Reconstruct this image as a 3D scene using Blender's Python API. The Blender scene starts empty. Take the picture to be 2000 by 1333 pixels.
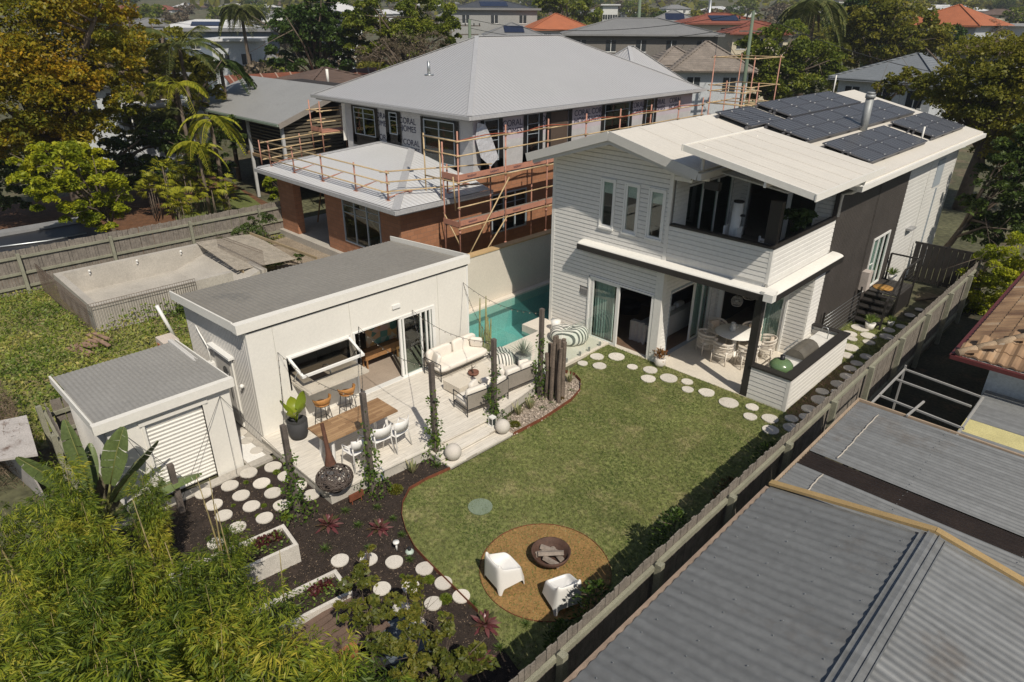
import bpy, math, random
import numpy as np
from mathutils import Vector, Matrix
rad = math.radians
# ------------------------------------------------------------------ camera
scene = bpy.context.scene
FPX, YAW, PITCH, ROLL, CAMZ = 1308.0, rad(-44.45), rad(25.68), rad(0.32), 9.3
_f = np.array([math.sin(YAW)*math.cos(PITCH), math.cos(YAW)*math.cos(PITCH), -math.sin(PITCH)])
_r = np.array([math.cos(YAW), -math.sin(YAW), 0.0]); _u = np.cross(_r, _f)
_r2 = _r*math.cos(ROLL)+_u*math.sin(ROLL); _u2 = -_r*math.sin(ROLL)+_u*math.cos(ROLL)
cd = bpy.data.cameras.new('camera'); cam = bpy.data.objects.new('camera', cd)
scene.collection.objects.link(cam); scene.camera = cam
cd.sensor_width = 36; cd.lens = 36*FPX/2000; cd.clip_start = .1; cd.clip_end = 4000
cam.matrix_world = Matrix(((_r2[0], _u2[0], -_f[0], 0), (_r2[1], _u2[1], -_f[1], 0),
                           (_r2[2], _u2[2], -_f[2], CAMZ), (0, 0, 0, 1)))
# ------------------------------------------------------------------ light
SUN = Vector((.80, -.33, 1.0)).normalized()
w = bpy.data.worlds.new("World"); scene.world = w; w.use_nodes = True
nt = w.node_tree; sky = nt.nodes.new('ShaderNodeTexSky'); sky.sky_type = 'NISHITA'
sky.sun_disc = False; sky.sun_elevation = math.asin(SUN.z); sky.sun_rotation = math.atan2(SUN.x, SUN.y)
bg = nt.nodes['Background']; bg.inputs[1].default_value = .062
nt.links.new(sky.outputs[0], bg.inputs[0])
sl = bpy.data.lights.new('sun', 'SUN'); sl.energy = 4.1; sl.angle = rad(.53); sl.color = (1, .925, .80)
so = bpy.data.objects.new('sun', sl); scene.collection.objects.link(so)
so.rotation_euler = SUN.to_track_quat('Z', 'Y').to_euler(); so.location = (20, -10, 60)
vs = scene.view_settings; vs.view_transform = 'Standard'; vs.look = 'None'; vs.exposure = .1; vs.gamma = 1
# ------------------------------------------------------------------ measuring: where a line of sight meets a real plane
def _ray(x, y): return _r2*((x-1000)/FPX)+_u2*(-(y-666.5)/FPX)+_f
def G(x, y, z=0.0):
    r = _ray(x, y); t = (z-CAMZ)/r[2]; return (r[0]*t, r[1]*t, z)
def PX(x, y, X):
    r = _ray(x, y); t = X/r[0]; return (X, r[1]*t, CAMZ+r[2]*t)
def PY(x, y, Y):
    r = _ray(x, y); t = Y/r[1]; return (r[0]*t, Y, CAMZ+r[2]*t)
def AT(x, y, d):
    r = _ray(x, y); t = d/math.hypot(r[0], r[1]); return (r[0]*t, r[1]*t, CAMZ+r[2]*t)
# ------------------------------------------------------------------ scene helpers
COL = scene.collection
def thing(name, label, cat, loc=(0, 0, 0), group=None, rz=0, kind=None):
    o = bpy.data.objects.new(name, None); COL.objects.link(o); o.empty_display_size = .2
    o.location = loc; o.rotation_euler = (0, 0, rz); tag(o, label, cat, group, kind); return o
def tag(o, label=None, cat=None, group=None, kind=None):
    if label: o['label'] = label
    if cat: o['category'] = cat
    if group: o['group'] = group
    if kind: o['kind'] = kind
    return o
class MB:
    """collects faces; build() links them as one mesh object"""
    def __init__(s): s.v = []; s.f = []; s.sm = []
    def add(s, vs, fs, smooth=False):
        n = len(s.v); s.v += [tuple(v) for v in vs]
        s.f += [tuple(i+n for i in f) for f in fs]; s.sm += [smooth]*len(fs); return s
    def box(s, x0, x1, y0, y1, z0, z1):
        if x0 > x1: x0, x1 = x1, x0
        if y0 > y1: y0, y1 = y1, y0
        v = [(x0, y0, z0), (x1, y0, z0), (x1, y1, z0), (x0, y1, z0), (x0, y0, z1), (x1, y0, z1), (x1, y1, z1), (x0, y1, z1)]
        return s.add(v, [(0, 3, 2, 1), (4, 5, 6, 7), (0, 1, 5, 4), (1, 2, 6, 5), (2, 3, 7, 6), (3, 0, 4, 7)])
    def rbox(s, c, size, rz=0, r=.05, seg=3, top=1.0):
        """soft cushion-like box with rounded edges (superellipsoid)"""
        hx, hy, hz = [a/2 for a in size]; n, m = 20, 10; vs, fs = [], []
        e = .28
        def p(w, m_): return math.copysign(abs(w)**m_, w)
        for i in range(m+1):
            ph = -math.pi/2+math.pi*i/m
            for j in range(n):
                th = 2*math.pi*j/n
                x = hx*p(math.cos(ph), e)*p(math.cos(th), e); y = hy*p(math.cos(ph), e)*p(math.sin(th), e); z = hz*p(math.sin(ph), .5)
                vs.append((c[0]+x*math.cos(rz)-y*math.sin(rz), c[1]+x*math.sin(rz)+y*math.cos(rz), c[2]+z))
        for i in range(m):
            for j in range(n): fs.append((i*n+j, i*n+(j+1) % n, (i+1)*n+(j+1) % n, (i+1)*n+j))
        return s.add(vs, fs, True)
    def obox(s, c, size, rot):
        M3 = rot if isinstance(rot, Matrix) else Matrix.Rotation(rot, 3, 'Z')
        hx, hy, hz = [a/2 for a in size]; v = []
        for x, y, z in ((-hx, -hy, -hz), (hx, -hy, -hz), (hx, hy, -hz), (-hx, hy, -hz), (-hx, -hy, hz), (hx, -hy, hz), (hx, hy, hz), (-hx, hy, hz)):
            v.append(tuple(Vector(c)+M3@Vector((x, y, z))))
        return s.add(v, [(0, 3, 2, 1), (4, 5, 6, 7), (0, 1, 5, 4), (1, 2, 6, 5), (2, 3, 7, 6), (3, 0, 4, 7)])
    def bar(s, a, b, w, h=None):
        a = Vector(a); b = Vector(b); d = b-a; h = h or w
        q = d.to_track_quat('Y', 'Z').to_matrix(); return s.obox((a+b)/2, (w, d.length, h), q)
    def tube(s, pts, r, n=8, caps=True, smooth=True):
        pts = [Vector(p) for p in pts]; rs = r if isinstance(r, (list, tuple)) else [r]*len(pts); vs, fs = [], []
        up = Vector((.13, .21, 1)).normalized(); prev = None
        for i, p in enumerate(pts):
            d = (pts[min(i+1, len(pts)-1)]-pts[max(i-1, 0)]).normalized()
            a = d.cross(up)
            if a.length < .05: a = d.cross(Vector((1, 0, 0)))
            a.normalize()
            if prev is not None and a.dot(prev) < 0: a = -a
            prev = a; b = d.cross(a)
            for j in range(n):
                t = 2*math.pi*j/n; vs.append(tuple(p+(a*math.cos(t)+b*math.sin(t))*rs[i]))
        for i in range(len(pts)-1):
            for j in range(n): fs.append((i*n+j, i*n+(j+1) % n, (i+1)*n+(j+1) % n, (i+1)*n+j))
        s.add(vs, fs, smooth)
        if caps:
            k = len(s.v)-len(vs); s.f += [tuple(k+j for j in range(n))[::-1], tuple(k+(len(pts)-1)*n+j for j in range(n))]; s.sm += [False]*2
        return s
    def lathe(s, c, prof, n=24, smooth=True, cap0=False, cap1=False):
        vs, fs = [], []
        for r, z in prof:
            for j in range(n):
                t = 2*math.pi*j/n; vs.append((c[0]+r*math.cos(t), c[1]+r*math.sin(t), c[2]+z))
        for i in range(len(prof)-1):
            for j in range(n): fs.append((i*n+j, i*n+(j+1) % n, (i+1)*n+(j+1) % n, (i+1)*n+j))
        k = len(s.v); s.add(vs, fs, smooth)
        if cap0: s.f.append(tuple(k+j for j in range(n))[::-1]); s.sm.append(False)
        if cap1: s.f.append(tuple(k+(len(prof)-1)*n+j for j in range(n))); s.sm.append(False)
        return s
    def ball(s, c, r, n=24, sq=(1, 1, 1)):
        m = n//2; vs, fs = [], []
        for i in range(m+1):
            ph = -math.pi/2+math.pi*i/m
            for j in range(n):
                th = 2*math.pi*j/n
                vs.append((c[0]+r*sq[0]*math.cos(ph)*math.cos(th), c[1]+r*sq[1]*math.cos(ph)*math.sin(th), c[2]+r*sq[2]*math.sin(ph)))
        for i in range(m):
            for j in range(n): fs.append((i*n+j, i*n+(j+1) % n, (i+1)*n+(j+1) % n, (i+1)*n+j))
        return s.add(vs, fs, True)
    def prism(s, poly, z0, z1):
        n = len(poly); zz0 = z0 if callable(z0) else (lambda x, y: z0); zz1 = z1 if callable(z1) else (lambda x, y: z1)
        v = [(x, y, zz0(x, y)) for x, y in poly]+[(x, y, zz1(x, y)) for x, y in poly]
        f = [tuple(range(n))[::-1], tuple(range(n, 2*n))]+[(i, (i+1) % n, (i+1) % n+n, i+n) for i in range(n)]
        return s.add(v, f)
    def slab(s, quad, t):
        """thick plate from a planar polygon, thickness t downwards"""
        q = [Vector(p) for p in quad]; n = (q[1]-q[0]).cross(q[2]-q[0]).normalized()
        if n.z < 0: n = -n
        k = len(q); v = [tuple(p) for p in q]+[tuple(p-n*t) for p in q]
        f = [tuple(range(k)), tuple(range(k, 2*k))[::-1]]+[(i, i+k, (i+1) % k+k, (i+1) % k) for i in range(k)]
        return s.add(v, f)
    def build(s, name, m, parent=None, local=False, fix=True):
        me = bpy.data.meshes.new(name); me.from_pydata(s.v, [], s.f)
        me.polygons.foreach_set('use_smooth', s.sm)
        if m: me.materials.append(m)
        if fix:
            import bmesh
            b = bmesh.new(); b.from_mesh(me); bmesh.ops.recalc_face_normals(b, faces=b.faces); b.to_mesh(me); b.free()
        me.update(); o = bpy.data.objects.new(name, me); COL.objects.link(o)
        if parent:
            o.parent = parent
            if not local:
                if parent.type == 'EMPTY': o.location = -parent.location
        return o
def copy_tree(o, loc=None, rz=None, sc=None, label=None, parent=None, group=None):
    c = o.copy(); COL.objects.link(c)
    if parent: c.parent = parent
    if loc is not None: c.location = loc
    if rz is not None: c.rotation_euler = (0, 0, rz)
    if sc is not None: c.scale = (sc, sc, sc) if not isinstance(sc, tuple) else sc
    if label: c['label'] = label
    if group: c['group'] = group
    for ch in [k for k in bpy.data.objects if k.parent == o]: copy_tree(ch, parent=c)
    return c
def struct(name, mb, m): return tag(mb.build(name, m), kind='structure')
# ------------------------------------------------------------------ materials
MATS = {}
def mat(name, col, rough=.6, var=.12, vs=2.5, bump=0, bs=30, metal=0, wave=None, spec=.4, fine=.08, stain=None, coat=0, streak=None, objr=0):
    if name in MATS: return MATS[name]
    m = bpy.data.materials.new(name); m.use_nodes = True; t = m.node_tree; N = t.nodes; L = t.links
    b = N['Principled BSDF']; b.inputs['Roughness'].default_value = rough; b.inputs['Metallic'].default_value = metal
    b.inputs['Specular IOR Level'].default_value = spec; b.inputs['Coat Weight'].default_value = coat
    geo = N.new('ShaderNodeNewGeometry')
    n1 = N.new('ShaderNodeTexNoise'); n1.inputs['Scale'].default_value = vs; n1.inputs['Detail'].default_value = 6; n1.inputs['Roughness'].default_value = .62
    L.new(geo.outputs['Position'], n1.inputs['Vector'])
    n2 = N.new('ShaderNodeTexNoise'); n2.inputs['Scale'].default_value = vs*18; n2.inputs['Detail'].default_value = 3
    L.new(geo.outputs['Position'], n2.inputs['Vector'])
    mx = N.new('ShaderNodeMix'); mx.data_type = 'RGBA'
    c = Vector(col[:3])
    rp = N.new('ShaderNodeMapRange'); rp.inputs[1].default_value = .3; rp.inputs[2].default_value = .7
    L.new(n1.outputs[0], rp.inputs[0]); L.new(rp.outputs[0], mx.inputs[0])
    mx.inputs[6].default_value = (*(c*(1-var)), 1); mx.inputs[7].default_value = (*[min(1, k) for k in c*(1+var)], 1)
    out = mx.outputs[2]
    if stain:
        n3 = N.new('ShaderNodeTexNoise'); n3.inputs['Scale'].default_value = stain[1]; n3.inputs['Detail'].default_value = 8; n3.inputs['Roughness'].default_value = .7
        L.new(geo.outputs['Position'], n3.inputs['Vector'])
        r3 = N.new('ShaderNodeMapRange'); r3.inputs[1].default_value = stain[2]; r3.inputs[2].default_value = stain[2]+.12
        L.new(n3.outputs[0], r3.inputs[0]); m3 = N.new('ShaderNodeMix'); m3.data_type = 'RGBA'
        L.new(r3.outputs[0], m3.inputs[0]); L.new(out, m3.inputs[6]); m3.inputs[7].default_value = (*stain[0], 1); out = m3.outputs[2]
    if streak:
        mp = N.new('ShaderNodeMapping'); mp.inputs['Scale'].default_value = (streak[0], streak[1], 1); L.new(geo.outputs['Position'], mp.inputs[0]); n4 = N.new('ShaderNodeTexNoise'); n4.inputs['Scale'].default_value = 1; n4.inputs['Detail'].default_value = 5; L.new(mp.outputs[0], n4.inputs[0])
        r4 = N.new('ShaderNodeMapRange'); r4.inputs[1].default_value = .32; r4.inputs[2].default_value = .68; r4.inputs[3].default_value = 1-streak[2]; r4.inputs[4].default_value = 1+streak[2]; L.new(n4.outputs[0], r4.inputs[0]); h4 = N.new('ShaderNodeHueSaturation'); L.new(r4.outputs[0], h4.inputs['Value']); L.new(out, h4.inputs['Color']); out = h4.outputs[0]
    if objr:
        oi = N.new('ShaderNodeObjectInfo'); r5 = N.new('ShaderNodeMapRange'); r5.inputs[3].default_value = 1-objr; r5.inputs[4].default_value = 1+objr; L.new(oi.outputs['Random'], r5.inputs[0]); h5 = N.new('ShaderNodeHueSaturation'); L.new(r5.outputs[0], h5.inputs['Value']); L.new(out, h5.inputs['Color']); out = h5.outputs[0]
    if fine:
        h = N.new('ShaderNodeHueSaturation'); r2 = N.new('ShaderNodeMapRange'); r2.inputs[3].default_value = 1-fine*1.6; r2.inputs[4].default_value = 1+fine*1.6
        r2.inputs[1].default_value = .3; r2.inputs[2].default_value = .7
        L.new(n2.outputs[0], r2.inputs[0]); L.new(r2.outputs[0], h.inputs['Value']); L.new(out, h.inputs['Color']); out = h.outputs[0]
    L.new(out, b.inputs['Base Color'])
    nrm = None
    if wave:   # (axis, pitch m, depth, profile)
        wv = N.new('ShaderNodeTexWave'); wv.wave_type = 'BANDS'; wv.bands_direction = wave[0]
        wv.wave_profile = wave[3] if len(wave) > 3 else 'SIN'
        wv.inputs['Scale'].default_value = 1/wave[1]*2*math.pi/20; L.new(geo.outputs['Position'], wv.inputs['Vector'])
        bw = N.new('ShaderNodeBump'); bw.inputs['Distance'].default_value = wave[2]; bw.inputs['Strength'].default_value = 1
        L.new(wv.outputs['Fac'], bw.inputs['Height']); nrm = bw
    if bump:
        nb = N.new('ShaderNodeTexNoise'); nb.inputs['Scale'].default_value = bs; nb.inputs['Detail'].default_value = 4
        L.new(geo.outputs['Position'], nb.inputs['Vector'])
        bb = N.new('ShaderNodeBump'); bb.inputs['Distance'].default_value = bump; L.new(nb.outputs[0], bb.inputs['Height'])
        if nrm: L.new(nrm.outputs[0], bb.inputs['Normal'])
        nrm = bb
    if nrm: L.new(nrm.outputs[0], b.inputs['Normal'])
    MATS[name] = m; return m
def nodes_of(m):
    return m.node_tree.nodes, m.node_tree.links, m.node_tree.nodes['Principled BSDF']
def leafmat(name, cols, trans=.35, rough=.5, patch=None):
    if name in MATS: return MATS[name]
    m = bpy.data.materials.new(name); m.use_nodes = True; N, L, b = nodes_of(m)
    geo = N.new('ShaderNodeNewGeometry'); cr = N.new('ShaderNodeValToRGB')
    e = cr.color_ramp.elements; e[0].position = 0; e[0].color = (*cols[0], 1); e[1].position = 1; e[1].color = (*cols[-1], 1)
    for i, c in enumerate(cols[1:-1]): k = e.new((i+1)/(len(cols)-1)); k.color = (*c, 1)
    src = geo.outputs['Random Per Island']
    if patch:
        n = N.new('ShaderNodeTexNoise'); n.inputs['Scale'].default_value = patch; L.new(geo.outputs['Position'], n.inputs['Vector'])
        a = N.new('ShaderNodeMath'); a.operation = 'MULTIPLY_ADD'; a.inputs[1].default_value = 1.6; a.inputs[2].default_value = -.55; L.new(n.outputs[0], a.inputs[0])
        a2 = N.new('ShaderNodeMath'); a2.operation = 'MULTIPLY_ADD'; a2.inputs[1].default_value = .5; L.new(src, a2.inputs[0]); L.new(a.outputs[0], a2.inputs[2]); src = a2.outputs[0]
    L.new(src, cr.inputs[0]); L.new(cr.outputs[0], b.inputs['Base Color']); b.inputs['Roughness'].default_value = rough; b.inputs['Specular IOR Level'].default_value = .35
    tr = N.new('ShaderNodeBsdfTranslucent'); L.new(cr.outputs[0], tr.inputs[0]); mx = N.new('ShaderNodeMixShader'); mx.inputs[0].default_value = trans
    L.new(b.outputs[0], mx.inputs[1]); L.new(tr.outputs[0], mx.inputs[2]); L.new(mx.outputs[0], N['Material Output'].inputs[0]); MATS[name] = m; return m
def glass(name, tint=(.8, .9, .87), k=.0, base=.08):
    if name in MATS: return MATS[name]
    m = bpy.data.materials.new(name); m.use_nodes = True; N, L, b = nodes_of(m); N.remove(b)
    t = N.new('ShaderNodeBsdfTransparent'); t.inputs[0].default_value = (*tint, 1); g = N.new('ShaderNodeBsdfGlossy'); g.inputs['Roughness'].default_value = .02
    g.inputs[0].default_value = (.95, 1, .98, 1)
    fr = N.new('ShaderNodeFresnel'); fr.inputs[0].default_value = 1.45; a = N.new('ShaderNodeMath'); a.operation = 'ADD'; a.inputs[1].default_value = base
    ge = N.new('ShaderNodeNewGeometry'); iv = N.new('ShaderNodeMath'); iv.operation = 'SUBTRACT'; iv.inputs[0].default_value = 1; L.new(ge.outputs['Backfacing'], iv.inputs[1]); L.new(fr.outputs[0], a.inputs[0]); a2 = N.new('ShaderNodeMath'); a2.operation = 'MULTIPLY'; L.new(a.outputs[0], a2.inputs[0]); L.new(iv.outputs[0], a2.inputs[1]); mx = N.new('ShaderNodeMixShader'); L.new(a2.outputs[0], mx.inputs[0]); L.new(t.outputs[0], mx.inputs[1]); L.new(g.outputs[0], mx.inputs[2])
    L.new(mx.outputs[0], N['Material Output'].inputs[0]); MATS[name] = m; return m
# ------------------------------------------------------------------ foliage
def quads(name, C, D, U, ln, wd, m, parent=None, local=True, bend=0.0, pts=1):
    """leaf faces: centre C, long axis D, side axis U"""
    n = len(C); ln = np.broadcast_to(np.asarray(ln, float), (n,))[:, None]; wd = np.broadcast_to(np.asarray(wd, float), (n,))[:, None]
    a = C-D*ln*.5; b = C+U*wd*.5; c = C+D*ln*.5; d = C-U*wd*.5
    V = np.stack([a, b, c, d], 1).reshape(-1, 3)
    if bend: V[2::4, 2] -= bend*ln[:, 0]; V[0::4, 2] -= bend*ln[:, 0]*.3
    me = bpy.data.meshes.new(name); me.vertices.add(4*n); me.vertices.foreach_set('co', V.ravel())
    me.loops.add(4*n); me.loops.foreach_set('vertex_index', np.arange(4*n)); me.polygons.add(n)
    me.polygons.foreach_set('loop_start', np.arange(0, 4*n, 4)); me.update(calc_edges=True); me.materials.append(m)
    o = bpy.data.objects.new(name, me); COL.objects.link(o)
    if parent:
        o.parent = parent
        if not local: o.location = -parent.location
    return o
def unit(a): return a/np.maximum(1e-6, np.linalg.norm(a, axis=1))[:, None]
def leafcloud(rg, blobs, n, size, clumps=40, cr=.25, up=.6):
    """leaf positions in clumps spread through ellipsoids: returns C,D,U,size"""
    vol = np.array([b[3]*b[4]*b[5] for b in blobs])**.67; vol /= vol.sum(); P = []
    for b, f in zip(blobs, vol):
        k = max(3, int(clumps*f)); dirs = unit(rg.normal(size=(k, 3))); rr = rg.uniform(.35, 1, k)**.5
        cc = dirs*rr[:, None]*np.array(b[3:6])*.9+np.array(b[:3]); m_ = max(1, int(n*f/k))
        for c in cc:
            d = unit(rg.normal(size=(m_, 3))); d[:, 2] = np.abs(d[:, 2])*1.1-.3
            s = cr*rg.uniform(.6, 1.3)*np.mean(b[3:6])
            P.append(c+d*(rg.uniform(.3, 1, m_)**.4)[:, None]*s*np.array([1.1, 1.1, .9]))
    C = np.concatenate(P); n = len(C)
    nr = unit(rg.normal(size=(n, 3))+np.array([0, 0, up*2])); D = unit(np.cross(nr, rg.normal(size=(n, 3)))); U = np.cross(nr, D)
    return C, D, U, size*rg.uniform(.6, 1.35, n)
def limbs(rg, base, top, r, targets, n=8):
    mb = MB(); b = Vector(base); t = Vector(top)
    mid = (b+t)/2+Vector((rg.normal()*.1, rg.normal()*.1, 0))*r*4
    mb.tube([b, mid, t], [r*1.25, r, r*.8], n)
    for g in targets:
        g = Vector(g); s = mid.lerp(t, rg.uniform(.2, 1)); m1 = s.lerp(g, .5)+Vector((0, 0, (g-s).length*.12))
        mb.tube([s, m1, g], [r*.55, r*.36, r*.1], 6)
        for _ in range(2):
            h = m1.lerp(g, rg.uniform(.1, .7)); e = h+Vector(rg.normal(size=3))*(g-s).length*.22
            mb.tube([h, e], [r*.2, r*.05], 5)
    return mb
def tree(name, label, cat, base, blobs, n, size, lm, bark, r=.2, seed=1, clumps=60, cr=.28, group=None, asp=.55, up=.6, fork=None):
    """blobs in world coordinates (x,y,z,rx,ry,rz)"""
    rg = np.random.default_rng(seed); t = thing(name, label, cat, base, group)
    C, D, U, s = leafcloud(rg, blobs, n, size, clumps, cr, up); C = C-np.array(base)
    quads('crown', C, D, U, s, s*asp, lm, t, bend=.12)
    zt = np.mean([b[2]-b[5]*.4 for b in blobs]); cx = np.mean([b[0] for b in blobs]); cy = np.mean([b[1] for b in blobs])
    tg = [(b[0]+rg.normal()*b[3]*.5, b[1]+rg.normal()*b[4]*.5, b[2]+b[5]*rg.uniform(-.2, .6)) for b in blobs for _ in range(3 if len(blobs) < 6 else 2)]
    limbs(rg, base, ((cx+base[0])/2, (cy+base[1])/2, base[2]+(zt-base[2])*.75), r, tg).build('trunk', bark, t)
    return t
def blobpx(items, d):
    """crown lobes from their place in view: (x px, y px, radius px, squash, depth offset m)"""
    out = []
    for it in items:
        x, y, rp = it[:3]; sq = it[3] if len(it) > 3 else .8; dd = it[4] if len(it) > 4 else 0
        p = AT(x, y, d+dd); s = math.dist(p, (0, 0, CAMZ))/FPX*rp; out.append((*p, s, s, s*sq))
    return out
def frond(mb, base, az, length, rise, droop, nl=22, ll=.5, lw=.035, vee=.35, rg=None):
    """one feather frond: arching rib with two rows of leaflets"""
    d = Vector((math.cos(az), math.sin(az), 0)); side = Vector((-d.y, d.x, 0)); pts = []
    for i in range(9):
        u = i/8; pts.append(Vector(base)+d*length*u*(1-.18*u)+Vector((0, 0, length*(rise*u-droop*u*u))))
    mb.tube(pts, [length*.012*(1-.8*i/8)+.004 for i in range(9)], 4, False)
    for i in range(nl):
        u = .12+.88*i/nl; k = u*8; a = int(k); p = pts[a].lerp(pts[min(8, a+1)], k-a)
        l = ll*math.sin(math.pi*min(1, .25+u*.75))**.6*(1 if rg is None else rg.uniform(.8, 1.15))
        for sg in (-1, 1):
            e = p+side*sg*l*.8+d*l*.45-Vector((0, 0, l*vee*(.6+u))); q = (p+e)/2+Vector((0, 0, l*.1)); w_ = d*lw
            mb.add([p, q+w_, e, q-w_], [(0, 1, 2, 3)])
# ------------------------------------------------------------------ palette
WHITE = mat('white_paint', (.74, .72, .67), .55, .035, .7, fine=.02)
BOARD = mat('white_weatherboard', (.72, .70, .66), .55, .04, .6, fine=.03, stain=((.62, .60, .55), 1.1, .66))
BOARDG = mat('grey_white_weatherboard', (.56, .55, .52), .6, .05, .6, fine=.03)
RENDER = mat('cream_render', (.725, .70, .645), .8, .035, .8, bump=.002, bs=60, fine=.02, stain=((.64, .60, .53), .9, .66))
CHAR = mat('charcoal_cladding', (.062, .054, .049), .6, .15, 1.2, fine=.1)
CHARP = mat('charcoal_paint', (.028, .025, .023), .5, .15, 2)
ROOFW = mat('cream_metal_roof', (.64, .60, .535), .5, .045, .5, fine=.02, wave=('Y', .2, .006), stain=((.58, .53, .45), 1.3, .68))
FRAME = mat('white_aluminium', (.76, .75, .72), .4, .02, 2, fine=0)
GREYF = mat('grey_aluminium', (.33, .37, .41), .4, .04, 2, fine=0)
GLASS = glass('window_glass', (.74, .81, .79), base=.05)
GLASSC = glass('clear_fence_glass', (.955, .985, .975), base=.0)
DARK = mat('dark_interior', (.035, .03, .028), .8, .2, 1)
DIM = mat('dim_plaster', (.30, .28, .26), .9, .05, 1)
FLOORW = mat('timber_floor', (.17, .11, .075), .45, .25, 2, fine=.15)
CONC = mat('concrete', (.42, .39, .345), .85, .12, 1.2, bump=.003, bs=40, fine=.07, stain=((.30, .275, .235), .8, .6))
CONCL = mat('pale_concrete', (.62, .565, .48), .8, .07, 1.3, fine=.05)
STONE = mat('cream_stone', (.66, .60, .52), .75, .06, 2.2, fine=.07, stain=((.50, .45, .385), 3, .66))
STEEL = mat('black_steel', (.02, .02, .022), .45, .1, 3)
GALV = mat('galvanised_steel', (.42, .44, .45), .38, .15, 3, metal=.75)
CUSH = mat('cream_cushion', (.74, .69, .62), .9, .04, 3, fine=.03, bump=.004, bs=12)
TIMB = mat('weathered_timber', (.115, .095, .082), .85, .3, 3, fine=.22, bump=.006, bs=30)
BARK = mat('grey_bark', (.13, .10, .075), .9, .3, 4, fine=.2, bump=.01, bs=12)
TERRA = mat('terracotta_pot', (.20, .09, .06), .7, .15, 4)
SOIL = mat('dark_soil', (.035, .025, .018), .95, .35, 6, bump=.02, bs=20, fine=.3)
# ------------------------------------------------------------------ ground, water, lawn
# one ground sheet to the horizon, with the pool left open; far suburb rises as low hills
def hill(x, y):
    d = math.hypot(x, y); h = max(0, d-120)
    z = 36*(1-math.exp(-max(0, h-20)/520.0)) + 5*math.sin(x*.011+1)*math.sin(y*.009)*min(1, h/300)
    return z if h > 0 else -.03
xs = sorted(set([-3000, -2200, -1600, -1200, -900, -700, -550, -450, -370, -300, -250, -210, -180, -150, -125, -100, -80, -60, -45, -30, -16.7, -12.9, -8, 0, 10, 25, 50, 90, 150, 300, 700, 1500]))
ys = sorted(set([-300, -100, -40, -10, 0, 6, 12.75, 20, 30, 45, 60, 80, 100, 125, 150, 180, 210, 250, 300, 370, 450, 550, 700, 900, 1200, 1600, 2200, 3000]))
g = MB(); vid = {}
for i, x in enumerate(xs):
    for j, y in enumerate(ys): vid[i, j] = len(g.v); g.v.append((x, y, hill(x, y)))
for i in range(len(xs)-1):
    for j in range(len(ys)-1):
        if xs[i] == -16.7 and ys[j] == 12.75: continue
        g.f.append((vid[i, j], vid[i+1, j], vid[i+1, j+1], vid[i, j+1])); g.sm.append(True)
GROUND = mat('scrubby_ground', (.085, .085, .045), .95, .35, .25, bump=.03, bs=4, fine=.25, stain=((.13, .10, .065), .35, .52))
struct('ground', g, GROUND)
LAWN = mat('lawn_grass', (.145, .160, .05), .9, .25, .6, bump=.02, bs=45, fine=.3, stain=((.225, .21, .09), 1.6, .52))
lawnpts = [G(*p) for p in [(1186, 672), (1270, 706), (1446, 774), (1530, 807)]]
# lawn outline: house edge, fence, round the bed, back along the steel edging
ring = [(-11.35, 15.8), (-5.47, 15.8), (-5.47, 19.8), (-6.45, 19.8), (-6.45, 24.3), (-4.0, 24.3), (-4.0, 6.5), (-5.3, 6.3)]
edge = [G(*p)[:2] for p in [(1190, 1105), (1168, 1070), (1120, 1040), (1060, 1028), (990, 1045), (950, 1080), (938, 1110), (905, 1160), (870, 1130), (835, 1100), (810, 1073), (793, 1040), (785, 1010), (787, 985), (800, 958), (835, 938), (880, 918)]]
edge = [(-5.3, 5.6), (-6.3, 5.62)]+edge[9:]
edge2 = [G(*p)[:2] for p in [(1003, 852), (1060, 822), (1115, 785), (1133, 765), (1134, 748), (1122, 735), (1100, 728)]]
ring2 = [(-5.0, 5.3)]+edge[1:]+[(-9.72, 8.0), (-9.7, 9.95)]+edge2+[(-10.95, 13.3)]
outline = [(-11.35, 15.8), (-5.47, 15.8), (-5.47, 19.75), (-6.45, 19.75), (-6.45, 24.4), (-4.0, 24.4), (-4.0, 5.3)]+ring2
m_ = MB(); m_.add([(x, y, .006) for x, y in outline], [tuple(range(len(outline)))])
struct('lawn', m_, LAWN)
# mulch bed under the paths, from the shed to the right-hand fence
MULCH = mat('bark_mulch', (.034, .024, .019), .95, .4, 5, bump=.02, bs=45, fine=.45)
m_ = MB(); m_.add([(-13.2, 2.5, 0), (-12.9, 4.75, 0), (-13.0, 5.45, 0), (-11.0, 5.6, 0), (-10.9, 8.2, 0), (-9.7, 8.2, 0), (-5, 5.9, 0), (-4.0, 7.0, 0), (-4.0, -2, 0), (-14, -2, 0)], [tuple(range(10))])
struct('mulch_bed', m_, MULCH)
m_ = MB(); m_.add([(-4.75, 6, .008), (-3.98, 6, .008), (-3.98, 24.4, .008), (-4.7, 24.4, .008)], [(0, 1, 2, 3)]); struct('fence_bed', m_, SOIL)
DIRT = mat('dry_dirt', (.16, .105, .062), .95, .2, 2, bump=.02, bs=20, fine=.2)
m_ = MB(); m_.add([(-5.45, 15.9, .009), (-5.0, 15.3, .009), (-4.85, 16.2, .009), (-4.9, 19.5, .009), (-5.3, 20, .009), (-5.45, 19.7, .009)], [tuple(range(6))]); struct('bare_strip', m_, DIRT)
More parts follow.
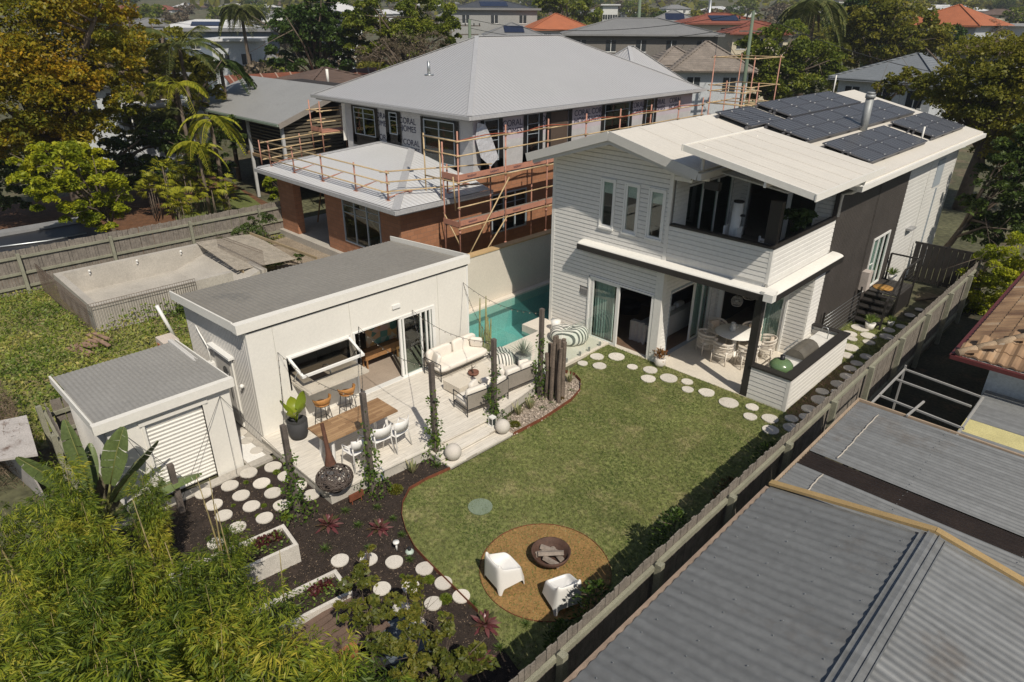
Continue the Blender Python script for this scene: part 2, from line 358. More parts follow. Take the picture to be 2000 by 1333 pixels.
# lawn blades: stuff
rg = np.random.default_rng(5)
def inpoly(x, y, P):
    c = False; n = len(P)
    for i in range(n):
        (x1, y1), (x2, y2) = P[i][:2], P[i-1][:2]
        if (y1 > y) != (y2 > y) and x < (x2-x1)*(y-y1)/(y2-y1)+x1: c = not c
    return c
cand = rg.uniform([-11.4, 5.2], [-4.0, 24.4], (120000, 2)); keep = np.array([inpoly(a, b, outline) for a, b in cand]); P = cand[keep]
n = len(P); C = np.column_stack([P, np.full(n, .022)]); D = unit(np.column_stack([rg.normal(size=n)*.6, rg.normal(size=n)*.6, np.ones(n)*.75])); U = unit(np.cross(D, rg.normal(size=(n, 3))))
GRASSL = leafmat('grass_blades', [(.07, .13, .022), (.13, .185, .038), (.24, .25, .085), (.48, .42, .22)], .35, .6, patch=.8)
tag(quads('grass', C, D, U, rg.uniform(.035, .085, n), .012, GRASSL), 'short mown lawn grass with paler dry patches', 'grass', kind='stuff')
# gravel bed beside the steps, with loose stones: stuff
bed = [(-10.32, 9.9), (-9.72, 9.95)]+[tuple(p) for p in edge2]+[(-10.9, 13.3), (-10.9, 12.9), (-10.72, 12.0), (-10.5, 11.0)]
m_ = MB(); m_.add([(x, y, .008) for x, y in bed], [tuple(range(len(bed)))]); struct('gravel_bed', m_, mat('gravel', (.30, .25, .20), .9, .3, 9, bump=.03, bs=40, fine=.4))
m_ = MB(); k = 0
while k < 900:
    x, y = rg.uniform(-10.95, -9.6), rg.uniform(9.9, 13.3)
    if inpoly(x, y, bed):
        r = rg.uniform(.015, .042); m_.ball((x, y, .012+r*.4), r, 6, (1, rg.uniform(.6, 1), .6)); k += 1
tag(m_.build('pebbles', mat('river_pebbles', (.42, .35, .29), .8, .45, 14, fine=.3)), 'loose cream and pink pebbles in the bed beside the deck steps', 'pebbles', kind='stuff')
# mulch chips: stuff
n = 26000; P = rg.uniform([-13.1, 1.5], [-4.1, 8], (n, 2)); mulchpoly = [(-13.2, 1.5), (-12.9, 4.7), (-10.6, 5.3), (-10.45, 7.9), (-9.7, 7.9)]+edge[1:][::-1][1:]+[(-4.8, 5.4), (-4.1, 6.5), (-4.1, 1.5)]
P = P[np.array([inpoly(a, b, mulchpoly) for a, b in P])]; n = len(P)
C = np.column_stack([P, rg.uniform(.008, .03, n)]); D = unit(np.column_stack([rg.normal(size=(n, 2)), rg.normal(size=n)*.25])); U = unit(np.cross(D, [0, .1, 1.]))
CHIP = leafmat('mulch_chips', [(.012, .009, .007), (.03, .02, .015), (.065, .045, .033), (.28, .21, .145)], 0, .9)
tag(quads('mulch_chips', C, D, U, rg.uniform(.02, .06, n), .014, CHIP), 'dark bark mulch chips spread over the garden bed', 'mulch', kind='stuff')
# rusted steel edging along lawn and beds
RUST = mat('corten_steel', (.17, .055, .028), .8, .25, 4, fine=.2)
def strip(name, pts, label, h=.09, z=0):
    m = MB(); t = .007
    for a, b in zip(pts[:-1], pts[1:]): m.bar((a[0], a[1], z+h/2), (b[0], b[1], z+h/2), t, h)
    return tag(m.build(name, RUST), label, 'garden edging', 'rusted steel edging strips')
strip('steel_edging', edge[1:], 'long curved rusted steel edging between the lawn and the dark mulch bed')
strip('steel_edging', [(-9.7, 9.97)]+edge2, 'short rusted steel edging curving round the pebble bed by the deck steps', .11)
# gravel circle of the fire pit
cx, cy = -6.17, 7.21; circ = [(cx+1.22*math.cos(a), cy+1.22*math.sin(a), .018) for a in np.linspace(0, 2*math.pi, 64, endpoint=False)]
m_ = MB(); m_.add(circ, [tuple(range(64))]); struct('fire_pit_pad', m_, mat('golden_gravel', (.28, .165, .060), .95, .16, 1.6, bump=.008, bs=120, fine=.16, stain=((.15, .085, .035), 1.2, .6)))
strip('steel_edging', [(cx+1.23*math.cos(a), cy+1.23*math.sin(a)) for a in np.linspace(0, 2*math.pi, 49)], 'thin ring of rusted steel edging around the golden gravel circle', .03)
# pool
m_ = MB(); x0, x1, y0, y1 = -16.7, -12.9, 12.75, 20; zb = -1.5
POOLT = mat('pool_plaster', (.42, .58, .55), .6, .06, 1)
m_.add([(x0, y0, -.02), (x1, y0, -.02), (x1, y1, -.02), (x0, y1, -.02), (x0, y0, zb), (x1, y0, zb), (x1, y1, zb), (x0, y1, zb)], [(4, 5, 6, 7), (0, 1, 5, 4), (1, 2, 6, 5), (2, 3, 7, 6), (3, 0, 4, 7)])
m_.box(-14.4, -13.0, 13.02, 14.6, zb, -.45); m_.box(-14.9, -14.4, 13.02, 13.9, zb, -.7)
struct('pool_shell', m_, POOLT)
WATER = bpy.data.materials.new('pool_water'); WATER.use_nodes = True; N, L, b = nodes_of(WATER); N.remove(b)
tr = N.new('ShaderNodeBsdfTransparent'); tr.inputs[0].default_value = (.58, .88, .86, 1); gl = N.new('ShaderNodeBsdfGlossy'); gl.inputs['Roughness'].default_value = .03
fr = N.new('ShaderNodeFresnel'); fr.inputs[0].default_value = 1.33; mx = N.new('ShaderNodeMixShader')
nz = N.new('ShaderNodeTexNoise'); nz.inputs['Scale'].default_value = 1.6; bp = N.new('ShaderNodeBump'); bp.inputs['Distance'].default_value = .03; L.new(nz.outputs[0], bp.inputs['Height'])
L.new(bp.outputs[0], gl.inputs['Normal']); L.new(bp.outputs[0], fr.inputs['Normal'])
df = N.new('ShaderNodeBsdfDiffuse'); df.inputs[0].default_value = (.12, .40, .38, 1); mx2 = N.new('ShaderNodeMixShader'); mx2.inputs[0].default_value = .15
L.new(tr.outputs[0], mx2.inputs[1]); L.new(df.outputs[0], mx2.inputs[2])
L.new(fr.outputs[0], mx.inputs[0]); L.new(mx2.outputs[0], mx.inputs[1]); L.new(gl.outputs[0], mx.inputs[2]); L.new(mx.outputs[0], N['Material Output'].inputs[0])
m_ = MB(); m_.add([(x0, y0, -.2), (x1, y0, -.2), (x1, y1, -.2), (x0, y1, -.2)], [(0, 1, 2, 3)]); tag(m_.build('pool_water', WATER, fix=False), kind='structure')
m_ = MB()   # stone deck round the pool, L-shaped with the coping
m_.box(-16.68, -13.4, 12.35, 13.0, -.3, .05); m_.box(-13.4, -11.35, 12.35, 14.9, -.3, .05); m_.box(-14.15, -11.35, 14.9, 15.82, -.3, .05); m_.box(-13.7, -13.4, 13.0, 14.9, -.9, -.32)
m_.box(-16.68, -16.45, 13.0, 20, -.5, -.12)
struct('pool_deck', m_, STONE)
m_ = MB(); m_.box(-11.35, -11.2, 12.3, 15.82, -.1, .06); m_.box(-11.35, -10.9, 12.1, 12.32, -.1, .06); struct('deck_kerb', m_, CONCL)
# ------------------------------------------------------------------ wall helpers
def rects(a0, a1, z0, z1, holes):
    As = sorted(set([a0, a1]+[min(max(h[k], a0), a1) for h in holes for k in (0, 1)])); Zs = sorted(set([z0, z1]+[min(max(h[k], z0), z1) for h in holes for k in (2, 3)])); out = []
    for i in range(len(As)-1):
        run = None
        for j in range(len(Zs)-1):
            ca, cz = (As[i]+As[i+1])/2, (Zs[j]+Zs[j+1])/2; inside = any(h[0] < ca < h[1] and h[2] < cz < h[3] for h in holes)
            if not inside:
                if run: run[3] = Zs[j+1]
                else: run = [As[i], As[i+1], Zs[j], Zs[j+1]]
            elif run: out.append(run); run = None
        if run: out.append(run)
    return out
def wall(mb, ax, c, sg, a0, a1, z0, z1, holes=(), t=.1):
    for p, q, r, s in rects(a0, a1, z0, z1, holes):
        if ax == 'x': mb.box(p, q, c, c-sg*t, r, s)
        else: mb.box(c, c-sg*t, p, q, r, s)
def boards(mb, ax, c, sg, a0, a1, z0, z1, holes=(), pitch=.125, clip=None, d=.028):
    n = max(1, round((z1-z0)/pitch)); h = (z1-z0)/n
    for k in range(n):
        lo, hi = z0+k*h, z0+(k+1)*h; cz = (lo+hi)/2; l, r = (a0, a1) if not clip else clip(cz)
        segs = [(l, r)]
        for H in holes:
            if H[2]+h*.15 < cz < H[3]-h*.0:
                ns = []
                for s0, s1 in segs:
                    if H[1] <= s0 or H[0] >= s1: ns.append((s0, s1))
                    else:
                        if H[0] > s0: ns.append((s0, H[0]))
                        if H[1] < s1: ns.append((H[1], s1))
                segs = ns
        for s0, s1 in segs:
            if s1-s0 < .01: continue
            o1, o2 = c+sg*.006, c+sg*d; gp = min(.012, h*.1)
            P_ = (lambda a, o, z: (a, o, z)) if ax == 'x' else (lambda a, o, z: (o, a, z))
            o3 = o2-sg*.006; zb_ = hi-h*(.1 if ax == 'x' else .24); mb.add([P_(s0, o2, lo+gp), P_(s1, o2, lo+gp), P_(s1, o3, zb_), P_(s0, o3, zb_), P_(s1, o1, hi), P_(s0, o1, hi), P_(s0, c+sg*.001, lo+gp), P_(s1, c+sg*.001, lo+gp)], [(0, 1, 2, 3), (3, 2, 4, 5), (6, 7, 1, 0), (0, 3, 5, 6), (1, 7, 4, 2)])
def window(parent, ax, c, sg, a0, a1, z0, z1, fm=None, gm=None, mull=(), bars=(), fw=.045, name='window', depth=.06, label=None, proud=.03):
    """frame part with the pane as its sub-part; mull: vertical fractions, bars: (fraction0, fraction1, z fraction)"""
    fm = fm or FRAME; gm = gm or GLASS; m = MB(); o0, o1 = c+sg*proud, c+sg*(proud-depth)
    def bx(p, q, r, s, e=0):
        if ax == 'x': m.box(p, q, o0+sg*e, o1-sg*e, r, s)
        else: m.box(o0+sg*e, o1-sg*e, p, q, r, s)
    bx(a0, a0+fw, z0, z1); bx(a1-fw, a1, z0, z1); bx(a0+fw, a1-fw, z1-fw, z1); bx(a0+fw, a1-fw, z0, z0+fw)
    for f in mull: p = a0+(a1-a0)*f; bx(p-fw*.5, p+fw*.5, z0+fw, z1-fw, -.003)
    for b_ in bars:
        if len(b_) == 3: z = z0+(z1-z0)*b_[2]; bx(a0+(a1-a0)*b_[0]+fw*.5, a0+(a1-a0)*b_[1]-fw*.5, z-.011, z+.011, -.009)
        else: p = a0+(a1-a0)*b_[0]; bx(p-.011, p+.011, z0+(z1-z0)*b_[1]+.012, z0+(z1-z0)*b_[2]-.012, -.012)
    f = m.build(name, fm, parent); g_ = MB(); cc = c+sg*(proud-depth/2)
    if ax == 'x': g_.box(a0+fw*.6, a1-fw*.6, cc-.004, cc+.004, z0+fw*.6, z1-fw*.6)
    else: g_.box(cc-.004, cc+.004, a0+fw*.6, a1-fw*.6, z0+fw*.6, z1-fw*.6)
    g_.build('pane', gm, f)
    if label: f['label'] = label
    return f
# ------------------------------------------------------------------ main white house
H = thing('house', 'two-storey white weatherboard house with a cream metal roof, balcony and covered patio', 'house', (-10, 24, 0))
Y0, XL, XR, XC = 15.83, -13.72, -6.53, -9.5
ZR, XRG = 6.59, -11.2       # ridge
def zroof(x): return ZR-(x-XRG)*.235 if x > XRG else ZR-(XRG-x)*.32
fb = MB(); dH = (-12.08, -9.74, .0, 2.04); win = [(-11.84, -11.40, 3.73, 5.12), (-11.0, -10.57, 3.73, 5.12), (-10.18, -9.72, 3.75, 5.10)]
boards(fb, 'x', Y0, -1, XL, -9.53, .02, 5.45, [dH]+win+[(-12.5, -12.16, 1.37, 1.62)])
boards(fb, 'x', Y0, -1, XL, -9.4, 5.45, 6.35, clip=lambda z: (max(XL, XRG-(ZR-.12-z)/.32), min(-8.95, XRG+(ZR-.12-z)/.235)))
fb.box(XL-.03, XL+.09, Y0-.035, Y0+.02, 0, 5.6); fb.box(-9.6, -9.49, Y0-.04, Y0+.02, 3.0, 5.75)
fb.build('front_wall', BOARD, H)
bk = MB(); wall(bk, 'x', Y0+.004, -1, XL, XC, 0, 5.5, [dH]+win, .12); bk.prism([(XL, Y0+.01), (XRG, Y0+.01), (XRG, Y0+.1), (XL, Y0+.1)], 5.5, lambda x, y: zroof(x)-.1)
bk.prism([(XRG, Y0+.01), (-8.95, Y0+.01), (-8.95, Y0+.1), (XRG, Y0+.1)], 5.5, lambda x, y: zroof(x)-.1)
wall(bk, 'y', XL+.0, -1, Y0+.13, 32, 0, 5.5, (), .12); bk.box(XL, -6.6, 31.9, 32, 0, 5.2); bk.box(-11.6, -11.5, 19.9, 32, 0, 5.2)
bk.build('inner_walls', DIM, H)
lw = MB(); boards(lw, 'y', XL, -1, Y0+.02, 32, .02, 5.5, pitch=.125); lw.build('side_wall', BOARD, H)
fl = MB(); fl.box(XL+.13, XC, Y0+.14, 31.8, 0, .03); fl.build('timber_floor', FLOORW, H)
fl = MB(); fl.box(XL+.13, -9.45, Y0+.14, 31.8, 2.85, 3.2); fl.box(-9.45, -6.62, 19.8, 31.8, 2.85, 3.2); fl.build('upper_floor', DIM, H)
# balcony: front and side parapets, floor, cap
ba = MB(); boards(ba, 'x', Y0, -1, -9.5, XR, 3.32, 4.22); boards(ba, 'y', XR, 1, Y0, 19.75, 3.32, 4.22)
ba.box(XR-.05, XR+.03, Y0-.03, Y0+.05, 3.3, 4.22); ba.box(-9.5, XR-.06, Y0+.004, Y0+.1, 3.1, 4.22); ba.box(XR-.1, XR-.004, Y0+.1, 19.75, 3.1, 4.22); ba.build('balcony_wall', BOARD, H)
cp = MB(); cp.box(-9.46, XR+.05, Y0-.05, Y0+.13, 4.22, 4.275); cp.box(XR-.13, XR+.05, Y0+.13, 19.72, 4.22, 4.275); cp.build('balcony_cap', CHARP, H)
bf = MB(); bf.box(-9.45, XR-.1, Y0+.1, 19.9, 3.02, 3.2); bf.build('balcony_floor', mat('balcony_tiles', (.20, .185, .165), .6), H)
sf = MB(); sf.box(-9.5, XR-.02, Y0+.02, 19.85, 2.93, 3.015); sf.build('patio_ceiling', WHITE, H)
# ledge band round the front and side (curved white hood over a charcoal drip edge)
lg = MB()
def hood(mb, ax, c, sg, a0, a1, dp=.31, z0=3.04, z1=3.21):
    n = 5; V = []
    for a in (a0, a1):
        for i in range(n+1):
            t = i/n*math.pi/2; o = c+sg*dp*math.sin(t); z = z0+.09+(z1-z0-.09)*math.cos(t)
            V.append((a, o, z) if ax == 'x' else (o, a, z))
        for o, z in ((c+sg*dp, z0+.07), (c, z0+.07)): V.append((a, o, z) if ax == 'x' else (o, a, z))
    k = n+3; mb.add(V, [tuple(range(k)), tuple(range(k, 2*k))[::-1]]+[(i, i+1, i+1+k, i+k) for i in range(k-1)])
hood(lg, 'x', Y0-.02, -1, -12.42, XR+.33); hood(lg, 'y', XR+.02, 1, Y0-.33, 20.05, .33); lg.box(XR+.14, XR+.38, Y0-.42, Y0-.2, 3.0, 3.2); lg.build('ledge_hood', WHITE, H)
lg = MB(); lg.box(-12.42, XR+.2, Y0-.365, Y0-.22, 2.96, 3.125); lg.box(XR+.2, XR+.365, Y0-.2, 20.05, 2.96, 3.125); lg.build('ledge_beam', CHARP, H)
# patio post and outdoor kitchen walls
pp = MB(); pp.box(-6.73, -6.53, Y0-.02, Y0+.15, 0, 3.0); pp.build('patio_post', CHARP, H)
kb = MB(); boards(kb, 'x', Y0, -1, -6.53, -5.47, .02, .95); boards(kb, 'y', -5.47, 1, Y0, 19.7, .02, .95)
kb.box(-5.53, -5.44, Y0-.03, Y0+.06, 0, .95); kb.box(-6.53, -5.53, Y0+.004, Y0+.12, 0, .95); kb.box(-5.6, -5.474, Y0+.12, 19.7, 0, .95); boards(kb, 'x', 19.7, 1, -6.53, -5.47, .02, .95)
kb.build('kitchen_wall', BOARD, H)
kc = MB(); kc.box(-6.55, -5.42, Y0-.05, Y0+.2, .95, 1.0); kc.box(-5.68, -5.42, Y0+.2, 19.62, .95, 1.0); kc.box(-6.6, -5.42, 19.62, 19.8, .95, 1.0); kc.build('kitchen_cap', CHARP, H)
kn = MB(); kn.box(-6.25, -5.69, 16.5, 19.6, .1, .86); kn.build('kitchen_bench', mat('white_benchtop', (.72, .70, .66), .35), H)
# patio slab
ps = MB(); ps.box(-9.5, -5.5, Y0-.03, 19.7, -.1, .02); ps.box(-11.3, -9.5, Y0-.06, Y0+.14, -.1, .015); ps.build('patio_floor', CONCL, H)
# front-left sliding doors (glass leaf at left, the rest open)
window(H, 'x', Y0, -1, -12.08, -10.95, .03, 2.04, mull=(.1, .93), name='sliding_door', fw=.06)
o = MB(); o.box(-12.12, -9.72, Y0-.05, Y0+.08, 2.04, 2.10); o.box(-9.80, -9.72, Y0-.04, Y0+.08, .02, 2.04); o.box(-12.14, -12.08, Y0-.05, Y0+.08, 0, 2.1); o.build('door_frame', FRAME, H)
for a in win:
    window(H, 'x', Y0, -1, *a, name='window', fw=.055)
    o = MB(); o.box(a[0]+.05, a[1]-.05, Y0+.03, Y0+.04, a[3]-.38, a[3]-.05); o.build('roller_blind', mat('white_blind', (.8, .79, .76), .8), H)
    o = MB(); o.box(a[0]-.045, a[1]+.045, Y0-.075, Y0-.021, a[2]-.055, a[2]); o.box(a[0]-.05, a[0], Y0-.05, Y0-.02, a[2], a[3]+.02); o.box(a[1], a[1]+.05, Y0-.05, Y0-.02, a[2], a[3]+.02); o.box(a[0]-.05, a[1]+.05, Y0-.06, Y0-.021, a[3], a[3]+.05); o.build('window_trim', FRAME, H)
o = MB(); o.box(-12.45, -12.13, Y0-.03, Y0-.005, 1.37, 1.62)
for k in range(6): o.box(-12.43, -12.15, Y0-.05, Y0-.031, 1.385+k*.038, 1.40+k*.038)
o.build('wall_vent', mat('grey_vent', (.28, .27, .26), .6), H)
# recessed ground floor: side wall along XC with sliding doors, pier at the corner
YB = 19.15
sw = MB(); sH = (16.35, 18.85, .0, 2.1); boards(sw, 'y', XC, 1, Y0+.05, YB, .02, 2.93, [sH]); sw.box(XC-.2, XC+.045, Y0-.05, Y0+.12, 0, 2.99)
sw.build('patio_side_wall', BOARD, H)
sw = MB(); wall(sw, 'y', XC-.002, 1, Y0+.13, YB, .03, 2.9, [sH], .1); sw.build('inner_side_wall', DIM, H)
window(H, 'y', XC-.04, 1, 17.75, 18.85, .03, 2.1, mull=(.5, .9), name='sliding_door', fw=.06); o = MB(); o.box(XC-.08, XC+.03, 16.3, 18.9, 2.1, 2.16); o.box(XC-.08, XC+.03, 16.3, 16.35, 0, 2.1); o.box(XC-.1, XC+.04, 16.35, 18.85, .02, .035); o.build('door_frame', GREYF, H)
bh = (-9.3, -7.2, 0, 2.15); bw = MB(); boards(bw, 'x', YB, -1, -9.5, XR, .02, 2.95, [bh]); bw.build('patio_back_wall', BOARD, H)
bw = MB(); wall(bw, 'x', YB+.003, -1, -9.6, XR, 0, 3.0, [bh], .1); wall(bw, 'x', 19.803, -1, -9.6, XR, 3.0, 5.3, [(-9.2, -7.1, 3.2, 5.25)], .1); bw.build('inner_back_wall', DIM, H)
window(H, 'x', YB, -1, -7.9, -7.2, .03, 2.15, mull=(.12, .9), name='sliding_door', fw=.045)
o = MB(); o.box(-9.36, -9.24, YB-.06, YB+.06, 0, 2.2); o.box(-9.3, -7.15, YB-.06, YB+.06, 2.15, 2.21); o.box(-7.2, -7.14, YB-.06, YB+.06, 0, 2.15); o.build('door_frame', FRAME, H)
o = MB(); o.box(-9.6, -6.65, YB+.12, 26, 0, .04); o.build('dining_floor', mat('pale_interior_floor', (.36, .30, .24), .5), H)
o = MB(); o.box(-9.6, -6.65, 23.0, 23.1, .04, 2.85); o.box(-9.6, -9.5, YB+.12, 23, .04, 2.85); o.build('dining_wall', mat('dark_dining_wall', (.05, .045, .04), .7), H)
SHEER = mat('sheer_curtain', (.60, .66, .62), .9, .04, 3, fine=.03)
def curtain(ax, c, a0, a1, z0, z1):
    m = MB(); n = int((a1-a0)/.02); V = []
    for i in range(n+1):
        a = a0+(a1-a0)*i/n; o_ = c+.025*math.sin(a*62)+.01*math.sin(a*25)
        V += [(a, o_, z0), (a, o_, z1)] if ax == 'x' else [(o_, a, z0), (o_, a, z1)]
    m.add(V, [(2*i, 2*i+2, 2*i+3, 2*i+1) for i in range(n)], True); m.build('curtain', SHEER, H, fix=False)
curtain('x', Y0+.18, -12.02, -11.25, .05, 2.03); curtain('y', XC-.17, 18.1, 18.8, .05, 2.08); curtain('x', YB+.15, -7.85, -7.22, .05, 2.13); curtain('y', XR-.18, 23.85, 25.3, .95, 2.72)  # last one, behind the side door, is an added sheet paling its panes
# upper storey behind the balcony
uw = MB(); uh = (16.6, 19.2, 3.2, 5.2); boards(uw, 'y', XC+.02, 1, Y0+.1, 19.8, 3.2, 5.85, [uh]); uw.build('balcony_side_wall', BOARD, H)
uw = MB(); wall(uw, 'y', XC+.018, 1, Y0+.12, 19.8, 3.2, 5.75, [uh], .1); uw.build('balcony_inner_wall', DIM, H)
window(H, 'y', XC-.02, 1, 16.6, 19.2, 3.22, 5.2, mull=(.33, .66), name='sliding_door', fw=.06)
uw = MB(); boards(uw, 'x', 19.8, -1, -9.5, XR, 3.2, 5.7, [(-9.2, -7.1, 3.2, 5.25)]); uw.build('balcony_back_wall', BOARD, H)
window(H, 'x', 19.8, -1, -8.0, -7.1, 3.22, 5.25, mull=(.1,), name='sliding_door', fw=.06)
o = MB(); o.box(-9.26, -9.2, 19.74, 19.86, 3.2, 5.31); o.box(-9.2, -7.05, 19.74, 19.86, 5.25, 5.31); o.build('door_frame', FRAME, H)
o = MB(); o.box(-6.85, XR-.02, Y0+.14, Y0+.3, 4.275, 5.35); o.box(-6.85, XR-.02, Y0+.14, Y0+.3, 3.2, 4.2); o.build('balcony_post', CHARP, H)
# side: white return, charcoal cladding, boards at the back
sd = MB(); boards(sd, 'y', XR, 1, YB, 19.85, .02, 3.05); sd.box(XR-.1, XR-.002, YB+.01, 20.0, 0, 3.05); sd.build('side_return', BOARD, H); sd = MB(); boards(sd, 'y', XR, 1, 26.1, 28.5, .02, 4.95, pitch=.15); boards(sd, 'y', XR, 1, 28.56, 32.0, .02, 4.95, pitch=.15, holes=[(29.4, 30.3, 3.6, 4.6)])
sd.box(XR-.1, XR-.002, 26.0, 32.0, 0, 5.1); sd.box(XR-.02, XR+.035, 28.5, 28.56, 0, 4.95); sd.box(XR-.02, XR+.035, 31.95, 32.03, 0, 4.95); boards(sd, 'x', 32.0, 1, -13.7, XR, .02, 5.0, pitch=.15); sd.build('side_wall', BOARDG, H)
cl = MB(); holes = [(23.78, 25.4, .86, 2.77)]
y_ = 19.86
while y_ < 26.05:
    if not 23.0 < y_ < 23.12: wall(cl, 'y', XR+.018, 1, y_, min(y_+.118, 26.08), 0, 5.25, holes, .02)
    y_ += .13
wall(cl, 'y', XR, 1, 19.86, 26.08, 0, 5.25, holes, .1)
cl.box(XR-.08, XR+.03, 23.08, 23.14, 0, 5.25); cl.box(XR-.1, XR+.012, 19.72, 19.85, 3.33, 5.6); cl.build('charcoal_wall', CHAR, H)
window(H, 'y', XR+.02, 1, 23.78, 25.4, .88, 2.77, mull=(.33, .66), bars=[(.08, .3, .5)], name='glazed_side_door', fw=.07)
o = MB(); o.box(XR+.02, XR+.07, 30.0, 30.03, .5, 3.5); o.box(XR+.022, XR+.05, 29.4, 30.3, 3.6, 4.6); o.build('side_window', GREYF, H)
o = MB(); o.box(XR+.03, XR+.22, 27.3, 27.9, 2.35, 2.42); o.build('window_hood', mat('grey_hood', (.3, .3, .3), .6), H)
# roofs
rf = MB(); TH = .16
rf.slab([(XRG, 15.1, ZR), (-8.42, 15.1, zroof(-8.42)), (-8.42, 19.35, zroof(-8.42)), (XRG, 19.35, ZR)], TH)
rf.slab([(XRG, 19.35, ZR), (-5.98, 19.35, zroof(-5.98)), (-5.98, 32.7, zroof(-5.98)), (XRG, 32.7, ZR)], TH)
rf.slab([(XRG, 15.1, ZR), (XRG, 32.7, ZR), (-14.2, 32.7, zroof(-14.2)), (-14.2, 15.1, zroof(-14.2))], TH); rf.build('roof', ROOFW, H)
ca = MB(); zc = lambda x: 6.53-(x+8.7)*.19
ca.slab([(-8.78, 14.9, zc(-8.78)), (-5.42, 14.9, zc(-5.42)), (-5.42, 19.1, zc(-5.42)), (-8.78, 19.1, zc(-8.78))], .09); cr_ = ca.build('balcony_canopy', ROOFW, H)
sm_ = MB()
for k in range(5): y = 15.5+k*.75; sm_.bar((-8.75, y, zc(-8.75)+.002), (-5.45, y, zc(-5.45)+.002), .012, .008)
sm_.build('canopy_seams', mat('seam_shade', (.50, .47, .41), .6), H)
sm_ = MB()
for y in (16.4, 17.9, 19.4, 20.9, 22.4): sm_.bar((XRG+.05, y, ZR-.01), (-8.5, y, zroof(-8.5)+.002), .012, .008)
sm_.build('roof_seams', mat('seam_shade', (.5, .5, .5)), H)
fa = MB()
fa.bar((-8.8, 14.88, zc(-8.8)-.05), (-5.4, 14.88, zc(-5.4)-.05), .03, .15); fa.bar((-5.4, 14.85, zc(-5.4)-.06), (-5.4, 19.13, zc(-5.4)-.06), .03, .17); fa.bar((-8.8, 14.85, zc(-8.8)-.05), (-8.8, 19.13, zc(-8.8)-.05), .03, .15)
fa.bar((-8.5, 18.6, zc(-8.5)-.2), (-5.6, 18.6, zc(-5.6)-.25), .05, .4); fa.bar((-8.45, 15.2, zc(-8.45)-.16), (-8.45, 18.5, zc(-8.45)-.16), .06, .2); fa.bar((-6.6, 14.9, zc(-6.6)-.16), (-6.6, 18.5, zc(-6.6)-.16), .06, .2)
fa.box(-8.48, -8.42, 15.3, 15.36, 5.9, 6.5); fa.box(-8.48, -8.42, 18, 18.06, 5.9, 6.5)
fa.build('canopy_frame', WHITE, H)
fs = MB()
fs.bar((XRG, 15.08, ZR-.1), (-14.22, 15.08, zroof(-14.22)-.1), .04, .24); fs.bar((XRG, 15.08, ZR-.1), (-8.42, 15.08, zroof(-8.42)-.1), .04, .24)
fs.bar((XRG+.05, 15.14, ZR-.26), (-14.0, 15.14, zroof(-14.0)-.26), .05, .12); fs.bar((XRG-.05, 15.14, ZR-.26), (-8.6, 15.14, zroof(-8.6)-.24), .05, .12)
fs.box(-8.41, -8.3, 15.06, 19.3, zroof(-8.4)-.2, zroof(-8.4)-.03); fs.bar((-8.3, 19.33, zroof(-8.3)-.1), (-5.95, 19.33, zroof(-5.95)-.1), .04, .22)
fs.build('barge_board', mat('pale_grey_trim', (.56, .545, .51), .55, .03, 2, fine=.02), H)
gt = MB(); gt.box(-6.0, -5.87, 19.3, 32.75, zroof(-5.98)-.2, zroof(-5.98)-.05); gt.build('gutter', WHITE, H)
sff = MB(); sff.slab([(XRG, 15.12, ZR-TH-.02), (-8.45, 15.12, zroof(-8.45)-TH-.02), (-8.45, 15.8, zroof(-8.45)-TH-.02), (XRG, 15.8, ZR-TH-.02)], .01); sff.slab([(XRG, 15.12, ZR-TH-.02), (-14.15, 15.12, zroof(-14.15)-TH-.02), (-14.15, 15.8, zroof(-14.15)-TH-.02), (XRG, 15.8, ZR-TH-.02)], .01); sff.build('soffit', WHITE, H)
sff = MB(); sff.slab([(-9.5, Y0+.1, zroof(-9.5)-.2), (XR-.05, Y0+.4, 5.55), (XR-.05, 19.8, 5.5), (-9.5, 19.8, zroof(-9.5)-.2)], .04); sff.build('balcony_ceiling', mat('grey_soffit', (.5, .5, .48), .7), H)
o = MB(); o.tube([(-5.93, 19.5, 5.25), (-6.2, 19.6, 5.05), (-6.48, 19.75, 4.95), (-6.48, 19.75, 4.3)], .045, 10); o.build('downpipe', WHITE, H); o = MB(); o.tube([(-8.35, 15.3, 5.75), (-8.35, 15.55, 5.68), (-8.75, 15.8, 5.6)], .045, 10)
o.build('downpipe', WHITE, H)
o = MB(); o.box(-8.5, -8.1, 15.62, 15.78, 5.42, 5.62); o.build('speaker_box', STEEL, H)
o = MB(); o.tube([(-8.2, 25.6, 5.7), (-8.2, 25.6, 6.95)], .13, 20); o.tube([(-8.2, 25.6, 6.95), (-8.2, 25.6, 7.07)], .16, 20); o.tube([(-8.2, 25.6, 7.09), (-8.2, 25.6, 7.14)], .13, 20); o.build('chimney_flue', mat('dull_zinc_flue', (.30, .31, .31), .55, .1, 3, metal=.3), H)
for px, zt in (((1628, 177), .95), ((1799, 276), .5)):
    o = MB(); x, y = G(*px, 6.3 if zt > .9 else 5.55)[:2]; o.tube([(x, y, zroof(x)-.1), (x, y, zroof(x)+zt)], .03, 10); o.build('vent_pipe', WHITE, H)
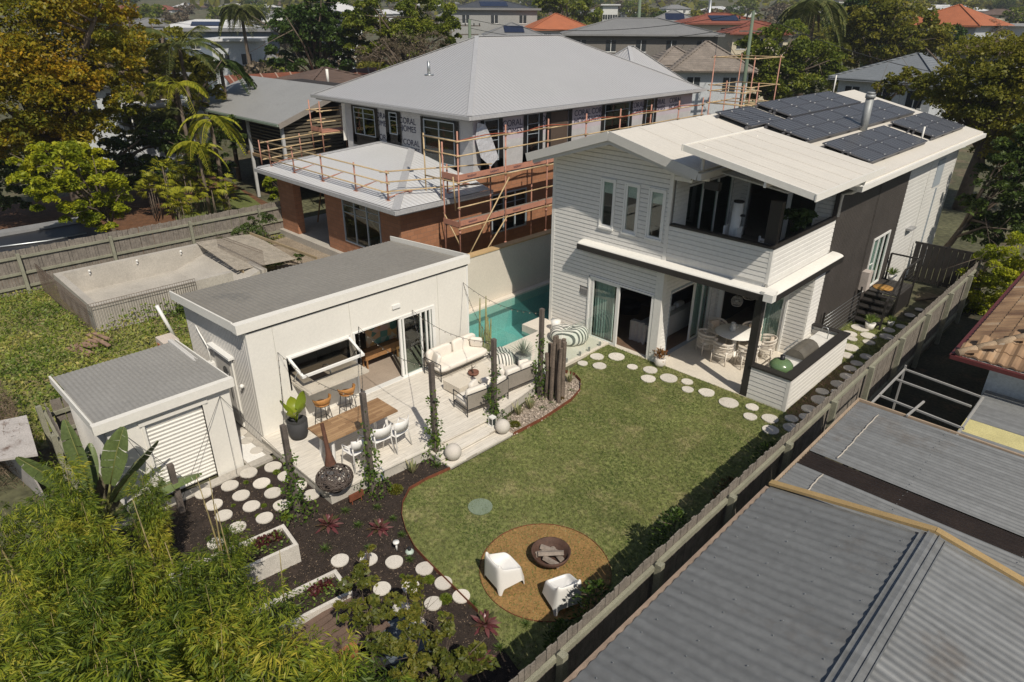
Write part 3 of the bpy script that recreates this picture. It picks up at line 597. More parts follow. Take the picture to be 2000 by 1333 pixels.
# ------------------------------------------------------------------ solar panels on the roof
PV = bpy.data.materials.new('solar_cells'); PV.use_nodes = True; N, L, b = nodes_of(PV)
geo = N.new('ShaderNodeTexCoord'); br = N.new('ShaderNodeTexBrick'); br.offset = 0; br.inputs['Scale'].default_value = 1
br.inputs['Brick Width'].default_value = .165; br.inputs['Row Height'].default_value = .165; br.inputs['Mortar Size'].default_value = .010
br.inputs['Color1'].default_value = (.020, .021, .026, 1); br.inputs['Color2'].default_value = (.025, .026, .031, 1); br.inputs['Mortar'].default_value = (.26, .26, .27, 1)
L.new(geo.outputs['Object'], br.inputs['Vector']); L.new(br.outputs[0], b.inputs['Base Color']); b.inputs['Roughness'].default_value = .4
BLKF = mat('dark_anodised_frame', (.10, .10, .11), .4, .05, 3, fine=0)
sp0 = thing('solar_panel', 'dark solar panel', 'solar panel', (0, 0, 0), 'solar panels on the white roof')
m_ = MB(); m_.box(-.81, .81, -.49, .49, .0, .03); m_.build('cells', PV, sp0, local=True)
m_ = MB(); m_.box(-.83, .83, -.51, -.485, -.005, .036); m_.box(-.83, .83, .485, .51, -.005, .036); m_.box(-.83, -.81, -.485, .485, -.005, .036); m_.box(.81, .83, -.485, .485, -.005, .036); m_.build('frame', BLKF, sp0, local=True)
m_ = MB(); m_.box(-.7, -.62, -.6, .6, -.12, -.02); m_.box(.62, .7, -.6, .6, -.12, -.02); m_.build('rail', BLKF, sp0, local=True); m_ = MB(); [m_.box(x-.02, x+.02, y-.02, y+.02, .036, .05) for x in (-.62, .62) for y in (-.5, .5)]; m_.build('clamp', FRAME, sp0, local=True)
ORD = ['first', 'second', 'third', 'fourth', 'fifth', 'sixth']
slope = math.atan(.235); cnt = 0
def onroof(px, py):
    r = _ray(px, py); t = (ZR+.12+XRG*.235-CAMZ)/(r[2]+.235*r[0]); return (r[0]*t, r[1]*t, CAMZ+r[2]*t)
for quad, nx, ny, words in [
    ([(1604, 284), (1706, 318), (1812, 277), (1722, 247)], 2, 4, 'near array'),
    ([(1501, 248), (1592, 279), (1786, 218), (1700, 195)], 2, 6, 'long middle array'),
    ([(1484, 208), (1553, 231), (1683, 199), (1604, 178)], 2, 4, 'far array'),
    ([(1737, 243), (1832, 269), (1886, 247), (1797, 221)], 2, 3, 'array behind the flue'),
    ([(1398, 222), (1470, 250), (1530, 235), (1462, 209)], 1, 3, 'small gable-end array')]:
    c = [Vector(onroof(*p)) for p in quad]
    xa, xb = max(XRG+.08, (c[0].x+c[3].x)/2), (c[1].x+c[2].x)/2; ya, yb = (c[0].y+c[1].y)/2, (c[2].y+c[3].y)/2
    for i in range(nx):
        for j in range(ny):
            x = xa+(xb-xa)*(i+.5)/nx; y = ya+(yb-ya)*(j+.5)/ny
            o = copy_tree(sp0, (x, y, zroof(x)+.13), label='%s solar panel from the balcony in the %s row of the %s' % (ORD[j], 'ridge-side' if i == 0 else 'gutter-side', words)); o.rotation_euler = (0, slope, 0)
            o.scale = ((xb-xa)/nx/1.68/math.cos(slope), (yb-ya)/ny/1.03, 1); cnt += 1
for ch in list(bpy.data.objects):
    if ch.parent == sp0: bpy.data.objects.remove(ch)
bpy.data.objects.remove(sp0)
# ------------------------------------------------------------------ studio (granny flat)
RIBW = mat('white_ribbed_wall', (.62, .60, .57), .6, .04, 1, wave=('X', .09, .012, 'SAW'), fine=.02)
ROOFG = mat('grey_corrugated_roof', (.245, .235, .215), .55, .08, .6, wave=('Y', .115, .02), fine=.05, stain=((.18, .172, .158), .8, .58))
S = thing('studio', 'single-storey white studio with a grey corrugated skillion roof and open servery hatch', 'studio', (-15.4, 8.7, 0))
SX, SB, S0, S1 = -13.6, -17.2, 5.43, 12.02
hh = [(6.32, 7.98, 1.37, 2.08), (8.15, 10.7, .3, 2.1)]
m_ = MB(); wall(m_, 'y', SX, 1, S0, S1, 0, 2.98, hh, .12); m_.build('front_wall', RENDER, S); m_ = MB()
for y in (6.05, 8.08, 10.9): m_.box(SX+.0005, SX+.004, y, y+.01, 2.2 if y == 8.08 else .32, 2.98)
m_.build('sheet_joint', mat('joint_shade', (.50, .475, .42), .8), S)
m_ = MB(); m_.prism([(SB, S0), (SX-.12, S0), (SX-.12, S0+.1), (SB, S0+.1)], 0, lambda x, y: 2.75+(x-SB)*.06)
m_.prism([(SB, S1), (SX-.12, S1), (SX-.12, S1-.1), (SB, S1-.1)], 0, lambda x, y: 2.75+(x-SB)*.06); m_.box(SB, SB+.1, S0+.1, S1-.1, 0, 2.75); 
for k in range(38): m_.box(SB+.06+k*.092, SB+.085+k*.092, S0-.012, S0-.001, .05, 2.74+k*.092*.06)
m_.build('ribbed_side_wall', RIBW, S)
m_ = MB(); m_.box(SX-.12, SX-.004, S1+.0, S1+.02, 0, 3.0); m_.box(SX-.05, SX+.015, S1-.05, S1+.012, 0, 3.0); m_.build('corner_trim', FRAME, S)
# real corrugations, running down the slope
m_ = MB(); pitch = .115; n = int((S1+.05-5.28)/pitch*4); V = []; zt = lambda x: 2.86+(x-(-17.35))*.07
for i in range(n+1):
    y = 5.3+i*pitch/4; dz = .008*math.sin(i*math.pi/2+.4)
    for x in (-17.35, -16.2, -15.0, -13.75): V.append((x, y, zt(x)+dz))
m_.add(V, [(i*4+j, i*4+j+1, (i+1)*4+j+1, (i+1)*4+j) for i in range(n) for j in range(3)], True)
ROOFG2 = mat('grey_zinc_sheet', (.245, .228, .20), .5, .07, .5, fine=.05, stain=((.165, .158, .145), .55, .6)); m_.build('roof', ROOFG2, S)
m_ = MB(); m_.box(-13.74, -13.53, 5.22, S1+.06, 3.04, 3.26); m_.bar((-13.75, 5.245, 3.165), (-17.38, 5.245, 2.9), .04, .22); m_.bar((-13.6, S1+.1, 3.17), (-17.38, S1+.1, 2.9), .04, .2)
m_.slab([(-13.7, 5.26, 3.03), (-17.3, 5.26, 2.78), (-17.3, 5.5, 2.78), (-13.7, 5.5, 3.03)], .02); m_.build('fascia', RENDER, S)
m_ = MB(); m_.box(SX-.06, SX+.02, S0+.05, S1, 2.985, 3.03); m_.build('shadow_gap', CHARP, S)
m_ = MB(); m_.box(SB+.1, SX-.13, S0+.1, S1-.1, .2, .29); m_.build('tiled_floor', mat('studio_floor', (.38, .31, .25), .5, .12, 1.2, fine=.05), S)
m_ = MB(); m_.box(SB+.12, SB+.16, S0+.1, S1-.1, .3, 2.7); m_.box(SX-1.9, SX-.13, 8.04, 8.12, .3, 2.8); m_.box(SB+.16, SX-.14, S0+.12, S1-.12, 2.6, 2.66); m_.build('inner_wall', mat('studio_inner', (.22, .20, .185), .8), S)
# art on the inner wall, sideboard
m_ = MB(); m_.box(-14.94, -14.9, 9.3, 10.36, .84, 1.5)
ART = bpy.data.materials.new('abstract_print'); ART.use_nodes = True; N, L, b = nodes_of(ART); v = N.new('ShaderNodeTexVoronoi'); v.inputs['Scale'].default_value = 5.5
cr = N.new('ShaderNodeValToRGB'); e = cr.color_ramp.elements; e[0].color = (.05, .12, .10, 1); e[1].color = (.45, .30, .26, 1)
for p_, c_ in ((.3, (.09, .2, .17, 1)), (.5, (.4, .36, .3, 1)), (.7, (.42, .22, .06, 1))): k = e.new(p_); k.color = c_
tc = N.new('ShaderNodeTexCoord'); L.new(tc.outputs['Object'], v.inputs['Vector']); sp = N.new('ShaderNodeSeparateColor'); L.new(v.outputs['Color'], sp.inputs[0]); L.new(sp.outputs[0], cr.inputs[0]); L.new(cr.outputs[0], b.inputs['Base Color'])
tag(m_.build('painting', ART), 'colourful abstract painting standing on the sideboard inside the studio', 'painting')
tb = thing('sideboard', 'low timber sideboard on legs inside the studio below the painting', 'sideboard', (-15.35, 9.6, .29))
OAK = mat('oak', (.33, .17, .07), .5, .2, 3, fine=.15)
m_ = MB(); m_.box(-14.98, -14.7, 9.1, 10.3, .56, .82); m_.build('body', OAK, tb)
for a in (9.14, 10.2):
    for c in (-14.96, -14.76): m_ = MB(); m_.box(c, c+.04, a, a+.04, .29, .56); m_.build('leg', OAK, tb)
window(S, 'y', SX, 1, 9.55, 10.7, .31, 2.1, mull=(.0, .1, .62, .78, .9), name='sliding_door', fw=.05)
m_ = MB(); m_.box(SX-.1, SX+.035, 8.1, 8.15, .3, 2.14); m_.box(SX-.1, SX+.035, 8.15, 10.75, 2.1, 2.14); m_.box(SX-.1, SX+.035, 10.7, 10.75, .3, 2.1); m_.box(SX-.12, SX+.08, 8.15, 10.7, .29, .31); m_.build('door_frame', FRAME, S)
m_ = MB(); m_.box(SX-.12, SX+.0, 6.28, 6.32, 1.2, 2.1); m_.box(SX-.12, SX+.02, 7.98, 8.02, 1.2, 2.1); m_.box(SX-.12, SX+.02, 6.28, 8.02, 2.08, 2.12); m_.build('hatch_frame', FRAME, S)
# awning sash held open on struts
hz = Vector((SX+.02, 0, 2.06)); tip = Vector((SX+.62, 0, 1.80)); f_ = MB()
for y in (6.33, 7.97): f_.bar((hz.x, y, hz.z), (tip.x, y, tip.z), .06, .05)
f_.bar((hz.x, 6.3, hz.z), (hz.x, 8.0, hz.z), .06, .06); f_.bar((tip.x, 6.3, tip.z), (tip.x, 8.0, tip.z), .06, .06); hs = f_.build('servery_hatch', FRAME, S)
f_ = MB(); f_.slab([(hz.x, 6.33, hz.z), (tip.x, 6.33, tip.z), (tip.x, 7.97, tip.z), (hz.x, 7.97, hz.z)], .008); f_.build('pane', glass('hatch_glass', (.62, .6, .57), base=-.03), hs)
f_ = MB(); f_.bar((SX+.03, 6.36, 1.45), (SX+.4, 6.36, 1.87), .02); f_.build('strut', GALV, hs); f_ = MB(); f_.bar((SX+.03, 7.94, 1.45), (SX+.4, 7.94, 1.87), .02); f_.build('strut', GALV, hs)
m_ = MB(); m_.box(SX-.5, SX+.78, 6.33, 8.0, 1.36, 1.42); m_.build('servery_counter', mat('stone_counter', (.55, .50, .42), .4), S)
m_ = MB(); m_.box(SX-.05, SX+.3, 6.75, 7.15, 1.422, 1.427); m_.build('sink', mat('dark_sink', (.06, .05, .045), .35), S)
m_ = MB(); m_.tube([(SX+.33, 7.2, 1.42), (SX+.33, 7.2, 1.66), (SX+.28, 7.15, 1.71), (SX+.2, 7.1, 1.69), (SX+.18, 7.08, 1.62)], .014, 8); m_.build('tap', GALV, S)
# side door, meter, light, gas unit
m_ = MB(); m_.box(-15.6, -14.6, S0-.05, S0-.005, .12, 2.0); dr = m_.build('side_door', WHITE, S)
m_ = MB(); m_.box(-15.48, -14.72, S0-.065, S0-.052, .22, 1.9); m_.build('door_leaf', mat('dim_door', (.5, .48, .45), .6), dr)
m_ = MB(); m_.tube([(-14.95, S0-.07, 1.55), (-14.95, S0-.08, 1.55)], .16, 20); m_.tube([(-14.78, S0-.1, .9), (-14.78, S0-.1, 1.6)], .012, 6); m_.build('porthole', mat('porthole', (.1, .1, .1), .3), dr)
m_ = MB(); m_.box(-15.7, -14.5, S0-.14, S0-.0, 2.03, 2.09); m_.build('door_hood', FRAME, S)
m_ = MB(); m_.box(-15.95, -15.75, S0-.14, S0-.003, 1.2, 1.5); m_.box(-15.93, -15.77, S0-.15, S0-.141, 1.28, 1.44); m_.tube([(-15.85, S0-.06, 1.5), (-15.9, S0-.06, 1.9), (-16.3, S0-.05, 2.15), (-16.45, S0-.05, 2.3)], .02, 8); m_.build('gas_heater', FRAME, S)
m_ = MB(); m_.ball((-14.2, S0-.06, 1.45), .055, 12); m_.build('wall_light', FRAME, S)
m_ = MB(); m_.box(SX+.002, SX+.05, 9.35, 9.6, 2.42, 2.52); m_.build('wall_light', FRAME, S)
wt = thing('water_heater', 'beige cylindrical hot water tank against the ribbed studio wall', 'water heater', (-16.55, 5.05, 0)); m_ = MB(); m_.lathe((-16.55, 5.05, 0), [(.0, .1), (.27, .1), (.28, 1.45), (.24, 1.5), (0, 1.52)], 24); m_.build('tank', mat('beige_enamel', (.52, .47, .41), .5), wt)
ac = thing('outdoor_unit', 'pale outdoor unit with a rusty orange panel behind the shed roof', 'appliance', (-17.3, 5.0, 0)); m_ = MB(); m_.box(-17.75, -17.2, 4.75, 5.15, 0, 1.75); m_.build('casing', mat('pale_casing', (.6, .52, .45), .6), ac); m_ = MB(); m_.box(-17.65, -17.4, 4.735, 4.749, 1.35, 1.62); m_.build('panel', mat('orange_panel', (.4, .12, .03), .6), ac)
# ------------------------------------------------------------------ shed with roller door
RIB2 = mat('white_ribbed_shed', (.60, .585, .56), .6, .04, 1, wave=('X', .075, .012, 'SIN'), fine=.02)
T = thing('shed', 'small white shed with a grey corrugated roof and a ribbed roller door', 'shed', (-14.8, 3.3, 0))
A0, A1, AX, AB = 2.28, 4.74, -13.25, -16.3
m_ = MB(); wall(m_, 'y', AX, 1, A0+.1, A1-.02, 0, 2.25, [(2.95, 4.12, 0, 1.9)], .12); m_.build('front_wall', RENDER, T)
m_ = MB(); m_.prism([(AB, A0), (AX-.0, A0), (AX-.0, A0+.1), (AB, A0+.1)], 0, lambda x, y: 2.1+(x-AB)*.05); m_.box(AB, AX-.1, A1-.12, A1-.02, 0, 2.2); m_.box(AB, AB+.1, A0+.1, A1-.12, 0, 2.1); 
for k in range(38): m_.box(AB+.04+k*.078, AB+.062+k*.078, A0-.012, A0-.001, .03, 2.09+k*.078*.05)
m_.build('ribbed_side_wall', RIB2, T)
m_ = MB(); n = 60; V = []
for i in range(n+1):
    z = .05+1.8*i/n; V += [(AX-.07+.012*math.sin(i*math.pi/1.5), 2.95, z), (AX-.07+.012*math.sin(i*math.pi/1.5), 4.12, z)]
m_.add(V, [(2*i, 2*i+1, 2*i+3, 2*i+2) for i in range(n)]); m_.build('roller_door', WHITE, T)
m_ = MB(); m_.box(AX-.1, AX+.02, 2.9, 2.95, 0, 1.92); m_.box(AX-.1, AX+.02, 4.12, 4.17, 0, 1.92); m_.box(AX, AX+.035, 2.85, 4.22, 1.9, 1.99); m_.build('door_frame', RENDER, T)
m_ = MB(); pitch = .09; n = int(2.62/pitch*4); V = []; zt2 = lambda x: 2.28+(x+13.2)*.05
for i in range(n+1):
    y = 2.15+i*pitch/4; dz = .006*math.sin(i*math.pi/2+.4)
    for x in (-16.3, -15.2, -14.2, -13.22): V.append((x, y, zt2(x)+dz))
m_.add(V, [(i*4+j, i*4+j+1, (i+1)*4+j+1, (i+1)*4+j) for i in range(n) for j in range(3)], True); m_.build('roof', mat('grey_shed_roof', (.29, .28, .262), .5, .05, .8, fine=.06, stain=((.33, .32, .30), 9, .68)), T)
m_ = MB(); m_.box(-13.24, -13.1, 2.06, A1+.07, 2.12, 2.32); m_.bar((-13.12, 2.1, 2.22), (-16.32, 2.1, 2.07), .04, .19); m_.bar((-13.22, A1+.05, 2.26), (-16.3, A1+.05, 2.13), .03, .08); m_.build('fascia', RENDER, T)
m_ = MB(); m_.box(-13.2, -12.95, 1.8, 4.78, -.02, .035); m_.box(-17.2, -13.2, 4.76, 5.42, -.02, .03); m_.box(-13.2, -13.0, 4.78, 5.3, -.02, .06); m_.box(-13.6, -13.2, 5.28, 5.43, -.02, .05); struct('shed_slab', m_, CONC)
m_ = MB(); m_.box(-15.4, -13.05, 4.8, 5.24, .03, .045); struct('white_pebbles', m_, mat('white_pebble_bed', (.85, .83, .79), .9, .06, 20, bump=.02, bs=60, fine=.1))
# wires strung over the shed front (trellis) and to the posts
# ------------------------------------------------------------------ deck
DECK = bpy.data.materials.new('pale_decking'); DECK.use_nodes = True; N, L, b = nodes_of(DECK)
geo = N.new('ShaderNodeNewGeometry'); sx = N.new('ShaderNodeMapping'); sx.inputs['Rotation'].default_value = (0, 0, rad(90)); L.new(geo.outputs['Position'], sx.inputs[0])
br = N.new('ShaderNodeTexBrick'); br.inputs['Scale'].default_value = 1; br.inputs['Brick Width'].default_value = 2.1; br.inputs['Row Height'].default_value = .137; br.inputs['Mortar Size'].default_value = .0035; br.inputs['Bias'].default_value = 0
br.inputs['Color1'].default_value = (.65, .605, .535, 1); br.inputs['Color2'].default_value = (.70, .655, .585, 1); br.inputs['Mortar'].default_value = (.42, .38, .33, 1); L.new(sx.outputs[0], br.inputs['Vector'])
ns = N.new('ShaderNodeTexNoise'); ns.inputs['Scale'].default_value = 3; ns.inputs['Detail'].default_value = 6; mp = N.new('ShaderNodeMapping'); mp.inputs['Scale'].default_value = (9, 1.2, 1); L.new(geo.outputs['Position'], mp.inputs[0]); L.new(mp.outputs[0], ns.inputs[0])
mr = N.new('ShaderNodeMapRange'); mr.inputs[1].default_value = .3; mr.inputs[2].default_value = .7; mr.inputs[3].default_value = .86; mr.inputs[4].default_value = 1.1; L.new(ns.outputs[0], mr.inputs[0])
hs_ = N.new('ShaderNodeHueSaturation'); L.new(br.outputs[0], hs_.inputs['Color']); L.new(mr.outputs[0], hs_.inputs['Value']); L.new(hs_.outputs[0], b.inputs['Base Color']); b.inputs['Roughness'].default_value = .6
m_ = MB(); m_.prism([(-13.6, 5.36), (-10.58, 5.36), (-10.42, 7.86), (-10.36, 9.8), (-10.72, 11.95), (-10.9, 12.3), (-13.6, 12.34)], .26, .3); m_.prism([(-10.5, 7.9), (-10.02, 7.9), (-10.0, 9.86), (-10.46, 9.82)], .16, .2); m_.prism([(-10.4, 7.95), (-9.74, 7.95), (-9.7, 9.93), (-10.3, 9.88)], .06, .1)
struct('deck', m_, DECK)
m_ = MB(); m_.prism([(-13.55, 5.4), (-10.62, 5.4), (-10.46, 7.86), (-10.4, 9.78), (-10.76, 11.93), (-10.95, 12.25), (-13.55, 12.3)], 0, .255); m_.prism([(-10.48, 7.92), (-10.05, 7.92), (-10.03, 9.84), (-10.46, 9.8)], 0, .158); m_.prism([(-10.4, 7.97), (-9.77, 7.97), (-9.73, 9.91), (-10.3, 9.86)], 0, .058); struct('deck_base', m_, mat('pale_deck_face', (.48, .45, .40), .7))
# ------------------------------------------------------------------ stepping stones
STN = mat('pale_paver', (.60, .56, .50), .85, .06, 3, fine=.08, bump=.003, bs=50, stain=((.44, .40, .33), 4, .58), objr=.1)
sg0 = None; rs = random.Random(4)
ORDW = 'first second third fourth fifth sixth seventh eighth ninth tenth eleventh twelfth thirteenth fourteenth fifteenth sixteenth seventeenth eighteenth nineteenth twentieth twenty-first twenty-second twenty-third twenty-fourth'.split()
def stone(px, py, wpx, label, group, z=.012, h=.028):
    a = G(px-wpx/2, py, z); b_ = G(px+wpx/2, py, z); c = G(px, py, z+h*.5); r = math.dist(a, b_)/2*.985
    m = MB(); n = 28; ph = rs.uniform(0, 6); ir = rs.uniform(.0, .025)
    pr = [(r*(1+ir*math.sin(3*t+ph)+ir*.6*math.sin(5*t+ph*2))) for t in np.linspace(0, 2*math.pi, n, endpoint=False)]
    vs_ = [(pr[i]*math.cos(2*math.pi*i/n), pr[i]*math.sin(2*math.pi*i/n), 0) for i in range(n)]+[(pr[i]*math.cos(2*math.pi*i/n), pr[i]*math.sin(2*math.pi*i/n), h) for i in range(n)]
    m.add(vs_, [tuple(range(n, 2*n))]+[(i, (i+1) % n, (i+1) % n+n, i+n) for i in range(n)])
    o = m.build('stepping_stone', STN); o.location = (c[0], c[1], z); tag(o, label, 'paver', group); return o
for i, (x, y) in enumerate(sorted([(398, 964), (449, 949), (486, 924), (471, 968), (418, 986), (491, 989), (533, 912), (511, 944), (559, 930), (533, 963), (583, 949), (608, 967), (550, 987), (437, 1007), (464, 1030), (517, 1012), (422, 1061)])):
    stone(x, y, 33, ORDW[i]+' from the left of the round stepping stones between the shed and the deck', 'round stepping stones in the mulch beside the deck')
for i, (x, y) in enumerate(sorted([(664, 1095), (720, 1093), (770, 1098), (829, 1111), (866, 1139), (901, 1165), (746, 1150), (802, 1146), (846, 1179), (784, 1189), (815, 1220), (784, 1300)])):
    stone(x, y, 35, ORDW[i]+' from the left of the round stones leading to the fire pit', 'round stepping stones leading to the fire pit')
for i, (x, y, w_) in enumerate(sorted([(1166, 697, 27), (1204, 697, 32), (1138, 710, 20), (1171, 715, 27), (1235, 717, 21), (1270, 723, 28), (1266, 740, 29), (1306, 739, 34), (1342, 746, 23), (1343, 761, 23), (1380, 767, 31), (1423, 787, 38), (1469, 795.5, 25), (1465, 814, 26), (1504, 818, 32), (1505, 840, 32)])):
    stone(x, y, w_, ORDW[i]+' from the left of the round pavers in the lawn before the patio', 'round pavers along the patio edge')
for i, (x, y, w_) in enumerate(sorted([(1546, 818, 26), (1574, 815, 26), (1580, 799, 29), (1603, 782, 36), (1606, 765, 25), (1633, 766, 20), (1638, 751, 30), (1655, 736, 28), (1660, 720, 24), (1673, 710, 23), (1692, 697, 24), (1653, 694, 26), (1660, 679, 32), (1664, 662, 20), (1697, 669, 23), (1546, 836, 33), (1680, 641, 33), (1659, 652.5, 28), (1696, 656, 29), (1736, 645, 22), (1732, 658, 27), (1760, 638, 20), (1777, 616, 19), (1795, 605, 15)], key=lambda q: -q[1])):
    stone(x, y, w_, ORDW[i]+' nearest round paver of the side path between house and timber fence', 'round pavers along the side path')
for x, y, w_ in [(482, 861, 'middle'), (501, 880, 'nearest'), (470, 846, 'farthest')]:
    stone(x, y, 25, w_+' round sandy paver bedded in white pebbles between the shed and the studio', 'pavers in the white pebbles', z=.045, h=.012)
o = stone(938, 990, 49, 'flat pale green round tank lid set in the lawn', None, z=.01, h=.02); o.name = 'tank_lid'; o['category'] = 'lid'; o.data.materials[0] = mat('green_lid', (.19, .235, .17), .6, .08, 3)
# ------------------------------------------------------------------ posts with vines
VINE = leafmat('vine_leaves', [(.035, .075, .012), (.09, .16, .022), (.20, .28, .045)], .4)
def post(x, y, z0, h, label, r=.05, lean=(0, 0), vine=None, seed=0):
    t = thing('timber_post', label, 'post', (x, y, z0), 'weathered posts along the deck')
    m = MB(); q = Vector((lean[0], lean[1], h)); rot = Vector((lean[0]/h, lean[1]/h, 1)).to_track_quat('Z', 'Y').to_matrix(); m.obox(q/2, (r*2, r*2, h), rot); m.build('shaft', TIMB, t, local=True)
    m = MB(); m.obox(q, (r*1.6, r*1.6, .02), rot); m.build('cap', TIMB, t, local=True)
    if vine:
        v = thing('climbing_vine', vine, 'vine', (x, y, z0), 'green vines climbing the deck posts'); rg = np.random.default_rng(seed); n = 520
        u = rg.beta(1.05, 2.3, n)*.86; a = rg.uniform(0, 2*math.pi, n); rr = (.09+.24*(1-u)**2.4)*rg.uniform(.4, 1.1, n)*(1+.5*np.sin(u*22))
        C = np.column_stack([lean[0]*u+rr*np.cos(a), lean[1]*u+rr*np.sin(a), u*h]); D = unit(rg.normal(size=(n, 3))+[0, 0, -.3]); U = unit(np.cross(D, rg.normal(size=(n, 3))))
        quads('foliage', C, D, U, rg.uniform(.05, .10, n), rg.uniform(.035, .07, n), VINE, v)
        m = MB(); m.tube([(lean[0]*u_+(r+.02)*math.cos(u_*9), lean[1]*u_+(r+.02)*math.sin(u_*9), u_*h*.85) for u_ in np.linspace(0, 1, 26)], .008, 5); m.build('stem', BARK, v, local=True)
post(-10.82, 4.72, 0, 2.2, 'leftmost weathered post, standing in the mulch beside the round stepping stones', vine='sparse green vine on the leftmost post beside the stepping stones', seed=1)
post(-10.36, 6.26, 0, 2.48, 'weathered post in front of the long timber dining table', vine='leafy vine on the post in front of the dining table', seed=2)
post(-10.34, 8.02, 0, 2.52, 'weathered post at the left end of the deck steps', vine='bushy vine at the left end of the deck steps', seed=3)
post(-10.4, 9.98, 0, 2.42, 'weathered post at the right end of the deck steps by the lantern', vine='vine on the post between the armchair and the deck steps', seed=4)
post(-10.55, 11.85, 0, 2.6, 'weathered post behind the bundle of driftwood posts by the pool fence', vine='dark vine on the post beside the driftwood bundle', seed=5)
DRIFT = mat('driftwood', (.155, .12, .095), .85, .3, 2.5, fine=.25, bump=.012, bs=14)
for k, (px, py, tx, ty) in enumerate([(1076, 788, 1072, 657), (1087, 787, 1086, 663), (1097, 782, 1093, 668), (1083, 776, 1081, 655), (1072, 775, 1074, 670), (1095, 772, 1099, 662), (1091, 792, 1078, 680), (1068, 782, 1066, 690)]):
    b_ = G(px, py-6, .02); r = _ray(tx, ty); hh_ = CAMZ+r[2]*math.hypot(b_[0], b_[1])/math.hypot(r[0], r[1])
    t = MB(); rk = rs.uniform(.05, .075); t.tube([(b_[0], b_[1], 0), (b_[0]+rs.uniform(-.03, .03), b_[1], hh_*.5), (b_[0]+rs.uniform(-.04, .04), b_[1]+rs.uniform(-.03, .03), hh_)], [rk*1.1, rk, rk*.85], 7, smooth=False)
    tag(t.build('driftwood_post', DRIFT), ORDW[k]+' of the rough grey driftwood posts bundled upright by the pebble bed', 'post', 'upright driftwood bundle')
# string lights
m_ = MB(); bl = MB()
def string(a, b_, sag=.25, n=14):
    a = Vector(a); b_ = Vector(b_); P_ = [a.lerp(b_, i/n)-Vector((0, 0, sag*4*(i/n)*(1-i/n))) for i in range(n+1)]; m_.tube(P_, .006, 4)
    for p in P_[1:-1]: bl.ball((p.x, p.y, p.z-.03), .016, 6)
tops = [(-10.82, 4.72, 2.1), (-10.36, 6.26, 2.4), (-10.34, 8.02, 2.45), (-10.4, 9.98, 2.35), (-10.55, 11.85, 2.5)]
for a, b_ in (((SX, 6.1, 2.3), tops[0]), ((SX, 6.1, 2.3), tops[1]), ((SX, 8.3, 2.25), tops[1]), ((SX, 8.3, 2.25), tops[2]), ((SX, 10.0, 2.2), tops[2]), ((SX, 10.0, 2.2), tops[3]), ((SX, 11.85, 2.5), tops[3]), ((SX, 11.85, 2.5), tops[4])): string(a, b_)
lt = thing('string_lights', 'thin string lights running from the studio wall to the deck posts', 'string lights', (-12, 8, 2.3)); m_.build('cord', STEEL, lt); bl.build('bulb', mat('bulb_glass', (.35, .3, .24), .2), lt)
m_ = MB()
for a, b_ in (((AX+.03, 4.5, 1.95), (-12.9, 3.2, .1)), ((AX+.03, 4.5, 1.95), (-12.9, 4.4, .1)), ((AX+.03, 4.5, 1.95), (-12.5, 5.3, .4)), ((AX+.03, 2.55, 1.9), (-12.9, 3.1, .1)), ((AX+.03, 2.55, 1.9), (-12.9, 3.6, .1))): m_.tube([a, b_], .005, 4)
tag(m_.build('wire_trellis', STEEL), 'thin stainless trellis wires fanning down the shed front', 'wires')
# ------------------------------------------------------------------ deck furniture
TEAK = bpy.data.materials.new('teak_slats'); TEAK.use_nodes = True; N, L, b = nodes_of(TEAK); geo = N.new('ShaderNodeNewGeometry'); mp = N.new('ShaderNodeMapping'); mp.inputs['Rotation'].default_value = (0, 0, rad(90)); L.new(geo.outputs['Position'], mp.inputs[0])
br = N.new('ShaderNodeTexBrick'); br.inputs['Scale'].default_value = 1; br.inputs['Brick Width'].default_value = .45; br.inputs['Row Height'].default_value = .075; br.inputs['Mortar Size'].default_value = .002
br.inputs['Color1'].default_value = (.24, .135, .065, 1); br.inputs['Color2'].default_value = (.40, .25, .13, 1); br.inputs['Mortar'].default_value = (.10, .06, .03, 1); L.new(mp.outputs[0], br.inputs['Vector']); L.new(br.outputs[0], b.inputs['Base Color']); b.inputs['Roughness'].default_value = .55
WPL = mat('white_plastic', (.76, .745, .72), .42, .02, 2, fine=0)
dt = thing('dining_table', 'long timber-topped dining table with white legs on the deck', 'table', (-11.68, 6.75, .3))
m_ = MB(); m_.box(-12.09, -11.28, 5.82, 7.7, 1.01, 1.05); m_.build('tabletop', TEAK, dt)
m_ = MB(); m_.box(-12.0, -11.37, 5.95, 7.57, .95, 1.01); m_.build('apron', WPL, dt)
for a in (6.0, 7.5):
    for c in (-11.98, -11.4): m_ = MB(); m_.bar((c+(.0), a, .3), (c+(.04 if c < -11.6 else -.04), a+(.05 if a < 6.5 else -.05), .97), .055); m_.build('leg', WPL, dt)
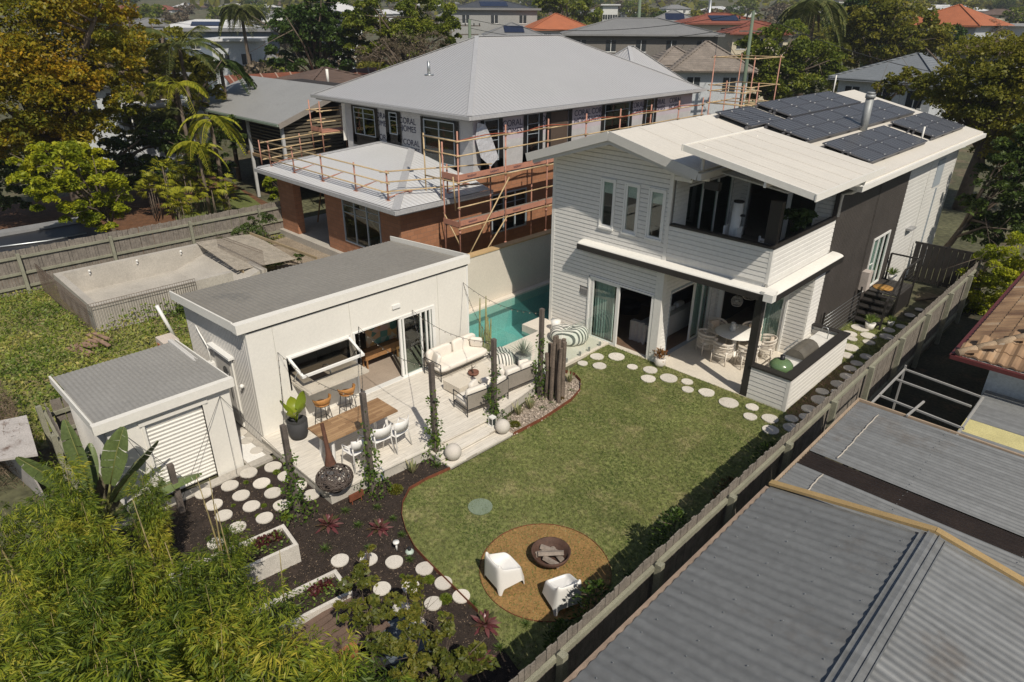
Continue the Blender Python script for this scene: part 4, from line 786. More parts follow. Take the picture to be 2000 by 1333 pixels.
def dchair():
    t = thing('dining_chair', 'white', 'chair', (0, 0, 0), 'white dining chairs at the timber table')
    m = MB(); m.rbox((0, 0, .44), (.44, .42, .035)); m.build('seat', WPL, t, local=True)
    m = MB(); n = 9; V = []
    for i in range(n+1):
        a = rad(-62+124*i/n)
        for z in (.56, .83): V.append((.27*math.sin(a), -.05-.23*math.cos(a)-(z-.5)*.12, z))
    m.add(V, [(2*i, 2*i+2, 2*i+3, 2*i+1) for i in range(n)], True); o = m.build('backrest', WPL, t, local=True); md = o.modifiers.new('t', 'SOLIDIFY'); md.thickness = .018
    for sx_ in (-1, 1):
        for sy in (-1, 1): m = MB(); m.tube([(sx_*.24, sy*.23, 0), (sx_*.2, sy*.18, .44)]+([(sx_*.22, -.2, .62)] if sy < 0 else [(sx_*.24, .12, .62)]), .016, 6); m.build('leg', WPL, t, local=True)
        m = MB(); m.tube([(sx_*.24, .12, .62), (sx_*.245, -.1, .64)], .016, 6); m.build('armrest', WPL, t, local=True)
    return t
dc = dchair(); dc.location = (-11.05, 6.35, .3); dc.rotation_euler = (0, 0, rad(96)); dc['label'] = 'white dining chair nearest the woven fire basket'
copy_tree(dc, (-11.08, 7.0, .3), rad(85), label='white dining chair half hidden by the vined post'); copy_tree(dc, (-11.0, 7.42, .3), rad(100), label='white dining chair at the lawn side near the table end')
def stool(x, y, label):
    t = thing('bar_stool', label, 'bar stool', (x, y, .3), 'woven bar stools at the servery'); CANE = mat('tan_cane', (.44, .21, .065), .55, .2, 8, fine=.15)
    m = MB(); n = 12; V = []
    for i in range(n+1):
        a = rad(-100+200*i/n)
        for z, r in ((.62, .15), (.70, .21), (.84-.03*abs(a), .235)): V.append((r*math.cos(a), r*math.sin(a), z))
    m.add(V, [(3*i+j, 3*i+j+1, 3*i+j+4, 3*i+j+3) for i in range(n) for j in range(2)], True); o = m.build('backrest', CANE, t, local=True); o.modifiers.new('t', 'SOLIDIFY').thickness = .015
    m = MB(); m.lathe((0, 0, .6), [(0, .0), (.17, 0), (.19, .03), (0, .035)], 16); m.build('seat', CANE, t, local=True)
    for a in range(4):
        c_, s_ = math.cos(rad(45+90*a)), math.sin(rad(45+90*a)); m = MB(); m.tube([(c_*.24, s_*.24, 0), (c_*.15, s_*.15, .6)], .01, 6); m.build('leg', STEEL, t, local=True)
    m = MB(); m.tube([(.2*math.cos(rad(45+90*a)), .2*math.sin(rad(45+90*a)), .2) for a in range(5)], .008, 5); m.build('footrest', STEEL, t, local=True)
stool(-13.0, 6.72, 'left tan woven bar stool at the servery, nearest the potted plant'); stool(-13.02, 7.42, 'right tan woven bar stool at the servery, behind the timber table')
t = thing('potted_plant', 'dark round pot with big glossy yellow-green leaves beside the servery', 'potted plant', (-13.0, 6.02, .3)); m_ = MB(); m_.lathe((-13.0, 6.02, .3), [(0, .0), (.19, 0), (.235, .18), (.245, .46), (.225, .46), (.21, .38), (0, .38)], 24); m_.build('pot', mat('black_fibre_pot', (.04, .04, .042), .75), t)
BIGL = leafmat('glossy_leaves', [(.10, .16, .012), (.20, .27, .02), (.30, .32, .03)], .35, .3); m_ = MB()
for a, h_, l_ in ((.3, .40, .42), (1.7, .5, .46), (2.9, .38, .40), (4.3, .45, .44), (5.3, .3, .34)):
    c = Vector((-13.0+.16*math.cos(a), 6.02+.16*math.sin(a), .68+h_)); V = []; ax = Vector((math.cos(a)*.5, math.sin(a)*.5, .8)).normalized(); sd_ = Vector((-math.sin(a), math.cos(a), 0)); nr = ax.cross(sd_)
    for i in range(7):
        u = i/6; wd = l_*.36*math.sin(math.pi*min(1, u*.93+.07))**.7; p = c+ax*l_*(u-.4)-nr*.05*math.sin(u*3); V += [p-sd_*wd+nr*.03, p, p+sd_*wd+nr*.03]
    m_.add(V, [(3*i+j, 3*i+j+1, 3*i+j+4, 3*i+j+3) for i in range(6) for j in range(2)], True); m_.tube([(-13.0, 6.02, .7), c-ax*l_*.4], .012, 5)
m_.build('leaves', BIGL, t, fix=False)
# fire basket: rusty tapered flue on a woven wire bowl
t = thing('fire_basket', 'dark woven wire basket with a tall rusty tapered flue on the deck', 'chiminea', (-10.95, 5.78, .3)); m_ = MB(); rg = np.random.default_rng(3); c0 = Vector((-10.64, 5.55, .62))
for k in range(52):
    nrm = Vector(unit(rg.normal(size=(1, 3)))[0]); a = nrm.cross(Vector((0, 0, 1))).normalized(); b_ = nrm.cross(a); s = rg.uniform(0, 6); R_ = .38*rg.uniform(.95, 1.03); off = rg.uniform(-.5, .5)
    P_ = []
    for i in range(15):
        q = s+i*.26; rr = math.sqrt(1-off*off); v = (a*math.cos(q)+b_*math.sin(q))*rr+nrm*off; P_.append(c0+Vector((v.x*R_, v.y*R_, v.z*R_*.62)))
    m_.tube(P_, .011, 4)
m_.build('basket', mat('blackened_wire', (.09, .07, .06), .5, .3, 6), t)
m_ = MB(); tp = Vector((-11.0, 5.62, 1.75)); fl_ = Vector((-10.83, 5.6, .98)); m_.tube([fl_-Vector((0, 0, .14)), fl_.lerp(tp, .1), fl_.lerp(tp, .3), tp], [.12, .07, .048, .038], 16, False); m_.build('flue', mat('rusty_flue', (.11, .05, .032), .8, .35, 7, fine=.25), t)
o = MB(); o.lathe((-10.64, 5.55, .3), [(.14, 0), (.16, .05), (.1, .08)], 16); o.build('base_ring', STEEL, t)
# lounge setting
def cushion_seat(name, label, cat, loc, L_, dp, rz, group, pillows=(), backh=.42, fr=STEEL):
    """metal frame seat along local x, back on -y side"""
    t = thing(name, label, cat, loc, group, rz=rz); m = MB(); r_ = .013
    for sx_ in (-1, 1):
        X_ = sx_*L_/2; m.tube([(X_, -dp/2, 0), (X_, -dp/2, .62)], r_, 6); m.tube([(X_, dp/2, 0), (X_, dp/2, .52)], r_, 6); m.tube([(X_, -dp/2, .52), (X_, dp/2, .52)], r_, 6); m.tube([(X_, -dp/2, .2), (X_, dp/2, .2)], r_, 6)
    for yy in (-dp/2, dp/2): m.tube([(-L_/2, yy, .2), (L_/2, yy, .2)], r_, 6)
    m.tube([(-L_/2, -dp/2, .62), (L_/2, -dp/2, .62)], r_, 6); m.build('frame', fr, t, local=True)
    m = MB(); m.box(-L_/2+.01, L_/2-.01, -dp/2-.012, -dp/2+.004, .22, .6); m.build('back_panel', mat('taupe_sling', (.27, .24, .205), .7), t, local=True)
    m = MB(); m.rbox((0, .02, .30), (L_-.03, dp-.03, .17)); m.build('seat_cushion', CUSH, t, local=True)
    k = 1 if L_ < 1 else 2
    for i in range(k): m = MB(); m.rbox((-L_/2+L_*(i+.5)/k, -dp/2+.09, .52), (L_/k-.05, .15, backh)); m.build('back_cushion', CUSH, t, local=True)
    for (x, y, a, s) in pillows:
        m = MB(); m.rbox((0, 0, 0), (s, .13, s*.85)); o = m.build('pillow', CUSH, t, local=True); o.location = (x, y, .55); o.rotation_euler = (rad(-18), 0, a)
    return t
so_ = cushion_seat('outdoor_sofa', 'long cream outdoor sofa against the studio wall by the sliding door', 'sofa', (-13.0, 11.05, .3), 1.85, .72, rad(-90), None, [(.78, .02, rad(70), .38), (-.72, .0, rad(-55), .36)], .4)
cushion_seat('armchair', 'cream armchair nearest the deck steps with two cushions, seen from behind', 'armchair', (-11.05, 9.83, .3), .72, .62, rad(180-98), 'cream lounge chairs on the deck', [(.12, .1, .5, .34)])
cushion_seat('armchair', 'cream armchair half hidden by the vined post', 'armchair', (-10.98, 10.45, .3), .62, .6, rad(180-84), 'cream lounge chairs on the deck', [(-.1, .08, -.3, .32)])
cushion_seat('loveseat', 'cream two-seat lounge chair near the driftwood bundle, its taupe back to the lawn', 'loveseat', (-11.1, 11.4, .3), 1.0, .66, rad(180-95), 'cream lounge chairs on the deck', [(-.36, .05, .9, .38), (.34, .0, -.3, .3)])
ct = thing('coffee_table', 'low cream stone coffee table of two blocks on the deck', 'coffee table', (-12.0, 10.4, .3)); m_ = MB(); m_.box(-12.28, -11.62, 9.9, 10.42, .34, .6); m_.build('block', CONCL, ct); m_ = MB(); m_.box(-12.32, -11.66, 10.44, 11.35, .34, .56); m_.build('block', CONCL, ct); m_ = MB(); m_.box(-12.2, -11.7, 10.0, 11.2, .3, .34); m_.build('plinth', CHARP, ct)
t = thing('bonsai_bowl', 'rusty brown bowl with a small bare bonsai on the coffee table', 'bonsai', (-11.98, 10.72, .56)); m_ = MB(); m_.lathe((-11.98, 10.72, .56), [(0, 0), (.09, 0), (.15, .05), (.155, .1), (.135, .1), (.12, .06), (0, .06)], 20); m_.build('bowl', TERRA, t)
m_ = MB(); b0 = Vector((-11.98, 10.72, .62)); m_.tube([b0, b0+Vector((-.04, -.02, .12)), b0+Vector((-.08, .02, .24))], [.018, .012, .006], 6)
for k in range(6): e = b0+Vector((rs.uniform(-.2, .14), rs.uniform(-.14, .14), rs.uniform(.1, .3))); m_.tube([b0+Vector((-.03, -.01, .08+.02*k)), e], [.008, .003], 4)
m_.build('branches', BARK, t)
for (x, y, r, lb) in ((-9.93, 8.2, .2, 'pale stone sphere on the left end of the deck steps'), (-9.9, 9.78, .185, 'pale stone sphere on the right end of the deck steps by the lantern')):
    m_ = MB(); m_.ball((0, 0, r), r, 32); o = m_.build('stone_sphere', mat('sphere_stone', (.56, .52, .47), .85, .06, 5, fine=.06)); o.location = (x, y, .1); tag(o, lb, 'sphere', 'stone spheres on the deck steps')
t = thing('lantern', 'small white lantern with dark glass beside the right stone sphere', 'lantern', (-10.2, 9.72, .2)); m_ = MB(); m_.box(-10.27, -10.13, 9.65, 9.79, .2, .23); m_.box(-10.27, -10.13, 9.65, 9.79, .42, .46)
for a in (-10.27, -10.14):
    for c in (9.65, 9.78): m_.box(a, a+.012, c, c+.012, .23, .42)
m_.build('case', FRAME, t); m_ = MB(); m_.box(-10.25, -10.15, 9.67, 9.77, .23, .42); m_.build('glass', mat('dark_lantern_glass', (.04, .05, .05), .1), t)
# striped beanbags, agave pot, side stool, cactus
STR = bpy.data.materials.new('striped_fabric'); STR.use_nodes = True; N, L, b = nodes_of(STR); tc = N.new('ShaderNodeTexCoord'); wv = N.new('ShaderNodeTexWave'); wv.bands_direction = 'Y'; wv.inputs['Scale'].default_value = 3.6; wv.inputs['Distortion'].default_value = 1.2; wv.inputs['Detail Scale'].default_value = .6
L.new(tc.outputs['Object'], wv.inputs[0]); cr = N.new('ShaderNodeValToRGB'); cr.color_ramp.interpolation = 'CONSTANT'; cr.color_ramp.elements[0].color = (.11, .12, .11, 1); cr.color_ramp.elements[1].color = (.72, .69, .63, 1); cr.color_ramp.elements[1].position = .38; L.new(wv.outputs['Fac'], cr.inputs[0]); L.new(cr.outputs[0], b.inputs['Base Color']); b.inputs['Roughness'].default_value = .9
def beanbag(loc, rz, sc, lb):
    m = MB(); n, k = 28, 16; V = []; rg = np.random.default_rng(int(sc*100))
    for i in range(k+1):
        v = i/k
        for j in range(n):
            a = 2*math.pi*j/n; r = math.sin(math.pi*min(1, .12+v*.88))**.55; x = r*.55*math.cos(a); y = r*.42*math.sin(a); z = .44*(1-math.cos(math.pi*v))/2
            z *= 1+.35*max(0, x/.55); z -= .07*math.exp(-((x+.05)**2+y*y)/.05)*v; x *= 1+.05*math.sin(3*a); z += .015*math.sin(7*a)*v; V.append((x, y, max(0, z)))
    m.add(V, [(i*n+j, i*n+(j+1) % n, (i+1)*n+(j+1) % n, (i+1)*n+j) for i in range(k) for j in range(n)], True); m.v.append((0, 0, .37)); m.f += [(k*n+j, k*n+(j+1) % n, len(m.v)-1) for j in range(n)]; m.sm += [True]*n
    o = m.build('beanbag', STR); o.location = loc; o.rotation_euler = (0, 0, rz); o.scale = (sc, sc, sc); return tag(o, lb, 'beanbag', 'striped beanbags')
beanbag((-12.2, 15.0, .05), rad(20), 1.15, 'large striped beanbag by the house wall behind the glass fence'); beanbag((-12.55, 12.35, .06), rad(-30), 1.0, 'striped beanbag between the sofa and the agave pot')
m_ = MB(); m_.lathe((0, 0, 0), [(0, 0), (.17, 0), (.14, .18), (.17, .36), (0, .37)], 20); o = m_.build('side_stool', mat('white_ceramic', (.78, .76, .72), .4)); o.location = (-13.05, 15.35, .05); tag(o, 'round white waisted stool against the weatherboard wall', 'stool')
t = thing('agave_pot', 'spiky grey-green agave in a pale tub behind the glass fence', 'potted plant', (-12.05, 12.75, .05)); m_ = MB(); m_.lathe((-12.05, 12.75, .05), [(0, 0), (.2, 0), (.25, .38), (.23, .38), (.21, .34), (0, .34)], 20); m_.build('pot', mat('grey_tub', (.36, .36, .34), .8), t); m_ = MB()
for k in range(46):
    a = k*2.4; el = .25+1.2*(k % 8)/8; l_ = rs.uniform(.35, .52); d = Vector((math.cos(a)*math.cos(el), math.sin(a)*math.cos(el), math.sin(el))); s_ = Vector((-math.sin(a), math.cos(a), 0))*.014; b0 = Vector((-12.05, 12.75, .45)); m_.add([b0-s_, b0+s_, b0+d*l_*.6+s_*1.2, b0+d*l_, b0+d*l_*.6-s_*1.2], [(0, 1, 2, 3, 4)])
m_.build('leaves', leafmat('agave_leaves', [(.16, .19, .15), (.26, .28, .22)], .1), t, fix=False)
t = thing('cactus', 'tall clump of slender columnar cactus at the studio corner by the pool', 'cactus', (-13.45, 12.5, .05)); m_ = MB()
for k in range(15): x, y = -13.4+rs.uniform(-.14, .14), 12.5+rs.uniform(-.12, .12); h_ = rs.uniform(.8, 1.95); m_.tube([(x, y, .05), (x+rs.uniform(-.04, .04), y, h_*.6), (x+rs.uniform(-.06, .06), y+rs.uniform(-.03, .03), h_)], [.028, .032, .014], 7, smooth=False)
m_.build('stems', mat('cactus_green', (.30, .29, .13), .7, .35, 9, fine=.3), t)
# frameless glass pool fence
def gpanel(a, b_, lb):
    t = thing('glass_fence_panel', lb, 'glass panel', (a[0], a[1], .05), 'frameless glass pool fence'); m = MB(); m.bar((a[0], a[1], .66), (b_[0], b_[1], .66), .012, 1.12); m.build('pane', GLASSC, t)
    for u in (.2, .8): p = Vector((*a, .05)).lerp(Vector((*b_, .05)), u); m = MB(); m.box(p.x-.025, p.x+.025, p.y-.03, p.y+.03, .06, .2); m.build('spigot', GALV, t)
gpanel((-13.5, 12.32), (-12.75, 12.32), 'clear glass fence panel nearest the studio corner'); gpanel((-12.7, 12.32), (-11.9, 12.32), 'clear glass fence panel behind the striped beanbag'); gpanel((-11.85, 12.32), (-11.3, 12.32), 'clear glass fence panel beside the agave pot')
gpanel((-11.27, 12.4), (-11.27, 13.55), 'clear glass fence panel behind the driftwood bundle'); gpanel((-11.27, 13.6), (-11.27, 14.65), 'clear glass fence panel in front of the large beanbag'); gpanel((-11.27, 14.7), (-11.27, 15.6), 'clear glass fence panel ending at the house doors')
# boundary wall behind the pool
BW = thing('boundary_wall', 'tall cream blockwork boundary wall behind the pool', 'wall', (-16.8, 17, 0)); m_ = MB(); m_.box(-16.95, -16.69, 12.1, 33, -.6, 1.78); m_.build('blockwork', mat('cream_block', (.60, .55, .47), .85, .04, 1, bump=.004, bs=20, fine=.03), BW); m_ = MB(); m_.box(-16.99, -16.66, 12.1, 33, 1.78, 1.83); m_.build('timber_capping', mat('pale_pine', (.50, .34, .17), .7, .1, 3), BW)
# ------------------------------------------------------------------ patio furniture
WICK = mat('cream_wicker', (.68, .62, .54), .8, .08, 18, fine=.15)
t = thing('patio_table', 'round white table on the patio with a patterned jug on it', 'table', (-8.1, 18.0, .02)); m_ = MB(); m_.lathe((-8.1, 18.0, .02), [(0, .7), (.6, .7), (.62, .715), (.6, .74), (0, .74)], 40); m_.build('tabletop', WHITE, t); m_ = MB(); m_.lathe((-8.1, 18.0, .02), [(.25, 0), (.22, .03), (.06, .1), (.06, .7)], 20, cap0=True); m_.build('leg', WHITE, t)
def wchair():
    t = thing('wicker_chair', '', 'chair', (0, 0, 0), 'cream wicker chairs around the patio table')
    m = MB(); m.rbox((0, .02, .41), (.5, .48, .09)); m.build('seat', CUSH, t, local=True)
    m = MB()
    for z, r in ((.72, .29), (.69, .285), (.6, .285)):
        m.tube([(r*math.sin(a), -.02-r*math.cos(a), z-(.08*abs(math.sin(a/2))**2)) for a in np.linspace(rad(-115), rad(115), 17)], .016, 6)
    for a in np.linspace(rad(-112), rad(112), 34): m.tube([(.285*math.sin(a), -.02-.285*math.cos(a), .69), (.265*math.sin(a), -.02-.25*math.cos(a), .2)], .006, 4, False)
    for z in (.28, .36, .48, .54): m.tube([(.275*math.sin(a), -.02-.27*math.cos(a), z) for a in np.linspace(rad(-112), rad(112), 15)], .008, 4)
    m.build('backrest', WICK, t, local=True)
    for sx_ in (-1, 1):
        for yy in (-.22, .22): m = MB(); m.tube([(sx_*.23, yy, 0), (sx_*.23, yy, .42)], .018, 6); m.build('leg', WICK, t, local=True)
    m = MB(); m.rbox((0, -.18, .56), (.36, .12, .28)); m.build('cushion', mat('sand_cushion', (.60, .50, .40), .9), t, local=True)
    return t
wc = wchair(); pos = [((-8.05, 17.2), 0, 'facing away on the lawn side of the table'), ((-8.72, 17.45), -38, 'in front left beside the patio opening'), ((-8.88, 18.35), -112, 'in the shade on the left of the table'), ((-8.0, 18.85), 176, 'behind the table facing the lawn'), ((-7.3, 18.35), 112, 'on the right of the table by the glass door'), ((-7.4, 17.45), 48, 'half hidden behind the black patio post')]
for i, ((x, y), a, lb) in enumerate(pos):
    o = wc if i == 0 else copy_tree(wc); o.location = (x, y, .02); o.rotation_euler = (0, 0, rad(a)); o['label'] = 'cream wicker armchair '+lb
m_ = MB(); m_.lathe((0, 0, 0), [(0, 0), (.07, 0), (.1, .08), (.09, .16), (.055, .24), (.07, .28), (.06, .28), (.045, .24)], 18); m_.tube([(.09, 0, .1), (.16, 0, .16), (.13, 0, .24), (.06, 0, .25)], .012, 6); o = m_.build('jug', mat('patterned_jug', (.62, .61, .57), .5, .5, 14)); o.location = (-8.2, 17.95, .76); tag(o, 'patterned grey and white jug on the patio table', 'jug')
t = thing('potted_plant', 'white round pot with bronze-orange leaves at the patio corner', 'potted plant', (-9.22, 15.68, 0)); m_ = MB(); m_.lathe((-9.22, 15.68, 0), [(0, 0), (.1, 0), (.17, .12), (.165, .27), (.14, .3), (.13, .27), (0, .25)], 20); m_.build('pot', mat('white_pot', (.66, .62, .57), .8, .08, 14), t)
rg = np.random.default_rng(8); n = 170; C = rg.normal(size=(n, 3))*[.09, .09, .07]+[0, 0, .42]; D = unit(C-[0, 0, .25]+rg.normal(size=(n, 3))*.05); U = unit(np.cross(D, rg.normal(size=(n, 3)))); quads('leaves', C, D, U, .09, .04, leafmat('croton', [(.07, .06, .015), (.22, .08, .02), (.33, .17, .04)], .3), t)
# barbecues on the kitchen bench
t = thing('kettle_grill', 'round green ceramic kettle grill with a black top vent by the patio post', 'barbecue', (-5.97, 16.35, .02)); GG = mat('sage_enamel', (.115, .185, .085), .25, .05, 4, coat=.5, fine=.03)
m_ = MB(); m_.lathe((-5.97, 16.35, 0), [(.30, .93), (.315, .97), (.30, 1.05), (.22, 1.14), (.1, 1.18), (0, 1.185)], 32); m_.build('lid', GG, t); m_ = MB(); m_.lathe((-5.97, 16.35, 0), [(.06, 1.18), (.075, 1.2), (.06, 1.22), (.065, 1.3), (0, 1.3)], 16); m_.build('vent', STEEL, t); m_ = MB(); m_.lathe((-5.97, 16.35, 0), [(.1, .3), (.26, .55), (.30, .93)], 24); m_.build('bowl', GG, t)
m_ = MB(); m_.lathe((-5.97, 16.35, .02), [(.28, 0), (.24, .35)], 16, cap0=True); m_.build('base', STEEL, t)
t = thing('hooded_barbecue', 'grey steel hooded barbecue set in the outdoor kitchen bench', 'barbecue', (-5.98, 17.75, .86)); m_ = MB(); V = []
for y in (17.25, 18.25):
    for i in range(8): a = rad(-5+185*i/7); V.append((-5.98+.27*math.cos(a), y, .9+.24*max(0, math.sin(a))))
m_.add(V, [tuple(range(8)), tuple(range(8, 16))[::-1]]+[(i, i+1, i+9, i+8) for i in range(7)]); m_.build('hood', mat('worn_steel', (.16, .145, .12), .45, .2, 3, metal=.3), t); m_ = MB(); m_.box(-6.32, -5.7, 17.15, 18.35, .865, .9); m_.box(-6.33, -6.3, 17.3, 18.2, 1.0, 1.03); m_.build('tray', GALV, t)
m_ = MB(); m_.tube([(-5.85, 19.2, .86), (-5.85, 19.2, 1.1), (-5.9, 19.2, 1.2), (-6.02, 19.2, 1.2), (-6.06, 19.2, 1.1)], .013, 8); tag(m_.build('bench_tap', GALV), 'curved steel tap at the far end of the outdoor kitchen', 'tap')
# pendants, lamp
def pendant(x, y, z, r, lb):
    t = thing('pendant_lamp', lb, 'pendant lamp', (x, y, z), 'white woven pendant lamps inside the dining doors'); m = MB()
    for k in range(30):
        a = 2*math.pi*k/30; m.tube([(x+r*f*math.cos(a), y+r*f*math.sin(a), z+h_) for f, h_ in ((.25, r*1.15), (.75, r*.95), (.98, r*.45), (.93, 0), (.75, -r*.4))], .006, 4, False)
    for f, h_ in ((.6, r*1.05), (.98, r*.45), (.95, r*.1), (.75, -r*.4)): m.tube([(x+r*f*math.cos(a), y+r*f*math.sin(a), z+h_) for a in np.linspace(0, 2*math.pi, 19)], .009, 4)
    m.build('shade', WICK, t); m = MB(); m.tube([(x, y, z+r), (x, y, 2.84)], .008, 5); m.build('cord', WHITE, t); m = MB(); m.ball((x, y, z+r*.3), .05, 10); m.build('bulb', WHITE, t)
pendant(-8.98, 19.65, .97, .19, 'lowest and smallest white woven pendant lamp'); pendant(-8.62, 19.72, 1.33, .26, 'right-hand larger white woven pendant lamp'); pendant(-9.1, 19.85, 1.5, .26, 'topmost white woven pendant lamp, cut by the ceiling edge')
m_ = MB(); m_.box(-8.9, -7.9, 20.9, 21.3, .04, .95); tag(m_.build('dark_cabinet', mat('black_cabinet', (.012, .012, .013), .5)), 'low black cabinet inside the dining doors', 'cabinet')
# living room seen through the doors
t = thing('indoor_sofa', 'pale grey sofa with cushions seen through the living room doors', 'sofa', (-10.3, 18.0, .03)); SF = mat('grey_sofa', (.42, .40, .375), .9, .05, 4)
m_ = MB(); m_.box(-11.0, -10.1, 16.6, 19.1, .1, .45); m_.build('base', SF, t); m_ = MB(); m_.box(-10.3, -10.08, 16.6, 19.1, .45, .82); m_.build('backrest', SF, t); m_ = MB(); m_.box(-11.0, -10.3, 16.6, 16.8, .45, .66); m_.build('arm', SF, t)
for k in range(3): m_ = MB(); m_.rbox((-10.42, 17.3+k*.6, .72), (.2, .45, .42)); m_.build('cushion', CUSH, t)
m_ = MB(); V = []
for i in range(13):
    for j in range(9): u = i/12; v = j/8; V.append((-10.95+.6*u+.01*math.sin(j*3), 16.58-.05*math.sin(u*22)-.05*v*v, .70-.66*v+.02*math.cos(u*18)))
m_.add(V, [(i*9+j, i*9+j+1, (i+1)*9+j+1, (i+1)*9+j) for i in range(12) for j in range(8)], True); tag(m_.build('throw_blanket', mat('blush_throw', (.40, .35, .33), .95)), 'pale knitted throw hanging over the sofa arm to the floor', 'blanket')
m_ = MB(); m_.lathe((0, 0, 0), [(0, 0), (.38, 0), (.4, .3), (.38, .34), (0, .34)], 28); o = m_.build('round_table', STEEL); o.location = (-12.3, 18.4, .03); tag(o, 'round black coffee table inside the living room', 'coffee table')
m_ = MB(); m_.box(-12.9, -11.0, 16.3, 19.2, .031, .042); tag(m_.build('rug', mat('jute_rug', (.17, .115, .07), .95)), 'brown woven rug on the living room floor', 'rug')
# balcony things
t = thing('telescope', 'white telescope standing upright on a white base on the balcony', 'telescope', (-8.1, 16.75, 3.2)); m_ = MB(); m_.tube([(-8.08, 16.75, 3.55), (-8.05, 16.78, 4.95)], .13, 20); m_.build('tube', WPL, t); m_ = MB(); m_.lathe((-8.1, 16.75, 3.2), [(.24, 0), (.25, .03), (.24, .06), (0, .06)], 20); m_.box(-8.3, -8.25, 16.6, 16.9, 3.26, 4.3); m_.box(-7.95, -7.9, 16.6, 16.9, 3.26, 4.3); m_.box(-8.25, -7.95, 16.58, 16.61, 3.26, 3.6); m_.build('rocker_base', WPL, t)
m_ = MB(); m_.tube([(-8.05, 16.78, 4.95), (-8.05, 16.78, 4.99)], .14, 20); m_.tube([(-7.93, 16.76, 4.62), (-7.82, 16.74, 4.64)], .035, 10); m_.build('cap', STEEL, t)
tree('balcony_tree', 'dark-leaved potted tree in the balcony corner', 'potted tree', (-6.9, 17.9, 3.2), [(-6.9, 17.9, 4.72, .42, .42, .38), (-6.85, 17.75, 4.5, .35, .3, .3)], 900, .14, leafmat('dark_indoor_leaves', [(.02, .04, .012), (.045, .08, .02), (.08, .12, .035)], .2), BARK, .02, 3, 14, .4)
t = thing('balcony_chair', 'white slatted chair on the balcony beside the potted tree', 'chair', (-7.2, 17.3, 3.2)); m_ = MB()
for k in range(5): m_.box(-7.45, -6.95, 17.05, 17.07, 3.62+k*.09, 3.68+k*.09)
m_.box(-7.47, -7.43, 17.03, 17.08, 3.2, 4.1); m_.box(-6.97, -6.93, 17.03, 17.08, 3.2, 4.1); m_.build('backrest', WPL, t); m_ = MB(); m_.box(-7.47, -6.93, 17.05, 17.5, 3.56, 3.6); m_.build('seat', WPL, t)
t = thing('pouf', 'low round white pouf inside the balcony doors', 'pouf', (-7.9, 18.6, 3.2)); m_ = MB(); m_.ball((-7.9, 18.6, 3.35), .32, 20, (1, 1, .45)); m_.build('cushion', CUSH, t)
# ------------------------------------------------------------------ side entry: stairs, gate, pots
t = thing('side_stairs', 'black timber steps and landing up to the glazed side door', 'stairs', (-6.1, 24.5, 0)); m_ = MB()
for k in range(5): m_.box(XR+.05, -5.55, 23.1+k*.26, 23.38+k*.26, .13+k*.15, .17+k*.15)
m_.build('treads', CHARP, t); m_ = MB()
for k in range(14): m_.box(XR+.05, -5.5, 24.4+k*.115, 24.505+k*.115, .80, .84)
m_.build('landing', mat('dark_decking', (.05, .045, .042), .6), t); m_ = MB()
for p in ((-5.5, 23.12), (-5.5, 24.4), (-5.5, 26.0), (XR+.1, 26.0)): z_ = .84 if p[1] > 24 else .05; m_.box(p[0]-.03, p[0]+.03, p[1]-.03, p[1]+.03, 0, z_+.95)
m_.bar((-5.5, 23.12, 1.0), (-5.5, 24.4, 1.79), .05); m_.bar((-5.5, 24.4, 1.79), (-5.5, 26, 1.79), .05); m_.bar((-5.5, 26, 1.79), (XR+.1, 26, 1.79), .05)
for k in range(5): z_ = .17+k*.17; m_.tube([(-5.5, 23.12, z_), (-5.5, 24.4, z_+.75), (-5.5, 26, z_+.75)], .006, 4)
m_.box(-5.55, -5.5, 24.4, 26, .1, .8); m_.build('railing', CHARP, t)
t = thing('cable_screen', 'stainless cable trellis in front of the charcoal wall', 'trellis', (-6.2, 21.5, 0)); m_ = MB(); m_.bar((-6.3, 23.0, 0), (-6.3, 23.0, 1.35), .05); m_.build('upright', CHARP, t); m_ = MB(); m_.bar((-6.42, 20.3, 0), (-6.42, 20.3, 1.2), .05); m_.build('upright', CHARP, t); m_ = MB()
for k in range(8): m_.tube([(-6.42, 20.3, .12+k*.13), (-6.3, 23.0, .18+k*.14)], .007, 4)
m_.build('cable', GALV, t)
m_ = MB(); m_.box(XR+.02, XR+.26, 23.35, 23.7, 1.1, 1.75); tag(m_.build('meter_box', mat('beige_box', (.48, .42, .38), .6)), 'beige meter box on the charcoal wall beside the side door', 'meter box')
m_ = MB(); m_.lathe((0, 0, 0), [(0, 0), (.33, 0), (.33, .02), (0, .02)], 24); o = m_.build('door_mat', mat('tan_coir', (.36, .19, .05), .95, .1, 9)); o.location = (-6.15, 24.9, .845); tag(o, 'round tan doormat on the black landing', 'doormat')
FRESH = leafmat('fresh_green', [(.06, .11, .02), (.14, .22, .04), (.26, .30, .07)], .35)
